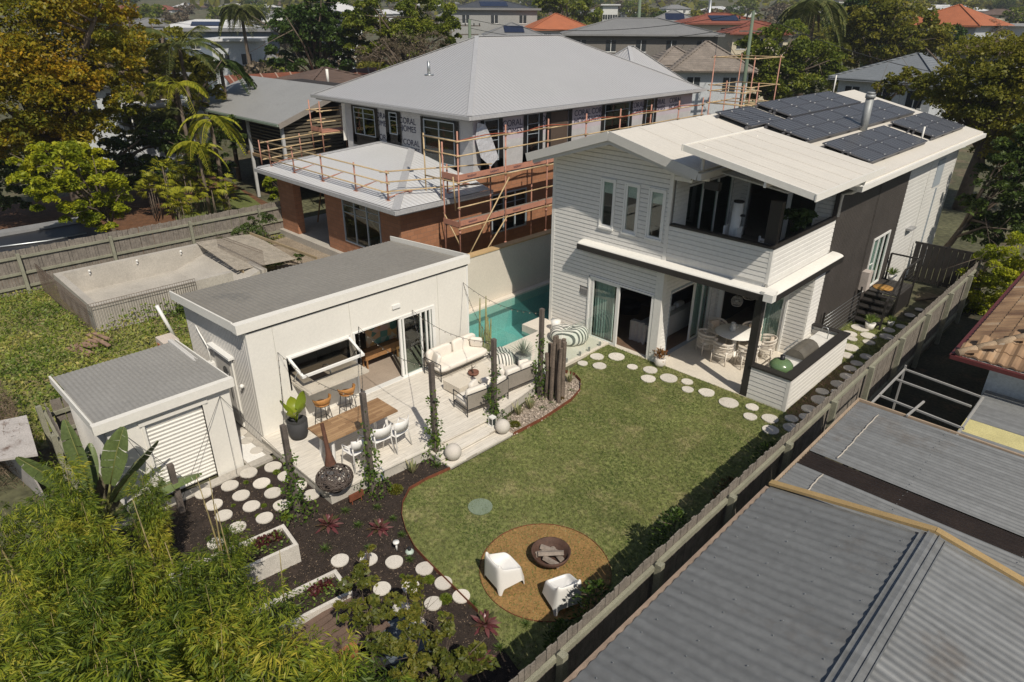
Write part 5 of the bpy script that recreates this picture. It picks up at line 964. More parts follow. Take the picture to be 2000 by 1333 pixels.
for i, (x, y, z_, s, lb) in enumerate([(-5.75, 22.9, .0, 1.0, 'spiky green plant in a white tub at the foot of the black steps'), (-5.35, 23.7, 0, .7, 'small white pot with a green plant beside the black stair rail'), (-6.2, 25.9, .84, .9, 'leafy potted plant on the far corner of the black landing')]):
    t = thing('potted_plant', lb, 'potted plant', (x, y, z_)); m_ = MB(); m_.lathe((0, 0, 0), [(0, 0), (.11*s, 0), (.17*s, .25*s), (.15*s, .25*s), (0, .2*s)], 16); m_.build('pot', WHITE, t, local=True)
    rg = np.random.default_rng(20+i); n = 60; a = rg.uniform(0, 6.3, n); el = rg.uniform(.5, 1.4, n); D = np.column_stack([np.cos(a)*np.cos(el), np.sin(a)*np.cos(el), np.sin(el)]); C = D*.17*s+[0, 0, .24*s]; U = unit(np.cross(D, rg.normal(size=(n, 3)))); quads('leaves', C, D, U, .34*s, .035*s, FRESH, t)
t = thing('side_gate', 'black vertical-board gate and screen closing the side path', 'gate', (-5.2, 31.6, 0)); m_ = MB()
for k in range(12): m_.box(-6.4+k*.21, -6.4+k*.21+.19, 28.9, 28.93, .08, 1.6)
m_.build('boards', CHARP, t); m_ = MB(); m_.box(-6.45, -3.95, 28.93, 28.98, 1.52, 1.6); m_.box(-6.45, -3.95, 28.93, 28.98, .15, .22); m_.box(-5.3, -5.25, 28.93, 28.99, 0, 1.65); m_.build('frame', STEEL, t)
# ------------------------------------------------------------------ timber paling fences
PAL = mat('grey_palings', (.20, .175, .15), .9, .28, 6, fine=.3, bump=.006, bs=30); RAIL = mat('treated_rail', (.25, .245, .185), .85, .16, 4, fine=.18)
def paling(name, label, p0, p1, h, z0=0, sg=1, post=2.35, rw=.1, jit=.03, seed=0, rails=(.3, .95, 1.62), top=None):
    """palings along p0-p1, posts and rails on the side sg (left of the direction)"""
    t = thing(name, label, 'fence', (p0[0], p0[1], z0), 'grey timber paling fences'); a = Vector((*p0, 0)); d = Vector((*p1, 0))-a; L_ = d.length; d.normalize(); nrm = Vector((-d.y, d.x, 0))*sg; r = random.Random(seed); m = MB(); n = int(L_/rw); V, F = [], []
    for i in range(n):
        c = a+d*(i+.5)*rw+nrm*r.uniform(-.006, .006)*1; hh = h+r.uniform(-jit, jit); w_ = rw*.46; p, q = c-d*w_, c+d*w_; tt = nrm*.008; sk = d*r.uniform(-.01, .01); k = len(V)
        for z in (z0, z0+hh):
            s = sk if z > z0 else Vector(); V += [p-tt+s, q-tt+s, q+tt+s, p+tt+s]; 
            for u in range(1, 5): V[-u] = Vector((V[-u].x, V[-u].y, z))
        F += [(k, k+1, k+5, k+4), (k+1, k+2, k+6, k+5), (k+2, k+3, k+7, k+6), (k+3, k, k+4, k+7), (k+4, k+5, k+6, k+7)]
    m.add(V, F); m.build('palings', PAL, t)
    m = MB()
    for zr in rails: m.bar(a+nrm*.045+Vector((0, 0, z0+zr)), a+d*L_+nrm*.045+Vector((0, 0, z0+zr)), .06, .09)
    m.build('rail', RAIL, t); s = .4
    while s < L_: c = a+d*s+nrm*.13; m = MB(); m.box(c.x-.055, c.x+.055, c.y-.055, c.y+.055, z0-.1, z0+h-.12); m.build('post', RAIL, t); s += post
    return t
paling('timber_fence', 'long weathered paling fence down the right side of the lawn', (-3.97, 2.2), (-3.95, 28.9), 1.86, 0, -1, 2.3, .105, .03, 1, (.35, 1.62))
paling('timber_fence', 'old paling fence behind the overgrown yard and concrete pool shell', (-29.3, .5), (-29.3, 14.6), 1.68, -.05, -1, 3.1, .1, .02, 2, (.3, .8, 1.4))
paling('timber_fence', 'rotting low paling fence beside the shed', (-13.6, 1.75), (-17.3, 1.95), 1.25, 0, 1, 1.6, .12, .12, 3, (.3, .9))
paling('timber_fence', 'dark low paling fence between the shed and the overgrown yard', (-17.3, 5.3), (-17.3, 1.95), 1.1, 0, 1, 1.6, .12, .04, 4, (.3, .8))
m_ = MB(); m_.slab([(-16.9, .2, 1.35), (-15.2, .6, 1.25), (-14.9, 1.3, 1.2), (-16.6, 1.5, 1.3)], .05); m_.slab([(-16.9, .8, 1.0), (-14.9, 1.1, .9), (-14.9, 1.2, 0), (-16.9, .9, 0)], .03); tag(m_.build('old_sheet_roof', mat('flaking_sheet', (.42, .39, .37), .8, .1, 2, fine=.1, stain=((.13, .08, .06), 1.6, .54))), 'low flaking white and rusty sheet roof at the far left edge', 'lean-to')
# ------------------------------------------------------------------ right-hand neighbour: carport roofs, frame, tiled house
ZINC = mat('weathered_zinc', (.20, .205, .205), .55, .08, .45, fine=.06, metal=.35, stain=((.165, .155, .145), .55, .56), streak=(.35, 5.5, .1))
ZINC2 = mat('weathered_zinc_streaked', (.23, .235, .235), .52, .08, .4, fine=.06, metal=.4, stain=((.18, .165, .15), .5, .58), streak=(.3, 9, .16))
def trap(mb, x0, z0, x1, z1, y0, y1, pitch, d=.022, prof='trap', nx=2):
    """profiled sheet running along x, ribs spaced in y"""
    V, F = [], []; pr = [(0, 0), (.12, d), (.3, d), (.42, 0)] if prof == 'trap' else [(k/6, d*math.sin(k/6*2*math.pi)) for k in range(6)]; yy = []; n = round((y1-y0)/pitch); pitch = (y1-y0)/n
    for i in range(n):
        for f, h in pr: yy.append((y0+(i+f)*pitch, h))
    for y, h in yy:
        for k in range(nx+1): u = k/nx; V.append((x0+(x1-x0)*u, y, z0+(z1-z0)*u+h))
    for i in range(len(yy)-1):
        for k in range(nx): F.append((i*(nx+1)+k, i*(nx+1)+k+1, (i+1)*(nx+1)+k+1, (i+1)*(nx+1)+k))
    mb.add(V, F, prof != 'trap')
NR = thing('carport', 'low-gabled grey ribbed metal carport roof in the near right corner', 'carport', (-1, 6, 0)); m_ = MB(); trap(m_, -3.28, 2.2, -.98, 2.6, -.6, 9.64, .19, .012, 'sin', 4); m_.build('left_roof_sheet', ZINC, NR)
m_ = MB(); trap(m_, -.82, 2.6, 2.4, 2.05, -.6, 9.64, .135, .009, 'sin', 4); m_.build('right_roof_sheet', ZINC2, NR)
m_ = MB(); 
for x0_, x1_, z0_, z1_ in ((-1.06, -.97, 2.61, 2.63), (-.97, -.9, 2.65, 2.66), (-.9, -.83, 2.66, 2.64), (-.83, -.74, 2.62, 2.6)): m_.add([(x0_, -.6, z0_), (x1_, -.6, z1_), (x1_, 9.62, z1_), (x0_, 9.62, z0_)], [(0, 1, 2, 3)])
for x_, z_ in ((-1.06, 2.615), (-.97, 2.65), (-.83, 2.65), (-.74, 2.605)): m_.box(x_-.008, x_+.008, -.6, 9.62, z_-.005, z_+.018)
m_.build('ridge_cap', ZINC2, NR); m_ = MB(); m_.bar((-3.32, 9.68, 2.22), (-.9, 9.68, 2.68), .12, .05); m_.bar((-.9, 9.68, 2.68), (2.4, 9.68, 2.1), .12, .05); m_.build('barge_board', mat('mustard_trim', (.36, .25, .115), .6, .08, 3), NR)
m_ = MB(); m_.box(-3.36, -3.24, -.6, 9.6, 2.08, 2.175); m_.build('gutter', mat('rusty_beige_gutter', (.27, .20, .15), .7, .2, 5, fine=.15), NR)
rs = random.Random(9); m_ = MB()
for y in np.arange(-.4, 9.4, .31):
    for k in range(4): x = -3.05+k*.62+rs.uniform(-.02, .02); z_ = 2.2+(x+3.28)*.174+.028; m_.ball((x, y+.03, z_), .011, 5)
tag(m_.build('roof_screw', GALV, NR), kind='stuff')
m_ = MB(); m_.box(-3.25, -3.15, -.5, 9.5, 1.9, 2.1)
for y in (.5, 5, 9.3): m_.box(-3.2, -3.1, y-.05, y+.05, 0, 1.95)
m_.build('beam_frame', CHARP, NR)
FR_ = thing('patio_roof', 'flat grey corrugated patio roof with a dark translucent strip beside the fence', 'patio roof', (0, 11.6, 0)); m_ = MB(); trap(m_, -3.25, 2.2, 9, 2.32, 9.72, 10.62, .1, .016, 'sin'); trap(m_, -3.25, 2.2, 9, 2.32, 11.12, 13.62, .1, .016, 'sin'); m_.build('roof_sheet', ZINC2, FR_)
m_ = MB(); trap(m_, -3.25, 2.19, 9, 2.31, 10.6, 11.14, .1, .016, 'sin'); m_.build('tinted_strip', mat('bronze_polycarbonate', (.025, .018, .014), .3, .3, 1.5), FR_)
m_ = MB(); m_.box(-3.3, 9, 13.62, 13.66, 2.15, 2.24); m_.box(-3.3, -3.26, 9.72, 13.62, 2.13, 2.23); m_.build('edge_batten', mat('weathered_batten', (.36, .27, .19), .8, .15, 6), FR_)
m_ = MB(); 
for y0_, y1_ in ((9.9, 10.6), (11.2, 13.3)): m_.tube([(-2.78+rs.uniform(-.01, .01), y, 2.222) for y in np.arange(y0_, y1_, .08)], .013, 5)
m_.build('sealant_line', mat('pale_sealant', (.42, .38, .33), .9), FR_); m_ = MB()
for x in (-1.6, .1, 1.8, 3.4):
    for y in np.arange(9.8, 13.6, .15): m_.ball((x+rs.uniform(-.03, .03), y, 2.235+(x+3.25)*.01), .010, 5)
tag(m_.build('roof_screw', GALV, FR_), kind='stuff')
m_ = MB(); m_.box(-3.2, -3.1, 9.8, 9.9, 0, 2.15); m_.box(-3.2, -3.1, 13.4, 13.5, 0, 2.15); m_.box(-3.2, 9, 13.45, 13.52, 2.05, 2.14); m_.build('beam_frame', CHARP, FR_)
PF = thing('pergola', 'bare pale metal pergola with no sheeting over a dark courtyard', 'pergola', (-2.2, 15, 0)); m_ = MB()
for a, b_ in (((-3.04, 13.7, 2.2), (-3.04, 15.85, 2.2)), ((-3.04, 15.8, 2.2), (-1.5, 15.6, 2.2)), ((-3.02, 15.2, 2.18), (-1.55, 15.05, 2.18)), ((-3.04, 14.15, 2.2), (-1.42, 13.95, 2.2)), ((-1.46, 13.6, 2.2), (-1.46, 15.6, 2.2)), ((-2.35, 13.6, 2.24), (-2.28, 14.45, 2.24)), ((-3.04, 15.8, 0), (-3.04, 15.8, 2.3))): m_.bar(a, b_, .038)
m_.build('beam', mat('pale_steel', (.33, .32, .30), .5), PF)
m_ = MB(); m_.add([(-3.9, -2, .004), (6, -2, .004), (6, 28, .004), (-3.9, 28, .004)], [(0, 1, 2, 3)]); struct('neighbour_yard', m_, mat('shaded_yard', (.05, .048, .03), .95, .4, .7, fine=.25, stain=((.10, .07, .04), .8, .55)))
TH_ = thing('tiled_house', 'white house with a weathered tan tiled hip roof at the right edge', 'house', (2, 20, 0)); EX, EY, EZ = -2.22, 16.15, 2.75
TILE = bpy.data.materials.new('tan_roof_tiles'); TILE.use_nodes = True; N, L, b = nodes_of(TILE); geo = N.new('ShaderNodeNewGeometry'); ns = N.new('ShaderNodeTexNoise'); ns.inputs['Scale'].default_value = 1.3; ns.inputs['Detail'].default_value = 7; L.new(geo.outputs['Position'], ns.inputs[0])
cr = N.new('ShaderNodeValToRGB'); cr.color_ramp.elements[0].position = .3; cr.color_ramp.elements[0].color = (.15, .085, .05, 1); cr.color_ramp.elements[1].position = .62; cr.color_ramp.elements[1].color = (.36, .23, .13, 1); k = cr.color_ramp.elements.new(.74); k.color = (.40, .33, .25, 1)
ad = N.new('ShaderNodeMath'); ad.operation = 'MULTIPLY_ADD'; ad.inputs[1].default_value = .22; L.new(geo.outputs['Random Per Island'], ad.inputs[0]); ad2 = N.new('ShaderNodeMath'); ad2.operation = 'ADD'; ad2.inputs[1].default_value = -.1; L.new(ns.outputs[0], ad2.inputs[0]); L.new(ad2.outputs[0], ad.inputs[2]); L.new(ad.outputs[0], cr.inputs[0]); L.new(cr.outputs[0], b.inputs['Base Color']); b.inputs['Roughness'].default_value = .85
m_ = MB(); tp_, cw, sl_ = .34, .23, .42
def tiles(mb, ax, n_rows, n_cols, hip):
    for r_ in range(n_rows):
        for c in range(n_cols):
            a = c*cw; up = r_*tp_; 
            if a < up-.15: continue
            V = []
            for uu in (up, up+tp_*1.06):
                for q, hgt_ in ((0, 0), (.25, .035), (.5, .03), (.75, .0), (1, .012)):
                    aa = a+q*cw; z = EZ+uu*sl_+hgt_+(.03 if uu == up else .004)
                    V.append((EX+aa, EY+uu, z) if ax == 'x' else (EX+uu, EY+aa, z))
            mb.add(V+[(V[i][0], V[i][1], V[i][2]-.035) for i in range(5)], [(i, i+1, i+6, i+5) for i in range(4)]+[(i, i+1, i+11, i+10) for i in range(4)])
tiles(m_, 'x', 12, 26, 0); tiles(m_, 'y', 12, 34, 0); m_.build('roof_tiles', TILE, TH_)
m_ = MB()
for k in range(16): a = Vector((EX+k*.27, EY+k*.27, EZ+k*.27*sl_+.02)); b_ = a+Vector((.36, .36, .36*sl_)); m_.tube([a, b_], [.095, .085], 8)
m_.build('hip_capping', mat('mortar_capping', (.34, .25, .165), .9, .2, 4, fine=.2), TH_)
m_ = MB(); m_.box(EX-.12, EX-.02, EY-.1, 26, EZ-.1, EZ-.01); m_.box(EX-.1, 6, EY-.12, EY-.02, EZ-.1, EZ-.01); m_.build('gutter', mat('maroon_gutter', (.10, .025, .025), .5), TH_)
m_ = MB(); m_.box(-1.62, 6, 16.7, 25.5, 0, EZ); m_.build('wall', mat('pale_blue_white_wall', (.56, .59, .60), .7, .04, 1), TH_); m_ = MB(); m_.slab([(EX, EY, EZ-.02), (6, EY, EZ-.02), (6, 16.9, EZ-.02), (EX, 16.9, EZ-.02)], .03); m_.slab([(EX, 16.9, EZ-.02), (-1.5, 16.9, EZ-.02), (-1.5, 26, EZ-.02), (EX, 26, EZ-.02)], .03); m_.build('soffit', WHITE, TH_)
AW = thing('awning', 'small ribbed awning with a yellow translucent strip against the white tiled house', 'awning', (0, 15.3, 0)); m_ = MB(); trap(m_, -1.55, 1.95, 4, 2.02, 13.75, 14.35, .07, .01, 'sin'); trap(m_, -1.55, 1.95, 4, 2.02, 14.95, 16.6, .07, .01, 'sin'); m_.build('roof_sheet', ZINC2, AW); m_ = MB(); trap(m_, -1.55, 1.945, 4, 2.015, 14.3, 14.98, .07, .01, 'sin'); m_.build('yellow_strip', mat('yellow_polycarbonate', (.50, .45, .22), .5), AW)
m_ = MB(); m_.box(-1.55, -1.5, 13.8, 13.85, 0, 1.93); m_.box(-1.55, -1.5, 13.75, 16.65, 1.87, 1.93); m_.build('post', FRAME, AW)
m_ = MB(); m_.add([(-29.3, -3, -.02), (-17.3, -3, -.02), (-17.3, 14.3, -.02), (-29.3, 14.3, -.02)], [(0, 1, 2, 3)]); struct('derelict_yard', m_, mat('straw_and_weeds', (.17, .17, .055), .95, .35, .8, bump=.03, bs=9, fine=.3, stain=((.26, .21, .10), .7, .52)))
# ------------------------------------------------------------------ left yard: concrete pool shell, mesh, old deck
sh = thing('pool_shell', 'unfinished raised concrete pool shell in the overgrown yard', 'pool shell', (-25.5, 7.2, 0)); m_ = MB(); a0, a1, b0_, b1 = -27.75, -23.4, 4.65, 10.6; 
m_.box(a0, a0+.22, b0_, b1, 0, .95); m_.box(a1-.22, a1, b0_, b1-1.3, 0, .95); m_.box(a0+.22, a1-.22, b0_, b0_+.22, 0, .95); m_.box(a0+.22, a1, b1-.2, b1, 0, .75); m_.box(a0+.22, a1-.22, b0_+.22, b1-.2, .03, .12); m_.prism([(a0+.2, b1-1.9), (a1-.2, b1-1.9), (a1-.2, b1), (a0+.2, b1)], .1, lambda x, y: .12+(y-b1+1.9)*.33)
m_.build('concrete_walls', CONC, sh); m_ = MB()
for y in (5.7, 7.35, 9.0): m_.box(a0+.22, a0+.28, y, y+.05, .72, .86); m_.ball((a0+.3, y+.03, .86), .045, 8)
m_.build('fitting', FRAME, sh)
MESH = mat('rusty_mesh', (.16, .12, .095), .7, .2, 6)
def mesh_fence(lb, p, q, h, z0=0, sp=.075):
    t = thing('mesh_fence', lb, 'fence', (*p, z0), 'loop-top pool fencing'); m = MB(); a = Vector((*p, z0)); d = Vector((*q, z0))-a; n = int(d.length/sp)
    for i in range(n+1): c = a+d*i/n; m.tube([c, c+Vector((0, 0, h))], .0055, 4, False)
    m.build('bars', MESH, t); m = MB(); 
    for z in (.12, h-.1, h): m.tube([a+Vector((0, 0, z)), a+d+Vector((0, 0, z))], .009, 4)
    m.build('rail', MESH, t)
mesh_fence('loop-top mesh fence along the near side of the concrete pool shell', (-23.25, 4.55), (-23.25, 7.9), 1.1); mesh_fence('mesh fence across the left end of the concrete pool shell', (-23.25, 4.5), (-29.0, 4.4), 1.1); mesh_fence('loose mesh panel leaning at the right end of the concrete pool shell', (-26.6, 10.2), (-23.3, 10.5), 1.0, .5)
t = thing('old_timber_deck', 'collapsed grey timber decking at the end of the concrete pool shell', 'decking', (-26, 10.6, .8)); m_ = MB()
for k in range(24): m_.obox((-27.6+k*.15, 10.95, .95-.012*k), (.12, 2.4, .03), Matrix.Rotation(rad(-3), 3, 'X')@Matrix.Rotation(rs.uniform(-.02, .02), 3, 'Z'))
m_.build('boards', mat('silver_boards', (.36, .32, .265), .9, .2, 4, fine=.25), t); m_ = MB(); m_.bar((-27.8, 12.0, .95), (-23.2, 12.6, .75), .06, .1); m_.bar((-27.8, 9.9, .9), (-24.1, 10.0, .6), .05, .08); m_.build('joist', mat('pale_joist', (.30, .23, .14), .8), t)
m_ = MB(); p = G(345, 665, 0); m_.tube([(p[0], p[1], 0), (p[0]-.12, p[1]-.3, 1.25)], .055, 12); tag(m_.build('drain_pipe', WPL), 'short white plastic pipe sticking up from the weeds', 'pipe')
m_ = MB(); 
for k in range(7): m_.bar((-22.9+rs.uniform(-.2, .4), 3.6+k*.14, .05+.03*k), (-22.0+rs.uniform(-.3, .3), 3.9+k*.12, .05+.03*k), .12, .04)
tag(m_.build('timber_offcuts', mat('mixed_offcuts', (.28, .18, .13), .85, .3, 5)), 'heap of old boards in the weeds by the pool shell corner', 'offcuts')
m_ = MB(); m_.prism([(-25.5, 14.35), (-19, 14.3), (-18.2, 16), (-18, 12.3), (-23.2, 11), (-26.5, 12.4), (-28.8, 13.6), (-28.8, 14.3)], 0, .06); struct('bare_building_ground', m_, mat('sandy_rubble', (.27, .22, .165), .95, .2, 1.2, bump=.05, bs=6, fine=.2))
m_ = MB(); m_.add([(-29.4, -2, .002), (-29.4, 16, .002), (-45, 18, .002), (-45, -2, .002)], [(0, 1, 2, 3)]); struct('leaf_litter', m_, mat('brown_litter', (.13, .062, .03), .95, .35, 3, bump=.03, bs=20, fine=.35))
m_ = MB(); m_.add([(-31, 10.5, .012), (-31, 15.5, .012), (-40, 17.2, .012), (-38, 12.5, .012)], [(0, 1, 2, 3)]); struct('neighbour_lawn', m_, mat('yellow_green_lawn', (.11, .13, .035), .95, .2, 1.5, fine=.2))
t = thing('camper_trailer', 'dark flat-topped trailer with a pale edge behind the old fence', 'trailer', (-32, 5.5, 0)); m_ = MB(); m_.box(-34.2, -31.2, 1.5, 7.6, .3, 1.0); m_.build('body', STEEL, t); m_ = MB(); m_.box(-34.9, -34.2, 1.2, 7.9, 1.0, 1.12); m_.build('tray_edge', mat('pale_tray', (.24, .24, .24), .6), t); m_ = MB(); m_.tube([(-33, 2, 1.02), (-32, 5.5, 1.05), (-32.2, 7, 1.0)], .04, 6); m_.build('hoop', GALV, t)
# ------------------------------------------------------------------ house under construction
K = thing('unfinished_house', 'two-storey house under construction with silver hip roofs, brick base and wrapped upper walls', 'house', (-25, 24, 0))
BRK = bpy.data.materials.new('terracotta_block'); BRK.use_nodes = True; N, L, b = nodes_of(BRK)
geo = N.new('ShaderNodeNewGeometry'); sx = N.new('ShaderNodeSeparateXYZ'); L.new(geo.outputs['Position'], sx.inputs[0]); a_ = N.new('ShaderNodeMath'); a_.operation = 'ADD'; L.new(sx.outputs[0], a_.inputs[0]); L.new(sx.outputs[1], a_.inputs[1]); cx_ = N.new('ShaderNodeCombineXYZ'); L.new(a_.outputs[0], cx_.inputs[0]); L.new(sx.outputs[2], cx_.inputs[1])
br = N.new('ShaderNodeTexBrick'); br.inputs['Scale'].default_value = 1; br.inputs['Brick Width'].default_value = .31; br.inputs['Row Height'].default_value = .17; br.inputs['Mortar Size'].default_value = .007; br.inputs['Color1'].default_value = (.30, .135, .07, 1); br.inputs['Color2'].default_value = (.37, .17, .09, 1); br.inputs['Mortar'].default_value = (.20, .12, .08, 1); L.new(cx_.outputs[0], br.inputs['Vector']); L.new(br.outputs[0], b.inputs['Base Color']); b.inputs['Roughness'].default_value = .9
WRAP = mat('silver_wrap', (.45, .445, .45), .5, .08, 1.6, bump=.03, bs=2.5, fine=.03); WRAPP = mat('lilac_wrap', (.47, .42, .46), .55, .05, 1.6, bump=.02, bs=2.5, fine=.03); TAPE = mat('black_flashing', (.012, .012, .013), .45, .1, 3, bump=.02, bs=8)
SILX = mat('silver_roof_x', (.49, .485, .49), .38, .025, .5, fine=.015, wave=('Y', .2, .016), metal=.25); SILY = mat('silver_roof_y', (.49, .485, .49), .38, .025, .5, fine=.015, wave=('X', .2, .016), metal=.25)
def hiproof(x0, x1, y0, y1, ze, rise, parent, mx_, my_, flash=None, run=None):
    w_ = (x1-x0)/2; xc = (x0+x1)/2; ry0, ry1 = y0+w_, y1-w_; zr = ze+rise; m = MB()
    m.add([(x1, y0, ze), (x1, y1, ze), (xc, ry1, zr), (xc, ry0, zr)], [(0, 1, 2, 3)]); m.build('roof_slope', mx_, parent); m = MB(); m.add([(x0, y0, ze), (x0, y1, ze), (xc, ry1, zr), (xc, ry0, zr)], [(0, 1, 2, 3)]); m.build('roof_slope', mx_, parent)
    m = MB(); m.add([(x0, y0, ze), (x1, y0, ze), (xc, ry0, zr)], [(0, 1, 2)]); m.build('roof_hip', my_, parent); m = MB(); m.add([(x0, y1, ze), (x1, y1, ze), (xc, ry1, zr)], [(0, 1, 2)]); m.build('roof_hip', my_, parent)
    m = MB()
    for a, b_ in (((x0, y0, ze), (xc, ry0, zr)), ((x1, y0, ze), (xc, ry0, zr)), ((xc, ry0, zr), (xc, ry1, zr)), ((x1, y1, ze), (xc, ry1, zr)), ((x0, y1, ze), (xc, ry1, zr))): m.bar((a[0], a[1], a[2]+.02), (b_[0], b_[1], b_[2]+.02), .2, .02)
    m.build('ridge_cap', flash or GALV, parent)
SILP = mat('silver_flashing', (.46, .46, .47), .4, .04, 1, metal=.2)
hiproof(-31.4, -20.0, 18.0, 35.3, 5.93, 2.62, K, SILX, SILY, SILP)
m_ = MB(); m_.box(-31.5, -19.9, 17.88, 18.0, 5.78, 5.92); m_.box(-20.0, -19.88, 18.0, 35.4, 5.78, 5.92); m_.box(-31.5, -31.38, 18, 35.4, 5.78, 5.92); m_.build('gutter', SILP, K); m_ = MB(); m_.box(-31.3, -20.1, 18.05, 35.2, 5.70, 5.76); m_.build('soffit', mat('dull_soffit', (.38, .38, .38), .7), K)
# second, smaller roof beyond
hiproof(-27.5, -22.5, 32.6, 38, 5.9, 2.0, K, SILX, SILY, SILP)
# lower front wing
m_ = MB(); z0_, xr_, xl_ = 3.17, -19.35, -29.75; m_.add([(xl_, 13.8, z0_), (xr_, 13.8, z0_), (-24.4, 18.5, 4.12), (-26.6, 18.5, 4.16)], [(0, 1, 2, 3)]); m_.build('lower_roof_front', mat('bright_silver_y', (.62, .62, .625), .42, .03, .5, fine=.02, wave=('X', .2, .016), metal=.15), K)
m_ = MB(); m_.add([(xr_, 13.8, z0_), (xr_, 18.45, z0_), (-20.45, 18.5, 3.42), (-24.4, 18.5, 4.12)], [(0, 1, 2, 3)]); m_.add([(xl_, 13.8, z0_), (xl_, 19, z0_), (-26.6, 18.5, 4.16)], [(0, 1, 2)]); m_.build('lower_roof_side', mat('bright_silver_x', (.62, .62, .625), .42, .03, .5, fine=.02, wave=('Y', .2, .016), metal=.15), K)
m_ = MB(); m_.bar((xr_, 13.8, z0_+.02), (-24.4, 18.5, 4.14), .3, .03); m_.bar((xl_, 13.8, z0_+.02), (-26.6, 18.5, 4.18), .3, .03); m_.bar((-26.6, 18.48, 4.18), (-24.4, 18.48, 4.14), .2, .04); m_.build('ridge_cap', SILP, K)
m_ = MB(); m_.box(xl_-.1, xr_+.1, 13.69, 13.8, 3.0, 3.15); m_.box(xr_, xr_+.11, 13.8, 18.5, 3.0, 3.15); m_.build('gutter', SILP, K); m_ = MB(); m_.box(xl_, xr_, 13.82, 18.4, 2.93, 2.98); m_.build('soffit', MATS['dull_soffit'], K)
bw = MB(); bw.box(-29.25, -27.85, 14.4, 14.75, .35, 2.93); bw.build('brick_column', BRK, K); bw = MB(); wall(bw, 'x', 14.4, -1, -25.2, -19.95, .35, 2.93, [(-23.85, -21.25, .93, 2.78)], .15); wall(bw, 'y', -19.95, 1, 14.55, 18.5, 0, 2.93, (), .15); wall(bw, 'y', -20.2, 1, 18.5, 35, 0, 3.4, [(19.3, 21.45, .95, 2.65), (27, 28.5, 1, 2.6)], .15); wall(bw, 'y', -25.2, -1, 14.55, 18.5, .35, 2.93, (), .15); bw.build('brick_wall', BRK, K)
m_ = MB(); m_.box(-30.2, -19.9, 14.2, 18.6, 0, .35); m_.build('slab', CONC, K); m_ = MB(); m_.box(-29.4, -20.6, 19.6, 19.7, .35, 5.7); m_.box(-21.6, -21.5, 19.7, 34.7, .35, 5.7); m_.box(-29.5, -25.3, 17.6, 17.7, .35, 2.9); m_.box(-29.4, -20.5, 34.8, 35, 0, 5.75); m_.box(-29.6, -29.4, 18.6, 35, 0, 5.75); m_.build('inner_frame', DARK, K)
m_ = MB(); m_.bar((-23.6, 14.9, 2.6), (-21.3, 15.1, .8), .12, .1); m_.bar((-28.9, 16, .4), (-28.2, 16.2, 2.9), .05); m_.bar((-26.5, 16.4, .4), (-26.0, 16.2, 2.9), .05); m_.build('propped_timber', mat('raw_pine', (.38, .22, .10), .7), K)
wf = GREYF
window(K, 'x', 14.4, -1, -23.85, -21.25, .93, 2.78, wf, mull=(.33, .66), bars=[(0, .33, .68), (.33, .66, .68), (.66, 1, .68), (.165, .68, 1), (.5, .68, 1), (.83, .68, 1), (0, 1, .84)], fw=.06)
window(K, 'y', -20.2, 1, 19.3, 21.45, .95, 2.65, wf, mull=(.33, .66), bars=[(0, 1, .72), (.5, .72, 1)], fw=.06)
up = MB(); rows_ = 0; wins = [(-28.7, -27.0, 4.3, 5.55), (-25.9, -25.3, 4.6, 5.55), (-23.45, -21.45, 3.75, 5.5)]; wall(up, 'x', 18.5, -1, -29.5, -20.4, 3.3, 5.72, wins, .05)
sideh = [(19.1, 19.9, 4.0, 5.65), (21.6, 22.35, 4.0, 5.68), (23.1, 24.35, 3.5, 5.68), (27.0, 29.0, 4.3, 5.68), (30.45, 31.15, 4.3, 5.68)]
wall(up, 'y', -20.4, 1, 18.55, 34.9, 3.3, 4.75, [(a, b_, c, min(d, 4.75)) for a, b_, c, d in sideh], .05); up.build('wrapped_wall', WRAP, K); up = MB(); wall(up, 'y', -20.4, 1, 18.55, 34.9, 4.75, 5.72, [(a, b_, max(c, 4.75), d) for a, b_, c, d in sideh], .05); up.build('wrapped_wall', WRAPP, K)
for w_ in wins: window(K, 'x', 18.47, -1, *w_, wf, mull=((.5,) if w_[1]-w_[0] > 1.8 else (.45,) if w_[1]-w_[0] > 1 else ()), bars=[(0, 1, .62), (.25, .62, 1), (.75, .62, 1), (0, 1, .8)], fw=.05)
for i, w_ in enumerate(sideh):
    if i == 2: m_ = MB(); m_.box(-20.42, -20.38, w_[0]+.05, w_[1]-.05, w_[2], w_[3]); m_.build('board_door', mat('brown_sheet', (.09, .065, .05), .6), K)
    else: window(K, 'y', -20.37, 1, *w_, wf, bars=[(0, 1, .5), (.5, .5, 1), (0, 1, .75)], fw=.04)
m_ = MB(); rj = random.Random(2)
def tapes(ax, c, sg, w_):
    a0, a1, z0, z1 = w_
    for (p, q, r, s) in ((a0-.24, a0+.05, z0-.35, z1+.08), (a1-.05, a1+.24, z0-.3, z1+.08), (a0-.24, a1+.24, z0-.5, z0+.05), (a0, a1, z1-.04, z1+.07)):
        p += rj.uniform(-.05, .03); q += rj.uniform(-.02, .05)
        P4 = [(p, r), (q, r+rj.uniform(-.05, .05)), (q-rj.uniform(0, .05), s), (p+rj.uniform(0, .05), s)]
        m_.add([(a, c+sg*.05, z) if ax == 'x' else (c+sg*.05, a, z) for a, z in P4], [(0, 1, 2, 3)])
for w_ in wins: m_ = MB(); tapes('x', 18.5, -1, w_); m_.build('flashing_tape', TAPE, K, fix=False)
for w_ in sideh: m_ = MB(); tapes('y', -20.4, 1, w_); m_.build('flashing_tape', TAPE, K, fix=False)
m_ = MB(); m_.bar((-29.6, 18.45, 3.9), (-29.5, 18.45, 5.7), .22, .03); m_.build('white_post', WHITE, K)
m_ = MB(); m_.box(-27.6, -27.5, 14.5, 14.6, .35, 2.9)
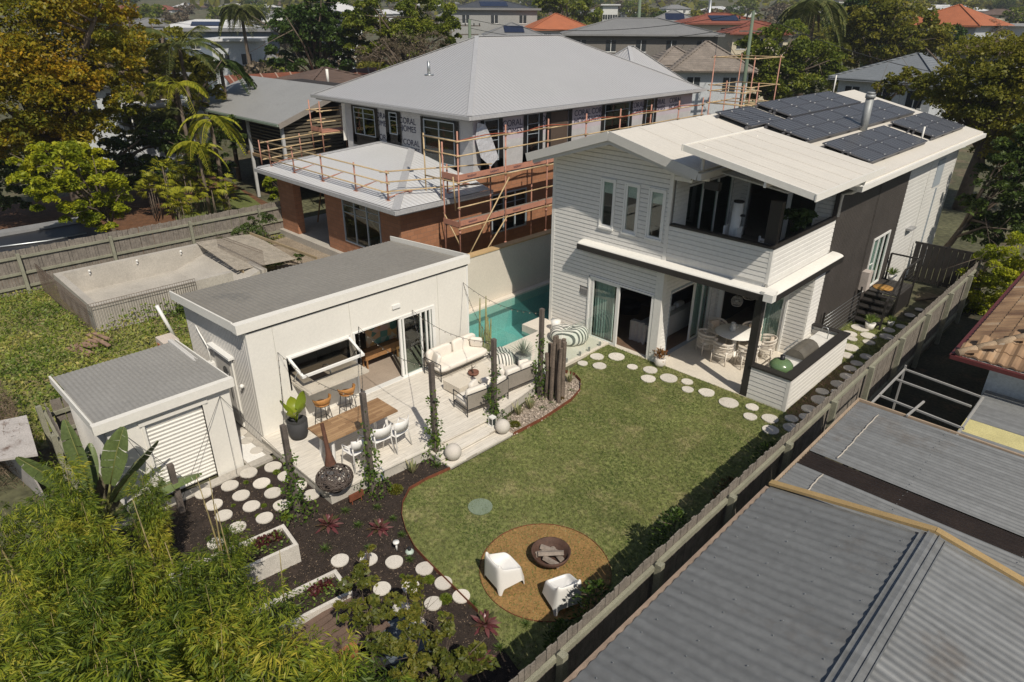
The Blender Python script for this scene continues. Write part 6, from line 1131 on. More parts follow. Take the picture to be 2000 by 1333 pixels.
def text(lines, size, M4, parent, mt, name='lettering'):
    cu = bpy.data.curves.new('t', 'FONT'); cu.body = lines; cu.size = size; cu.align_x = 'CENTER'; cu.space_line = .92; cu.extrude = .002
    o = bpy.data.objects.new('t', cu); COL.objects.link(o); bpy.context.view_layer.update(); me = bpy.data.meshes.new_from_object(o.evaluated_get(bpy.context.evaluated_depsgraph_get())); bpy.data.objects.remove(o)
    me.transform(M4); me.materials.clear(); me.materials.append(mt); n = bpy.data.objects.new(name, me); COL.objects.link(n); n.parent = parent; n.location = -parent.location; return n
INK = mat('dark_ink', (.035, .035, .07), .6, 0, 1, fine=0)
RXm = Matrix.Rotation(rad(90), 4, 'X'); RYm = Matrix.Rotation(rad(90), 4, 'Z')@RXm
for y, z in ((20.75, 5.28), (22.85, 5.28), (25.35, 5.32), (26.6, 5.32), (29.7, 5.32), (31.65, 5.32), (33.2, 5.32)): text('CORAL\nHOMES', .36, Matrix.Translation((-20.385, y, z))@RYm, K, INK)
for x, z in ((-26.6, 5.2), (-24.6, 5.15), (-26.45, 4.25), (-24.4, 4.25)): text('CORAL\nHOMES', .36, Matrix.Translation((x, 18.485, z))@RXm, K, INK)
m_ = MB(); m_.add([(-20.34, 18.7, 5.6), (-20.30, 19.1, 5.5), (-20.15, 19.35, 4.9), (-19.95, 19.5, 4.2), (-19.9, 19.0, 3.9), (-20.05, 18.6, 4.3), (-20.3, 18.55, 5.0)], [(0, 1, 2, 6), (6, 2, 3, 5), (3, 4, 5)], True); m_.build('loose_wrap', mat('loose_silver', (.5, .5, .52), .35, .1, 2, bump=.05, bs=6, metal=.3), K, fix=False)
m_ = MB(); p = Vector(G(838, 148, 7.55)); m_.tube([p, p+Vector((0, 0, .45))], .05, 8); m_.tube([p, p+Vector((0, 0, .04))], .16, 10); m_.build('roof_vent_pipe', GALV, K)
# ------------------------------------------------------------------ scaffolding
SC = thing('scaffold', 'orange tube scaffold with toe boards along the brick side of the unfinished house', 'scaffold', (-18.9, 24, 0))
ORG = mat('orange_tube', (.40, .195, .14), .5, .25, 5, fine=.12); YEL = mat('yellow_tube', (.46, .34, .19), .5, .25, 5, fine=.12); TOE = mat('toe_board', (.42, .20, .14), .7, .12, 3, fine=.1)
def T_(mb, a, b_, r=.027): mb.tube([a, b_], r, 7)
ysd = [15.95, 18.35, 20.75, 23.15, 25.55, 27.95, 30.35, 32.6]
for y in ysd:
    m_ = MB(); T_(m_, (-18.4, y, .3), (-18.4, y, 5.75), .032); T_(m_, (-19.25, y, .3), (-19.25, y, 4.1 if y > 17 else 5.3), .032)
    for z in (1.2, 2.1, 3.0, 3.95, 4.9, 5.4): m_.tube([(-18.4, y, z-.05), (-18.4, y, z+.05)], .055, 7)
    m_.build('standard', ORG, SC)
for i in range(len(ysd)-1):
    m_ = MB()
    for z in (2.25, 3.05, 3.95, 4.9, 5.4): T_(m_, (-18.36, ysd[i]-.1, z), (-18.36, ysd[i+1]+.1, z+.02))
    T_(m_, (-19.25, ysd[i], 2.25), (-19.25, ysd[i+1], 2.25)); T_(m_, (-19.25, ysd[i], 3.9), (-19.25, ysd[i+1], 3.9)); m_.build('ledger', YEL, SC)
    for z in (2.32, 4.02):
        if z < 3 and i > 3: continue
        m_ = MB(); m_.box(-18.46, -18.43, ysd[i]+.04, ysd[i+1]-.04, z, z+.2); tb_ = m_.build('toe_board', TOE, SC)
        if i < 3:
            for fy in (.3, .8):
                if z > 3 or fy < .5: t2 = text('RAISIWT', .115, Matrix.Translation((-18.424, ysd[i]+2.3*fy, z+.06))@RYm, SC, INK); t2.parent = tb_; t2.location = (0, 0, 0)
        m_ = MB(); m_.box(-19.2, -18.5, ysd[i], ysd[i+1], z-.06, z-.02); m_.build('plank', PAL, SC)
m_ = MB(); T_(m_, (-18.34, 18.5, 3.8), (-18.34, 16.2, 1.0)); T_(m_, (-18.34, 18.4, 2.3), (-18.34, 16.7, .6)); T_(m_, (-18.4, 15.7, 4.2), (-18.6, 15.95, 2.9)); T_(m_, (-19.3, 15.95, 2.7), (-18.4, 15.95, 1.6)); T_(m_, (-19.25, 15.95, 1.2), (-18.3, 16.1, .2)); m_.build('brace', YEL, SC)
m_ = MB(); m_.tube([(-18.36+.03*math.sin(y*3), y, 5.46+.05*math.sin(y*1.9)) for y in np.arange(16, 32.5, .3)], .022, 5); m_.build('hose', mat('red_hose', (.30, .08, .04), .6), SC)
m_ = MB(); 
for z in (4.9, 5.4, 3.95): T_(m_, (-18.4, 15.95, z), (-20.3, 15.95, z))
T_(m_, (-20.3, 15.95, 3.0), (-20.3, 15.95, 5.5)); T_(m_, (-19.4, 15.95, 3.0), (-19.4, 15.95, 5.4)); m_.build('end_rail', YEL, SC); m_ = MB(); m_.box(-19.3, -18.45, 15.92, 15.95, 4.02, 4.24); m_.box(-19.3, -18.45, 15.92, 15.95, 2.3, 2.5); m_.build('toe_board', TOE, SC)
GR = thing('roof_guardrail', 'orange and yellow tube guardrail clamped round the lower silver roof edge', 'guardrail', (-24, 14.2, 3.3))
zl = lambda x, y: 3.2+min((y-13.8), max(0, (-19.35-x))*.93)*.2
posts_ = [(-29.3, 14.25), (-27.2, 14.25), (-24.9, 14.25), (-22.5, 14.25), (-20.4, 14.25), (-19.8, 16.6)]
for x, y in posts_:
    m_ = MB(); T_(m_, (x, y, 3.25), (x, y, 4.35), .032); m_.box(x-.12, x+.12, y-.05, y+.15, 3.22, 3.27); T_(m_, (x, y, 3.35), (x-.1, y+1.0, 3.45), .025); m_.box(x-.2, x+.05, y+.95, y+1.1, 3.42, 3.46); m_.build('standard', ORG, GR)
m_ = MB()
for z in (3.55, 3.9, 4.28): T_(m_, (-29.9, 14.22, z), (-20.2, 14.22, z)); T_(m_, (-20.6, 14.1, z), (-19.0, 18.2, z-.03)); T_(m_, (-29.5, 14.0, z), (-30.3, 18.0, z+.03))
m_.build('rail', YEL, GR); m_ = MB(); T_(m_, (-30.0, 16.2, 3.2), (-30.0, 16.2, 4.4)); T_(m_, (-29.85, 14.1, 3.2), (-29.85, 14.1, 4.35)); m_.build('standard', ORG, GR)
def tower(lb, x0, x1, y0, y1, z0, z1, zs):
    t = thing('scaffold_tower', lb, 'scaffold', (x0, y0, z0), 'orange scaffold towers')
    for x in (x0, x1):
        for y in (y0, y1): m = MB(); T_(m, (x, y, z0), (x, y, z1), .032); m.build('standard', ORG, t)
    m = MB()
    for z in zs: T_(m, (x0-.2, y0, z), (x1+.2, y0, z)); T_(m, (x0, y0-.2, z), (x0, y1+.2, z)); T_(m, (x1, y0-.2, z), (x1, y1+.2, z)); T_(m, (x0-.2, y1, z), (x1+.2, y1, z))
    m.build('ledger', YEL, t); m = MB(); m.box(x0, x1, y0, y1, zs[0]+.05, zs[0]+.09); m.box(x0, x1, y0-.02, y0, zs[0]+.1, zs[0]+.3); m.build('plank', TOE, t)
tower('scaffold tower between the carport house and the wrapped upper wall', -30.9, -29.95, 17.4, 19.3, 3.3, 5.75, (4.25, 4.8, 5.3))
tower('tall scaffold tower at the far end of the long silver roof', -19.7, -17.4, 35.6, 38.6, 0, 7.6, (4.3, 5.2, 6.1, 7.5)); tower('lower scaffold tower at the far end behind the cream roof', -18.6, -16.8, 33.6, 35.2, 0, 6.4, (4.0, 4.6, 5.4, 6.0))
# ------------------------------------------------------------------ grey carport house on the left
CH = thing('carport_house', 'dark slatted house with a plain grey gabled roof beyond the unfinished house', 'house', (-38, 19, 0)); SHD = mat('grey_sheet_roof', (.285, .285, .28), .5, .06, .5, fine=.04, wave=('X', .16, .015), stain=((.22, .215, .20), .5, .58))
m_ = MB(); m_.slab([(-44.5, 16.8, 4.45), (-33.1, 16.8, 4.45), (-33.1, 21.0, 5.95), (-44.5, 21.0, 5.95)], .06); m_.slab([(-44.5, 21.0, 5.95), (-33.1, 21.0, 5.95), (-33.1, 25, 4.5), (-44.5, 25, 4.5)], .06); m_.build('roof', SHD, CH)
m_ = MB(); m_.bar((-33.07, 16.8, 4.33), (-33.07, 21.0, 5.83), .04, .26); m_.build('barge_board', mat('brown_grey_barge', (.24, .215, .19), .7), CH); m_ = MB(); m_.box(-44.5, -33.05, 16.7, 16.8, 4.33, 4.43); m_.build('gutter', mat('green_gutter', (.20, .25, .20), .6), CH)
m_ = MB(); m_.box(-44, -33.4, 20.6, 24.5, 0, 5.6); m_.box(-44, -37.3, 17.8, 20.6, 2.6, 4.6); m_.build('dark_wall', DARK, CH)
m_ = MB()
for k in range(16): m_.box(-33.4, -33.36, 17.2, 20.6, 1.9+k*.17, 2.0+k*.17)
for k in range(11): m_.box(-37.2, -33.5, 17.18, 17.22, 2.6+k*.17, 2.66+k*.17)
m_.build('slat_screen', mat('olive_slats', (.12, .10, .07), .8, .15, 3), CH); m_ = MB(); m_.box(-33.5, -33.36, 17.05, 17.2, 0, 4.5); m_.box(-37.3, -37.2, 17.05, 17.2, 0, 4.5); m_.build('post', mat('pale_post', (.45, .45, .45), .6), CH); m_ = MB(); m_.box(-38, -33.2, 17.1, 20.6, 2.35, 2.5); m_.build('verandah_floor', mat('timber_edge', (.26, .18, .10), .8), CH)
# ------------------------------------------------------------------ distant suburb
def tz(x, y): return hill(x, y)
RT = {'grey': mat('far_grey_roof', (.20, .20, .20), .6, .08, .4), 'white': mat('far_white_roof', (.60, .60, .60), .5, .05, .4), 'red': mat('far_red_tiles', (.22, .07, .045), .8, .15, .7, wave=('Z', .14, .03), fine=.1), 'orange': mat('far_orange_tiles', (.36, .12, .055), .8, .12, .7, wave=('Z', .14, .03), fine=.1),
      'slate': mat('far_blue_grey_tiles', (.17, .185, .20), .65, .08, .6, wave=('Z', .13, .04), fine=.08), 'brown': mat('far_brown_tiles', (.11, .075, .06), .85, .2, .7, wave=('Z', .13, .03), fine=.12), 'old': mat('far_mottled_tiles', (.20, .17, .145), .9, .3, .9, wave=('Z', .16, .04), fine=.2), 'dark': mat('far_dark_roof', (.06, .065, .075), .6, .1, .5), 'teal': mat('far_teal', (.05, .14, .15), .6, .1, 1)}
WT = {'white': mat('far_white_wall', (.60, .60, .58), .8, .04, .5), 'cream': mat('far_cream_wall', (.55, .49, .37), .8, .05, .5), 'grey': mat('far_grey_wall', (.30, .30, .29), .8, .05, .5), 'taupe': mat('far_taupe_wall', (.17, .155, .14), .8, .06, .5), 'blue': mat('far_blue_grey_wall', (.14, .17, .21), .8, .06, .5), 'pale': mat('far_pale_wall', (.46, .48, .50), .8, .05, .5)}
FG = mat('far_window_glass', (.03, .035, .04), .15, .3, 1)
def house(lb, px, d, eave_y, ridge_y, wpx, roof, wal, dp=9, yaw=0, flat=False, over=.6, solar=False, nwin=3, group='houses beyond the site', ridge=.35, name='house'):
    """px: centre of the eave line in view, d: metres away; width from its size in view; walls go down to the terrain"""
    p = AT(px, eave_y, d); q = AT(px, ridge_y, d+dp*.45); W = wpx/FPX*d*1.0; ze, zr = p[2], max(q[2], p[2]+.3); ang = math.atan2(p[1], p[0])-math.pi/2+yaw
    c = Vector((p[0], p[1], 0))+Vector((math.cos(ang+math.pi/2), math.sin(ang+math.pi/2), 0))*dp/2; z0 = min(tz(c.x, c.y), ze-3)-.5
    t = thing(name, lb, 'house', (c.x, c.y, 0), group, rz=ang); hw, hd = W/2, dp/2; m = MB(); m.box(-hw+over, hw-over, -hd+over, hd-over, z0, ze if not flat else zr-.3); m.build('wall', WT[wal], t, local=True)
    m = MB()
    if flat: m.box(-hw, hw, -hd, hd, zr-.3, zr); m.build('roof', RT[roof], t, local=True)
    else:
        r = min(hw*ridge*2, max(.1, hw-hd)) if hw > hd else .1; m.add([(-hw, -hd, ze), (hw, -hd, ze), (hw, hd, ze), (-hw, hd, ze), (-r, 0, zr), (r, 0, zr)], [(0, 1, 5, 4), (1, 2, 5), (2, 3, 4, 5), (3, 0, 4), (0, 3, 2, 1)]); rf_ = m.build('roof', RT[roof], t, local=True)
        m = MB()
        for a, b_ in (((-hw, -hd, ze), (-r, 0, zr)), ((hw, -hd, ze), (r, 0, zr)), ((-r, 0, zr), (r, 0, zr))): m.bar((a[0], a[1], a[2]+.04), (b_[0], b_[1], b_[2]+.04), .25, .08)
        m.box(-hw, hw, -hd-.06, -hd, ze-.16, ze+.02); m.build('ridge_cap', RT[roof], rf_, local=True)
    for k in range(nwin):
        x = -hw+over+(W-2*over)*(k+.5)/nwin; m = MB(); m.box(x-.55, x+.55, -hd+over-.03, -hd+over+.02, ze-1.75, ze-.6); w_ = m.build('window', FG, t, local=True); m = MB(); m.box(x-.03, x+.03, -hd+over-.05, -hd+over-.031, ze-1.75, ze-.6); m.box(x-.62, x+.62, -hd+over-.06, -hd+over-.01, ze-1.83, ze-1.75); m.build('frame', FRAME, w_, local=True)
    if solar: m = MB(); s_ = (zr-ze)/hd; m.slab([(-hw*.3, -hd*.8, ze+s_*hd*.2+.1), (hw*.35, -hd*.8, ze+s_*hd*.2+.1), (hw*.35, -hd*.3, ze+s_*hd*.7+.1), (-hw*.3, -hd*.3, ze+s_*hd*.7+.1)], .05); m.build('solar_array', mat('far_solar', (.015, .02, .045), .25), t, local=True)
    return t
HS = [('wide two-storey taupe house with a big grey hip roof', 1255, 82, 68, 36, 285, 'grey', 'taupe', 13, .12, {'nwin': 5}),
 ('white cottage with an orange pyramid tile roof', 1100, 112, 58, 27, 120, 'orange', 'white', 10, .25, {'nwin': 2, 'ridge': .02}),
 ('long flat-roofed grey block with small windows', 966, 118, 22, 17, 165, 'grey', 'grey', 12, .05, {'flat': True}),
 ('low grey house with a dark solar roof in front of the flat grey block', 1005, 98, 70, 45, 110, 'grey', 'grey', 9, .1, {'solar': True}),
 ('dark slate hip roof behind the flat grey block', 965, 150, 17, -1, 150, 'dark', 'grey', 14, .1, {'solar': True}),
 ('cream two-storey house with a red roof and solar panels', 1420, 108, 46, 26, 150, 'red', 'cream', 10, .3, {'solar': True}),
 ('lower red-roofed wing behind the green power pole', 1490, 95, 66, 44, 110, 'red', 'cream', 9, .3, {}),
 ('teal-gabled house with solar panels', 1318, 135, 45, 20, 100, 'grey', 'blue', 10, .1, {'solar': True}),
 ('small white cube-like house', 1192, 190, 24, 9, 34, 'white', 'white', 8, 0, {'flat': True}),
 ('white house with a steep orange-red tile roof on the right', 1826, 100, 50, 10, 125, 'orange', 'pale', 12, -.35, {'nwin': 3, 'ridge': .02}),
 ('long low white modern house near the right edge', 1945, 112, 62, 46, 130, 'white', 'white', 10, -.2, {'flat': True}),
 ('dark brown tiled roof in front of the white modern house', 1905, 84, 103, 74, 120, 'brown', 'grey', 9, -.3, {}),
 ('blue-grey tiled white house behind the far end of the cream roof', 1722, 60, 158, 104, 180, 'slate', 'pale', 10.5, -.42, {'nwin': 3, 'ridge': .25}),
 ('mottled old tiled house behind the scaffold towers', 1395, 64, 138, 82, 150, 'old', 'pale', 9, .2, {'nwin': 2, 'ridge': .1}),
 ('mottled tiled roof with a front gable beside the scaffold', 1330, 66, 128, 92, 90, 'old', 'pale', 8, .2, {'nwin': 2, 'ridge': .1}),
 ('brown hip-roofed house behind the silver roof', 690, 56, 172, 132, 190, 'brown', 'grey', 9, .5, {'ridge': .3}),
 ('blue-grey flat-fronted shop building behind the tall palm', 405, 105, 68, 56, 200, 'blue' if False else 'grey', 'blue', 14, -.2, {'flat': True, 'nwin': 4}),
 ('bright white hipped roof behind the blue-grey shop', 400, 135, 55, 39, 150, 'white', 'white', 12, -.1, {'solar': True}),
 ('small grey hipped roof at the end of the shop row', 290, 120, 50, 36, 60, 'grey', 'white', 8, 0, {}),
 ('white shopfront with an awning under the tall palm', 455, 88, 95, 74, 90, 'white', 'pale', 8, -.2, {'flat': True, 'nwin': 2}),
 ('grey canopy-roofed house beside the dark conifer', 500, 92, 115, 95, 70, 'grey', 'grey', 8, 0, {}),
 ('white house with a steep white gable between the conifer and the broad tree', 680, 120, 22, 6, 60, 'white', 'white', 9, .3, {}),
 ('dark-roofed white house below the white gable', 672, 105, 33, 22, 50, 'dark', 'white', 8, .3, {}),
 ('pale blue-grey house glimpsed through the orange tree', 245, 55, 165, 135, 200, 'grey', 'pale', 9, -.2, {'nwin': 4}),
 ('white shed roof seen between the trunks on the left', 290, 48, 205, 185, 120, 'white', 'pale', 7, 0, {})]
for h in HS: house(h[0], *h[1:9], h[9], **h[10])
LIM = [(230, 'above the autumn tree'), (420, 'behind the shop row'), (560, 'by the tall cocos palm'), (720, 'behind the dark conifer'), (900, 'behind the broad twiggy tree'), (1060, 'above the flat grey block'), (1200, 'behind the orange pyramid roof'), (1340, 'above the taupe house'), (1500, 'behind the red-roofed house'), (1650, 'behind the full dark palm'), (1780, 'above the olive tree'), (1900, 'behind the steep orange-red roof'), (9999, 'near the right edge')]
rh = random.Random(11); words = ['white', 'grey', 'red', 'cream', 'brown', 'dark']
for k in range(64):
    x = rh.uniform(140, 1990); d = rh.uniform(200, 620); p = AT(x, 38, d); zt_ = tz(p[0], p[1]); ye = 38-(zt_+3.4-CAMZ)/d*FPX; wpx = rh.uniform(12, 20)/d*FPX; rc = rh.choice(['white', 'white', 'white', 'grey', 'grey', 'dark', 'red', 'orange', 'brown'])
    house('small %s-roofed house on the distant hillside %s' % (rc, next(w_ for lim, w_ in LIM if x < lim)), x, d, ye, ye-2.2/d*FPX, wpx, rc, rh.choice(['white', 'white', 'cream', 'grey', 'pale']), rh.uniform(7, 11), rh.uniform(-.7, .7), nwin=2, over=.4, group='small houses on the distant hillside')
# rusty roof building
RR = thing('rusty_roof_house', 'long low building with a rusty red corrugated roof and pale lap lines', 'house', (-50, 28, 0)); a = Vector(PX(437, 146, -50)); 
m_ = MB(); c = [AT(437, 148, 50), AT(470, 188, 45), AT(735, 155, 50), AT(712, 131, 56)]; zz = [4.9, 3.9, 4.1, 5.2]
def onz(px, z): x, y = G(px[0], px[1], z)[:2]; return (x, y, z)
Q = [onz((437, 148), 5.0), onz((470, 190), 4.3), onz((740, 165), 4.3), onz((735, 132), 5.0)]; m_.slab(Q, .06)
m_.build('roof', mat('rusted_sheet', (.20, .065, .035), .85, .3, .9, fine=.2, wave=('X', .15, .01), stain=((.33, .20, .13), .5, .63)), RR); m_ = MB()
for k in range(11): u = (k+.3)/11; m_.bar(Vector(Q[0]).lerp(Vector(Q[3]), u)+Vector((0, 0, .03)), Vector(Q[1]).lerp(Vector(Q[2]), u)+Vector((0, 0, .03)), .12, .03)
m_.build('lap_strips', mat('pale_rust', (.38, .26, .20), .8), RR); m_ = MB(); m_.prism([Vector(Q[k]).lerp(sum((Vector(q) for q in Q), Vector())/4, .06)[:2] for k in range(4)], 0, 4.2); m_.build('wall', WT['grey'], RR)
for px, zt_, r_, nm in (((642, 172), 1.3, .1, 'vent_pipe'), ((690, 140), .9, .3, 'roof_ventilator'), ((663, 160), .8, .3, 'roof_ventilator')):
    x, y = G(px[0], px[1], 4.6)[:2]; m_ = MB(); m_.tube([(x, y, 4.3), (x, y, 4.6+zt_*.6)], r_*.7, 10); m_.ball((x, y, 4.6+zt_*.7), r_, 12) if nm != 'vent_pipe' else m_.tube([(x, y, 4.8), (x, y, 4.6+zt_)], r_, 8); m_.build(nm, GALV if nm != 'vent_pipe' else WHITE, RR)
# high-rise at the right edge, poles and wires
t = thing('apartment_tower', 'distant white banded apartment tower at the top right corner', 'tower', AT(1992, 20, 620)); m_ = MB(); p = AT(1992, 12, 620); m_.box(p[0]-9, p[0]+9, p[1]-9, p[1]+9, 0, p[2]+14); m_.build('wall', WT['white'], t); m_ = MB()
for k in range(18): m_.box(p[0]-9.2, p[0]+9.2, p[1]-9.2, p[1]+9.2, 3+k*2.6, 4.3+k*2.6)
m_.build('window_band', FG, t)
def pole(lb, px, top, d, col, arm=True, tilt=0):
    b_ = AT(px[0], px[1], d); tp_ = AT(top[0], top[1], d); t = thing('power_pole', lb, 'power pole', (b_[0], b_[1], tz(b_[0], b_[1])), 'power poles'); m = MB(); m.tube([(b_[0], b_[1], tz(b_[0], b_[1])), (tp_[0], tp_[1], tp_[2])], [.19*d/60, .12*d/60], 8); m.build('pole', col, t)
    if arm: m = MB(); r = Vector(_r)*1.1; c = Vector(tp_)-Vector((0, 0, .6)); m.bar(c-r, c+r, .1); m.bar(c-r*.8-Vector((0, 0, .8)), c+r*.8-Vector((0, 0, .8)), .1); m.build('crossarm', TIMB, t); m = MB(); [m.tube([c+r*k, c+r*k+Vector((0, 0, .25))], .06, 6) for k in (-.9, -.4, .4, .9)]; m.build('insulators', STEEL, t)
    return Vector(tp_)
GPN = mat('green_pole', (.13, .17, .12), .8, .12, 2); p1_ = pole('tall green power pole in front of the dense dark tree', (1448, 205), (1472, 22), 60, GPN); p2_ = pole('grey street light pole behind the grey hip roof', (1383, 60), (1388, 0), 150, GALV, False); p3_ = pole('green power pole behind the silver ridge', (917, 72), (917, 38), 75, GPN); p4_ = pole('thin pole by the taupe house ridge', (1248, 60), (1250, 0), 140, GPN)
m_ = MB()
for a, b_ in ((p3_, p1_), (p3_-Vector((0, 0, .8)), p1_-Vector((0, 0, 1))), (p1_, Vector(AT(2100, 170, 60))), (p1_-Vector((0, 0, .6)), Vector(AT(1260, 80, 110))), (p3_, Vector(AT(200, 30, 140)))):
    m_.tube([a.lerp(b_, i/12)-Vector((0, 0, 1.2*4*(i/12)*(1-i/12))) for i in range(13)], .022, 4)
tag(m_.build('overhead_wires', STEEL), 'thin dark overhead wires running between the power poles', 'wires')
# ------------------------------------------------------------------ trees
L_OR = leafmat('autumn_leaves', [(.09, .12, .012), (.20, .20, .016), (.36, .27, .018), (.54, .31, .018)], .45, patch=.45); L_YG = leafmat('yellow_green_leaves', [(.12, .17, .012), (.30, .34, .018), (.56, .53, .026)], .45, patch=.8)
L_DG = leafmat('deep_green_leaves', [(.025, .045, .010), (.055, .09, .015), (.11, .15, .025)], .3, patch=.5); L_OL = leafmat('olive_leaves', [(.09, .11, .014), (.20, .20, .022), (.32, .27, .035)], .45, patch=.35); L_MG = leafmat('mid_green_leaves', [(.06, .09, .012), (.15, .19, .020), (.30, .31, .032)], .42, patch=.6)
L_BR = leafmat('bronze_twigs', [(.09, .075, .045), (.17, .13, .085), (.25, .2, .14)], .25); L_CON = leafmat('conifer_leaves', [(.02, .045, .009), (.045, .085, .013), (.09, .14, .022)], .3, patch=.5)
def TP(lb, bpx, d, items, n, size, lm, seed, clumps=70, cr=.26, name='tree', r=.25, cat='tree', **k):
    b_ = AT(bpx[0], 38, d) if len(bpx) == 1 else AT(bpx[0], bpx[1], d); z = tz(b_[0], b_[1]); return tree(name, lb, cat, (b_[0], b_[1], z), blobpx(items, d), n, size, lm, BARK, r, seed, clumps, cr, **k)
TP('huge autumn tree with yellow-orange leaves filling the top left corner', (60,), 38, [(30, 60, 150, .8), (150, 90, 110, .8), (60, 190, 120, .75, -1), (170, 190, 80, .8, -1), (-60, 150, 130, 1), (100, -30, 110, .8), (200, 130, 60, .8), (20, 270, 70, .6, -1), (120, 250, 60, .6, -1)], 80000, .17, L_OR, 1, 480, .2, r=.35)
TP('bright yellow-green tree leaning over the old fence beside the trailer', (140,), 32, [(130, 330, 62, .8), (185, 375, 62, .85), (95, 345, 50, .8), (205, 420, 45, .7), (140, 395, 55, .7), (55, 310, 35, .8), (175, 305, 35, .7)], 15000, .17, L_YG, 2, 110, .25, r=.09)
TP('dark fork-trunked tree behind the palms', (275,), 50, [(300, 110, 60, .9), (350, 150, 50, .9), (260, 160, 40, .9), (320, 190, 50, .8), (230, 60, 50, .9)], 11000, .26, L_OL, 3, 110, .2, r=.5)
TP('tall dark conifer-like tree behind the rusty roof', (610,), 68, [(615, 20, 55, 1), (600, 70, 62, .9), (640, 90, 55, .9), (570, 110, 45, .7), (650, 115, 50, .6), (615, -30, 40, 1), (665, 60, 40, 1)], 26000, .30, L_CON, 4, 190, .22)
TP('broad green tree with bronze twigs behind the silver ridge', (790,), 66, [(760, 20, 65, .8), (830, 30, 60, .8), (720, 70, 50, .8), (800, 75, 60, .7), (870, 70, 40, .8), (760, 110, 50, .7), (705, 30, 40, 1)], 20000, .30, L_MG, 5, 170, .22)
TP('bare bronze twiggy tree in front of the broad green tree', (800,), 60, [(790, 105, 50, .8), (730, 95, 35, .9), (850, 90, 35, .8)], 6000, .22, L_BR, 6, 90, .22, asp=.18)
TP('dark tree behind the orange pyramid roof', (1110,), 128, [(1110, -5, 55, .7), (1150, 15, 35, .8), (1075, 5, 30, .8)], 7000, .5, L_MG, 7, 80, .25)
TP('dense dark green tree beside the green power pole', (1520,), 70, [(1520, 100, 62, .85), (1580, 125, 60, .8), (1470, 120, 45, .9), (1540, 155, 70, .6), (1600, 160, 45, .7), (1500, 175, 50, .5), (1440, 125, 25, .9)], 26000, .30, L_MG, 8, 190, .22)
TP('large olive-coloured tree behind the blue-grey tiled house', (1740,), 84, [(1740, 65, 85, .6), (1690, 55, 55, .7), (1800, 75, 50, .6), (1760, 100, 70, .5), (1700, 25, 45, .7), (1660, 85, 50, .8)], 22000, .38, L_OL, 9, 170, .22)
TP('dark round tree behind the palm', (1700,), 100, [(1700, 20, 50, .7), (1660, 40, 40, .9)], 7000, .4, L_CON, 10, 80, .25)
TP('wide feathery green tree spreading over the right edge', (1985,), 44, [(1950, 130, 95, .55), (1890, 170, 80, .5), (1980, 210, 100, .5), (1830, 180, 55, .45), (1930, 240, 85, .45), (1990, 290, 70, .5), (2060, 200, 110, .8), (1960, 330, 40, .5), (2000, 100, 60, .5)], 56000, .17, L_OL, 11, 420, .2, r=.32)
TP('dark shrubby tree in the shade beyond the side gate', (1950,), 32, [(1950, 390, 55, .8), (1995, 360, 65, .8), (1925, 450, 40, .7), (1960, 450, 50, .6), (1960, 320, 40, .8), (2010, 290, 50, .8)], 13000, .17, L_DG, 12, 120, .24, r=.12)
TP('yellow-green hedge bush behind the end of the timber fence', (1945,), 27.5, [(1935, 525, 45, .8), (1975, 500, 45, .8), (1920, 575, 40, .9), (1965, 570, 45, .9), (1900, 610, 28, .9), (1945, 620, 35, .8)], 17000, .10, L_YG, 13, 130, .25, r=.05, name='bush', cat='bush')
TP('small dark bush under the orange-red roof', (1858,), 92, [(1858, 80, 22, 1), (1885, 85, 15, 1)], 2500, .3, L_CON, 14, 30, .3, name='bush', cat='bush')
TP('slender light tree beside the flue', (1715,), 52, [(1730, 175, 22, .8), (1760, 165, 30, .6), (1780, 150, 25, .6)], 3500, .2, L_OL, 15, 50, .25, r=.08)
TP('grey bare tree by the white modern house', (1935,), 105, [(1925, 60, 25, .7), (1950, 75, 20, .7)], 2500, .25, L_BR, 16, 50, .25, asp=.2)
TP('middling olive tree between the autumn tree and the palms', (330,), 45, [(270, 110, 45, .9), (320, 90, 45, .9), (370, 140, 40, .8), (300, 200, 45, .7), (250, 240, 40, .8), (345, 240, 35, .8), (400, 180, 35, .8), (220, 300, 40, .7)], 17000, .18, L_OL, 21, 170, .24, r=.2)
TP('dark leafy mass behind the golden palms', (400,), 41, [(350, 300, 40, .8), (400, 310, 40, .8), (440, 260, 35, .9), (300, 330, 40, .7), (430, 330, 30, .8), (330, 270, 35, .8)], 12000, .17, L_DG, 22, 110, .25, r=.1)
TP('low dark shrubs under the autumn tree', (120,), 42, [(60, 320, 50, .6), (200, 300, 50, .6), (240, 345, 40, .7), (20, 370, 60, .5), (290, 330, 30, .8), (310, 270, 40, .8)], 12000, .2, L_DG, 17, 120, .25, name='shrub', cat='shrub')
TP('green shrub thicket at the corner of the brick house', (490,), 30.8, [(480, 455, 32, .7), (512, 440, 26, .9), (450, 472, 24, .6), (425, 480, 16, .6), (500, 480, 30, .5), (470, 492, 22, .5)], 8000, .08, leafmat('weed_leaves', [(.035, .06, .012), (.07, .11, .022), (.13, .17, .04)], .3, patch=1), 18, 60, .3, r=.03, name='shrub', cat='shrub')
TP('leafy weeds against the near wall of the pool shell by the white pipe', (340,), 24.2, [(300, 640, 26, .8), (350, 625, 34, .8), (380, 610, 28, .8), (250, 655, 20, .7), (410, 600, 22, .7)], 6000, .07, MATS['weed_leaves'], 23, 60, .3, r=.02, name='shrub', cat='shrub')
TP('weeds between the old decking and the studio roof', (550,), 27.5, [(540, 510, 20, .6), (575, 500, 16, .6), (515, 520, 14, .6)], 2500, .07, MATS['weed_leaves'], 24, 30, .3, r=.02, name='shrub', cat='shrub')
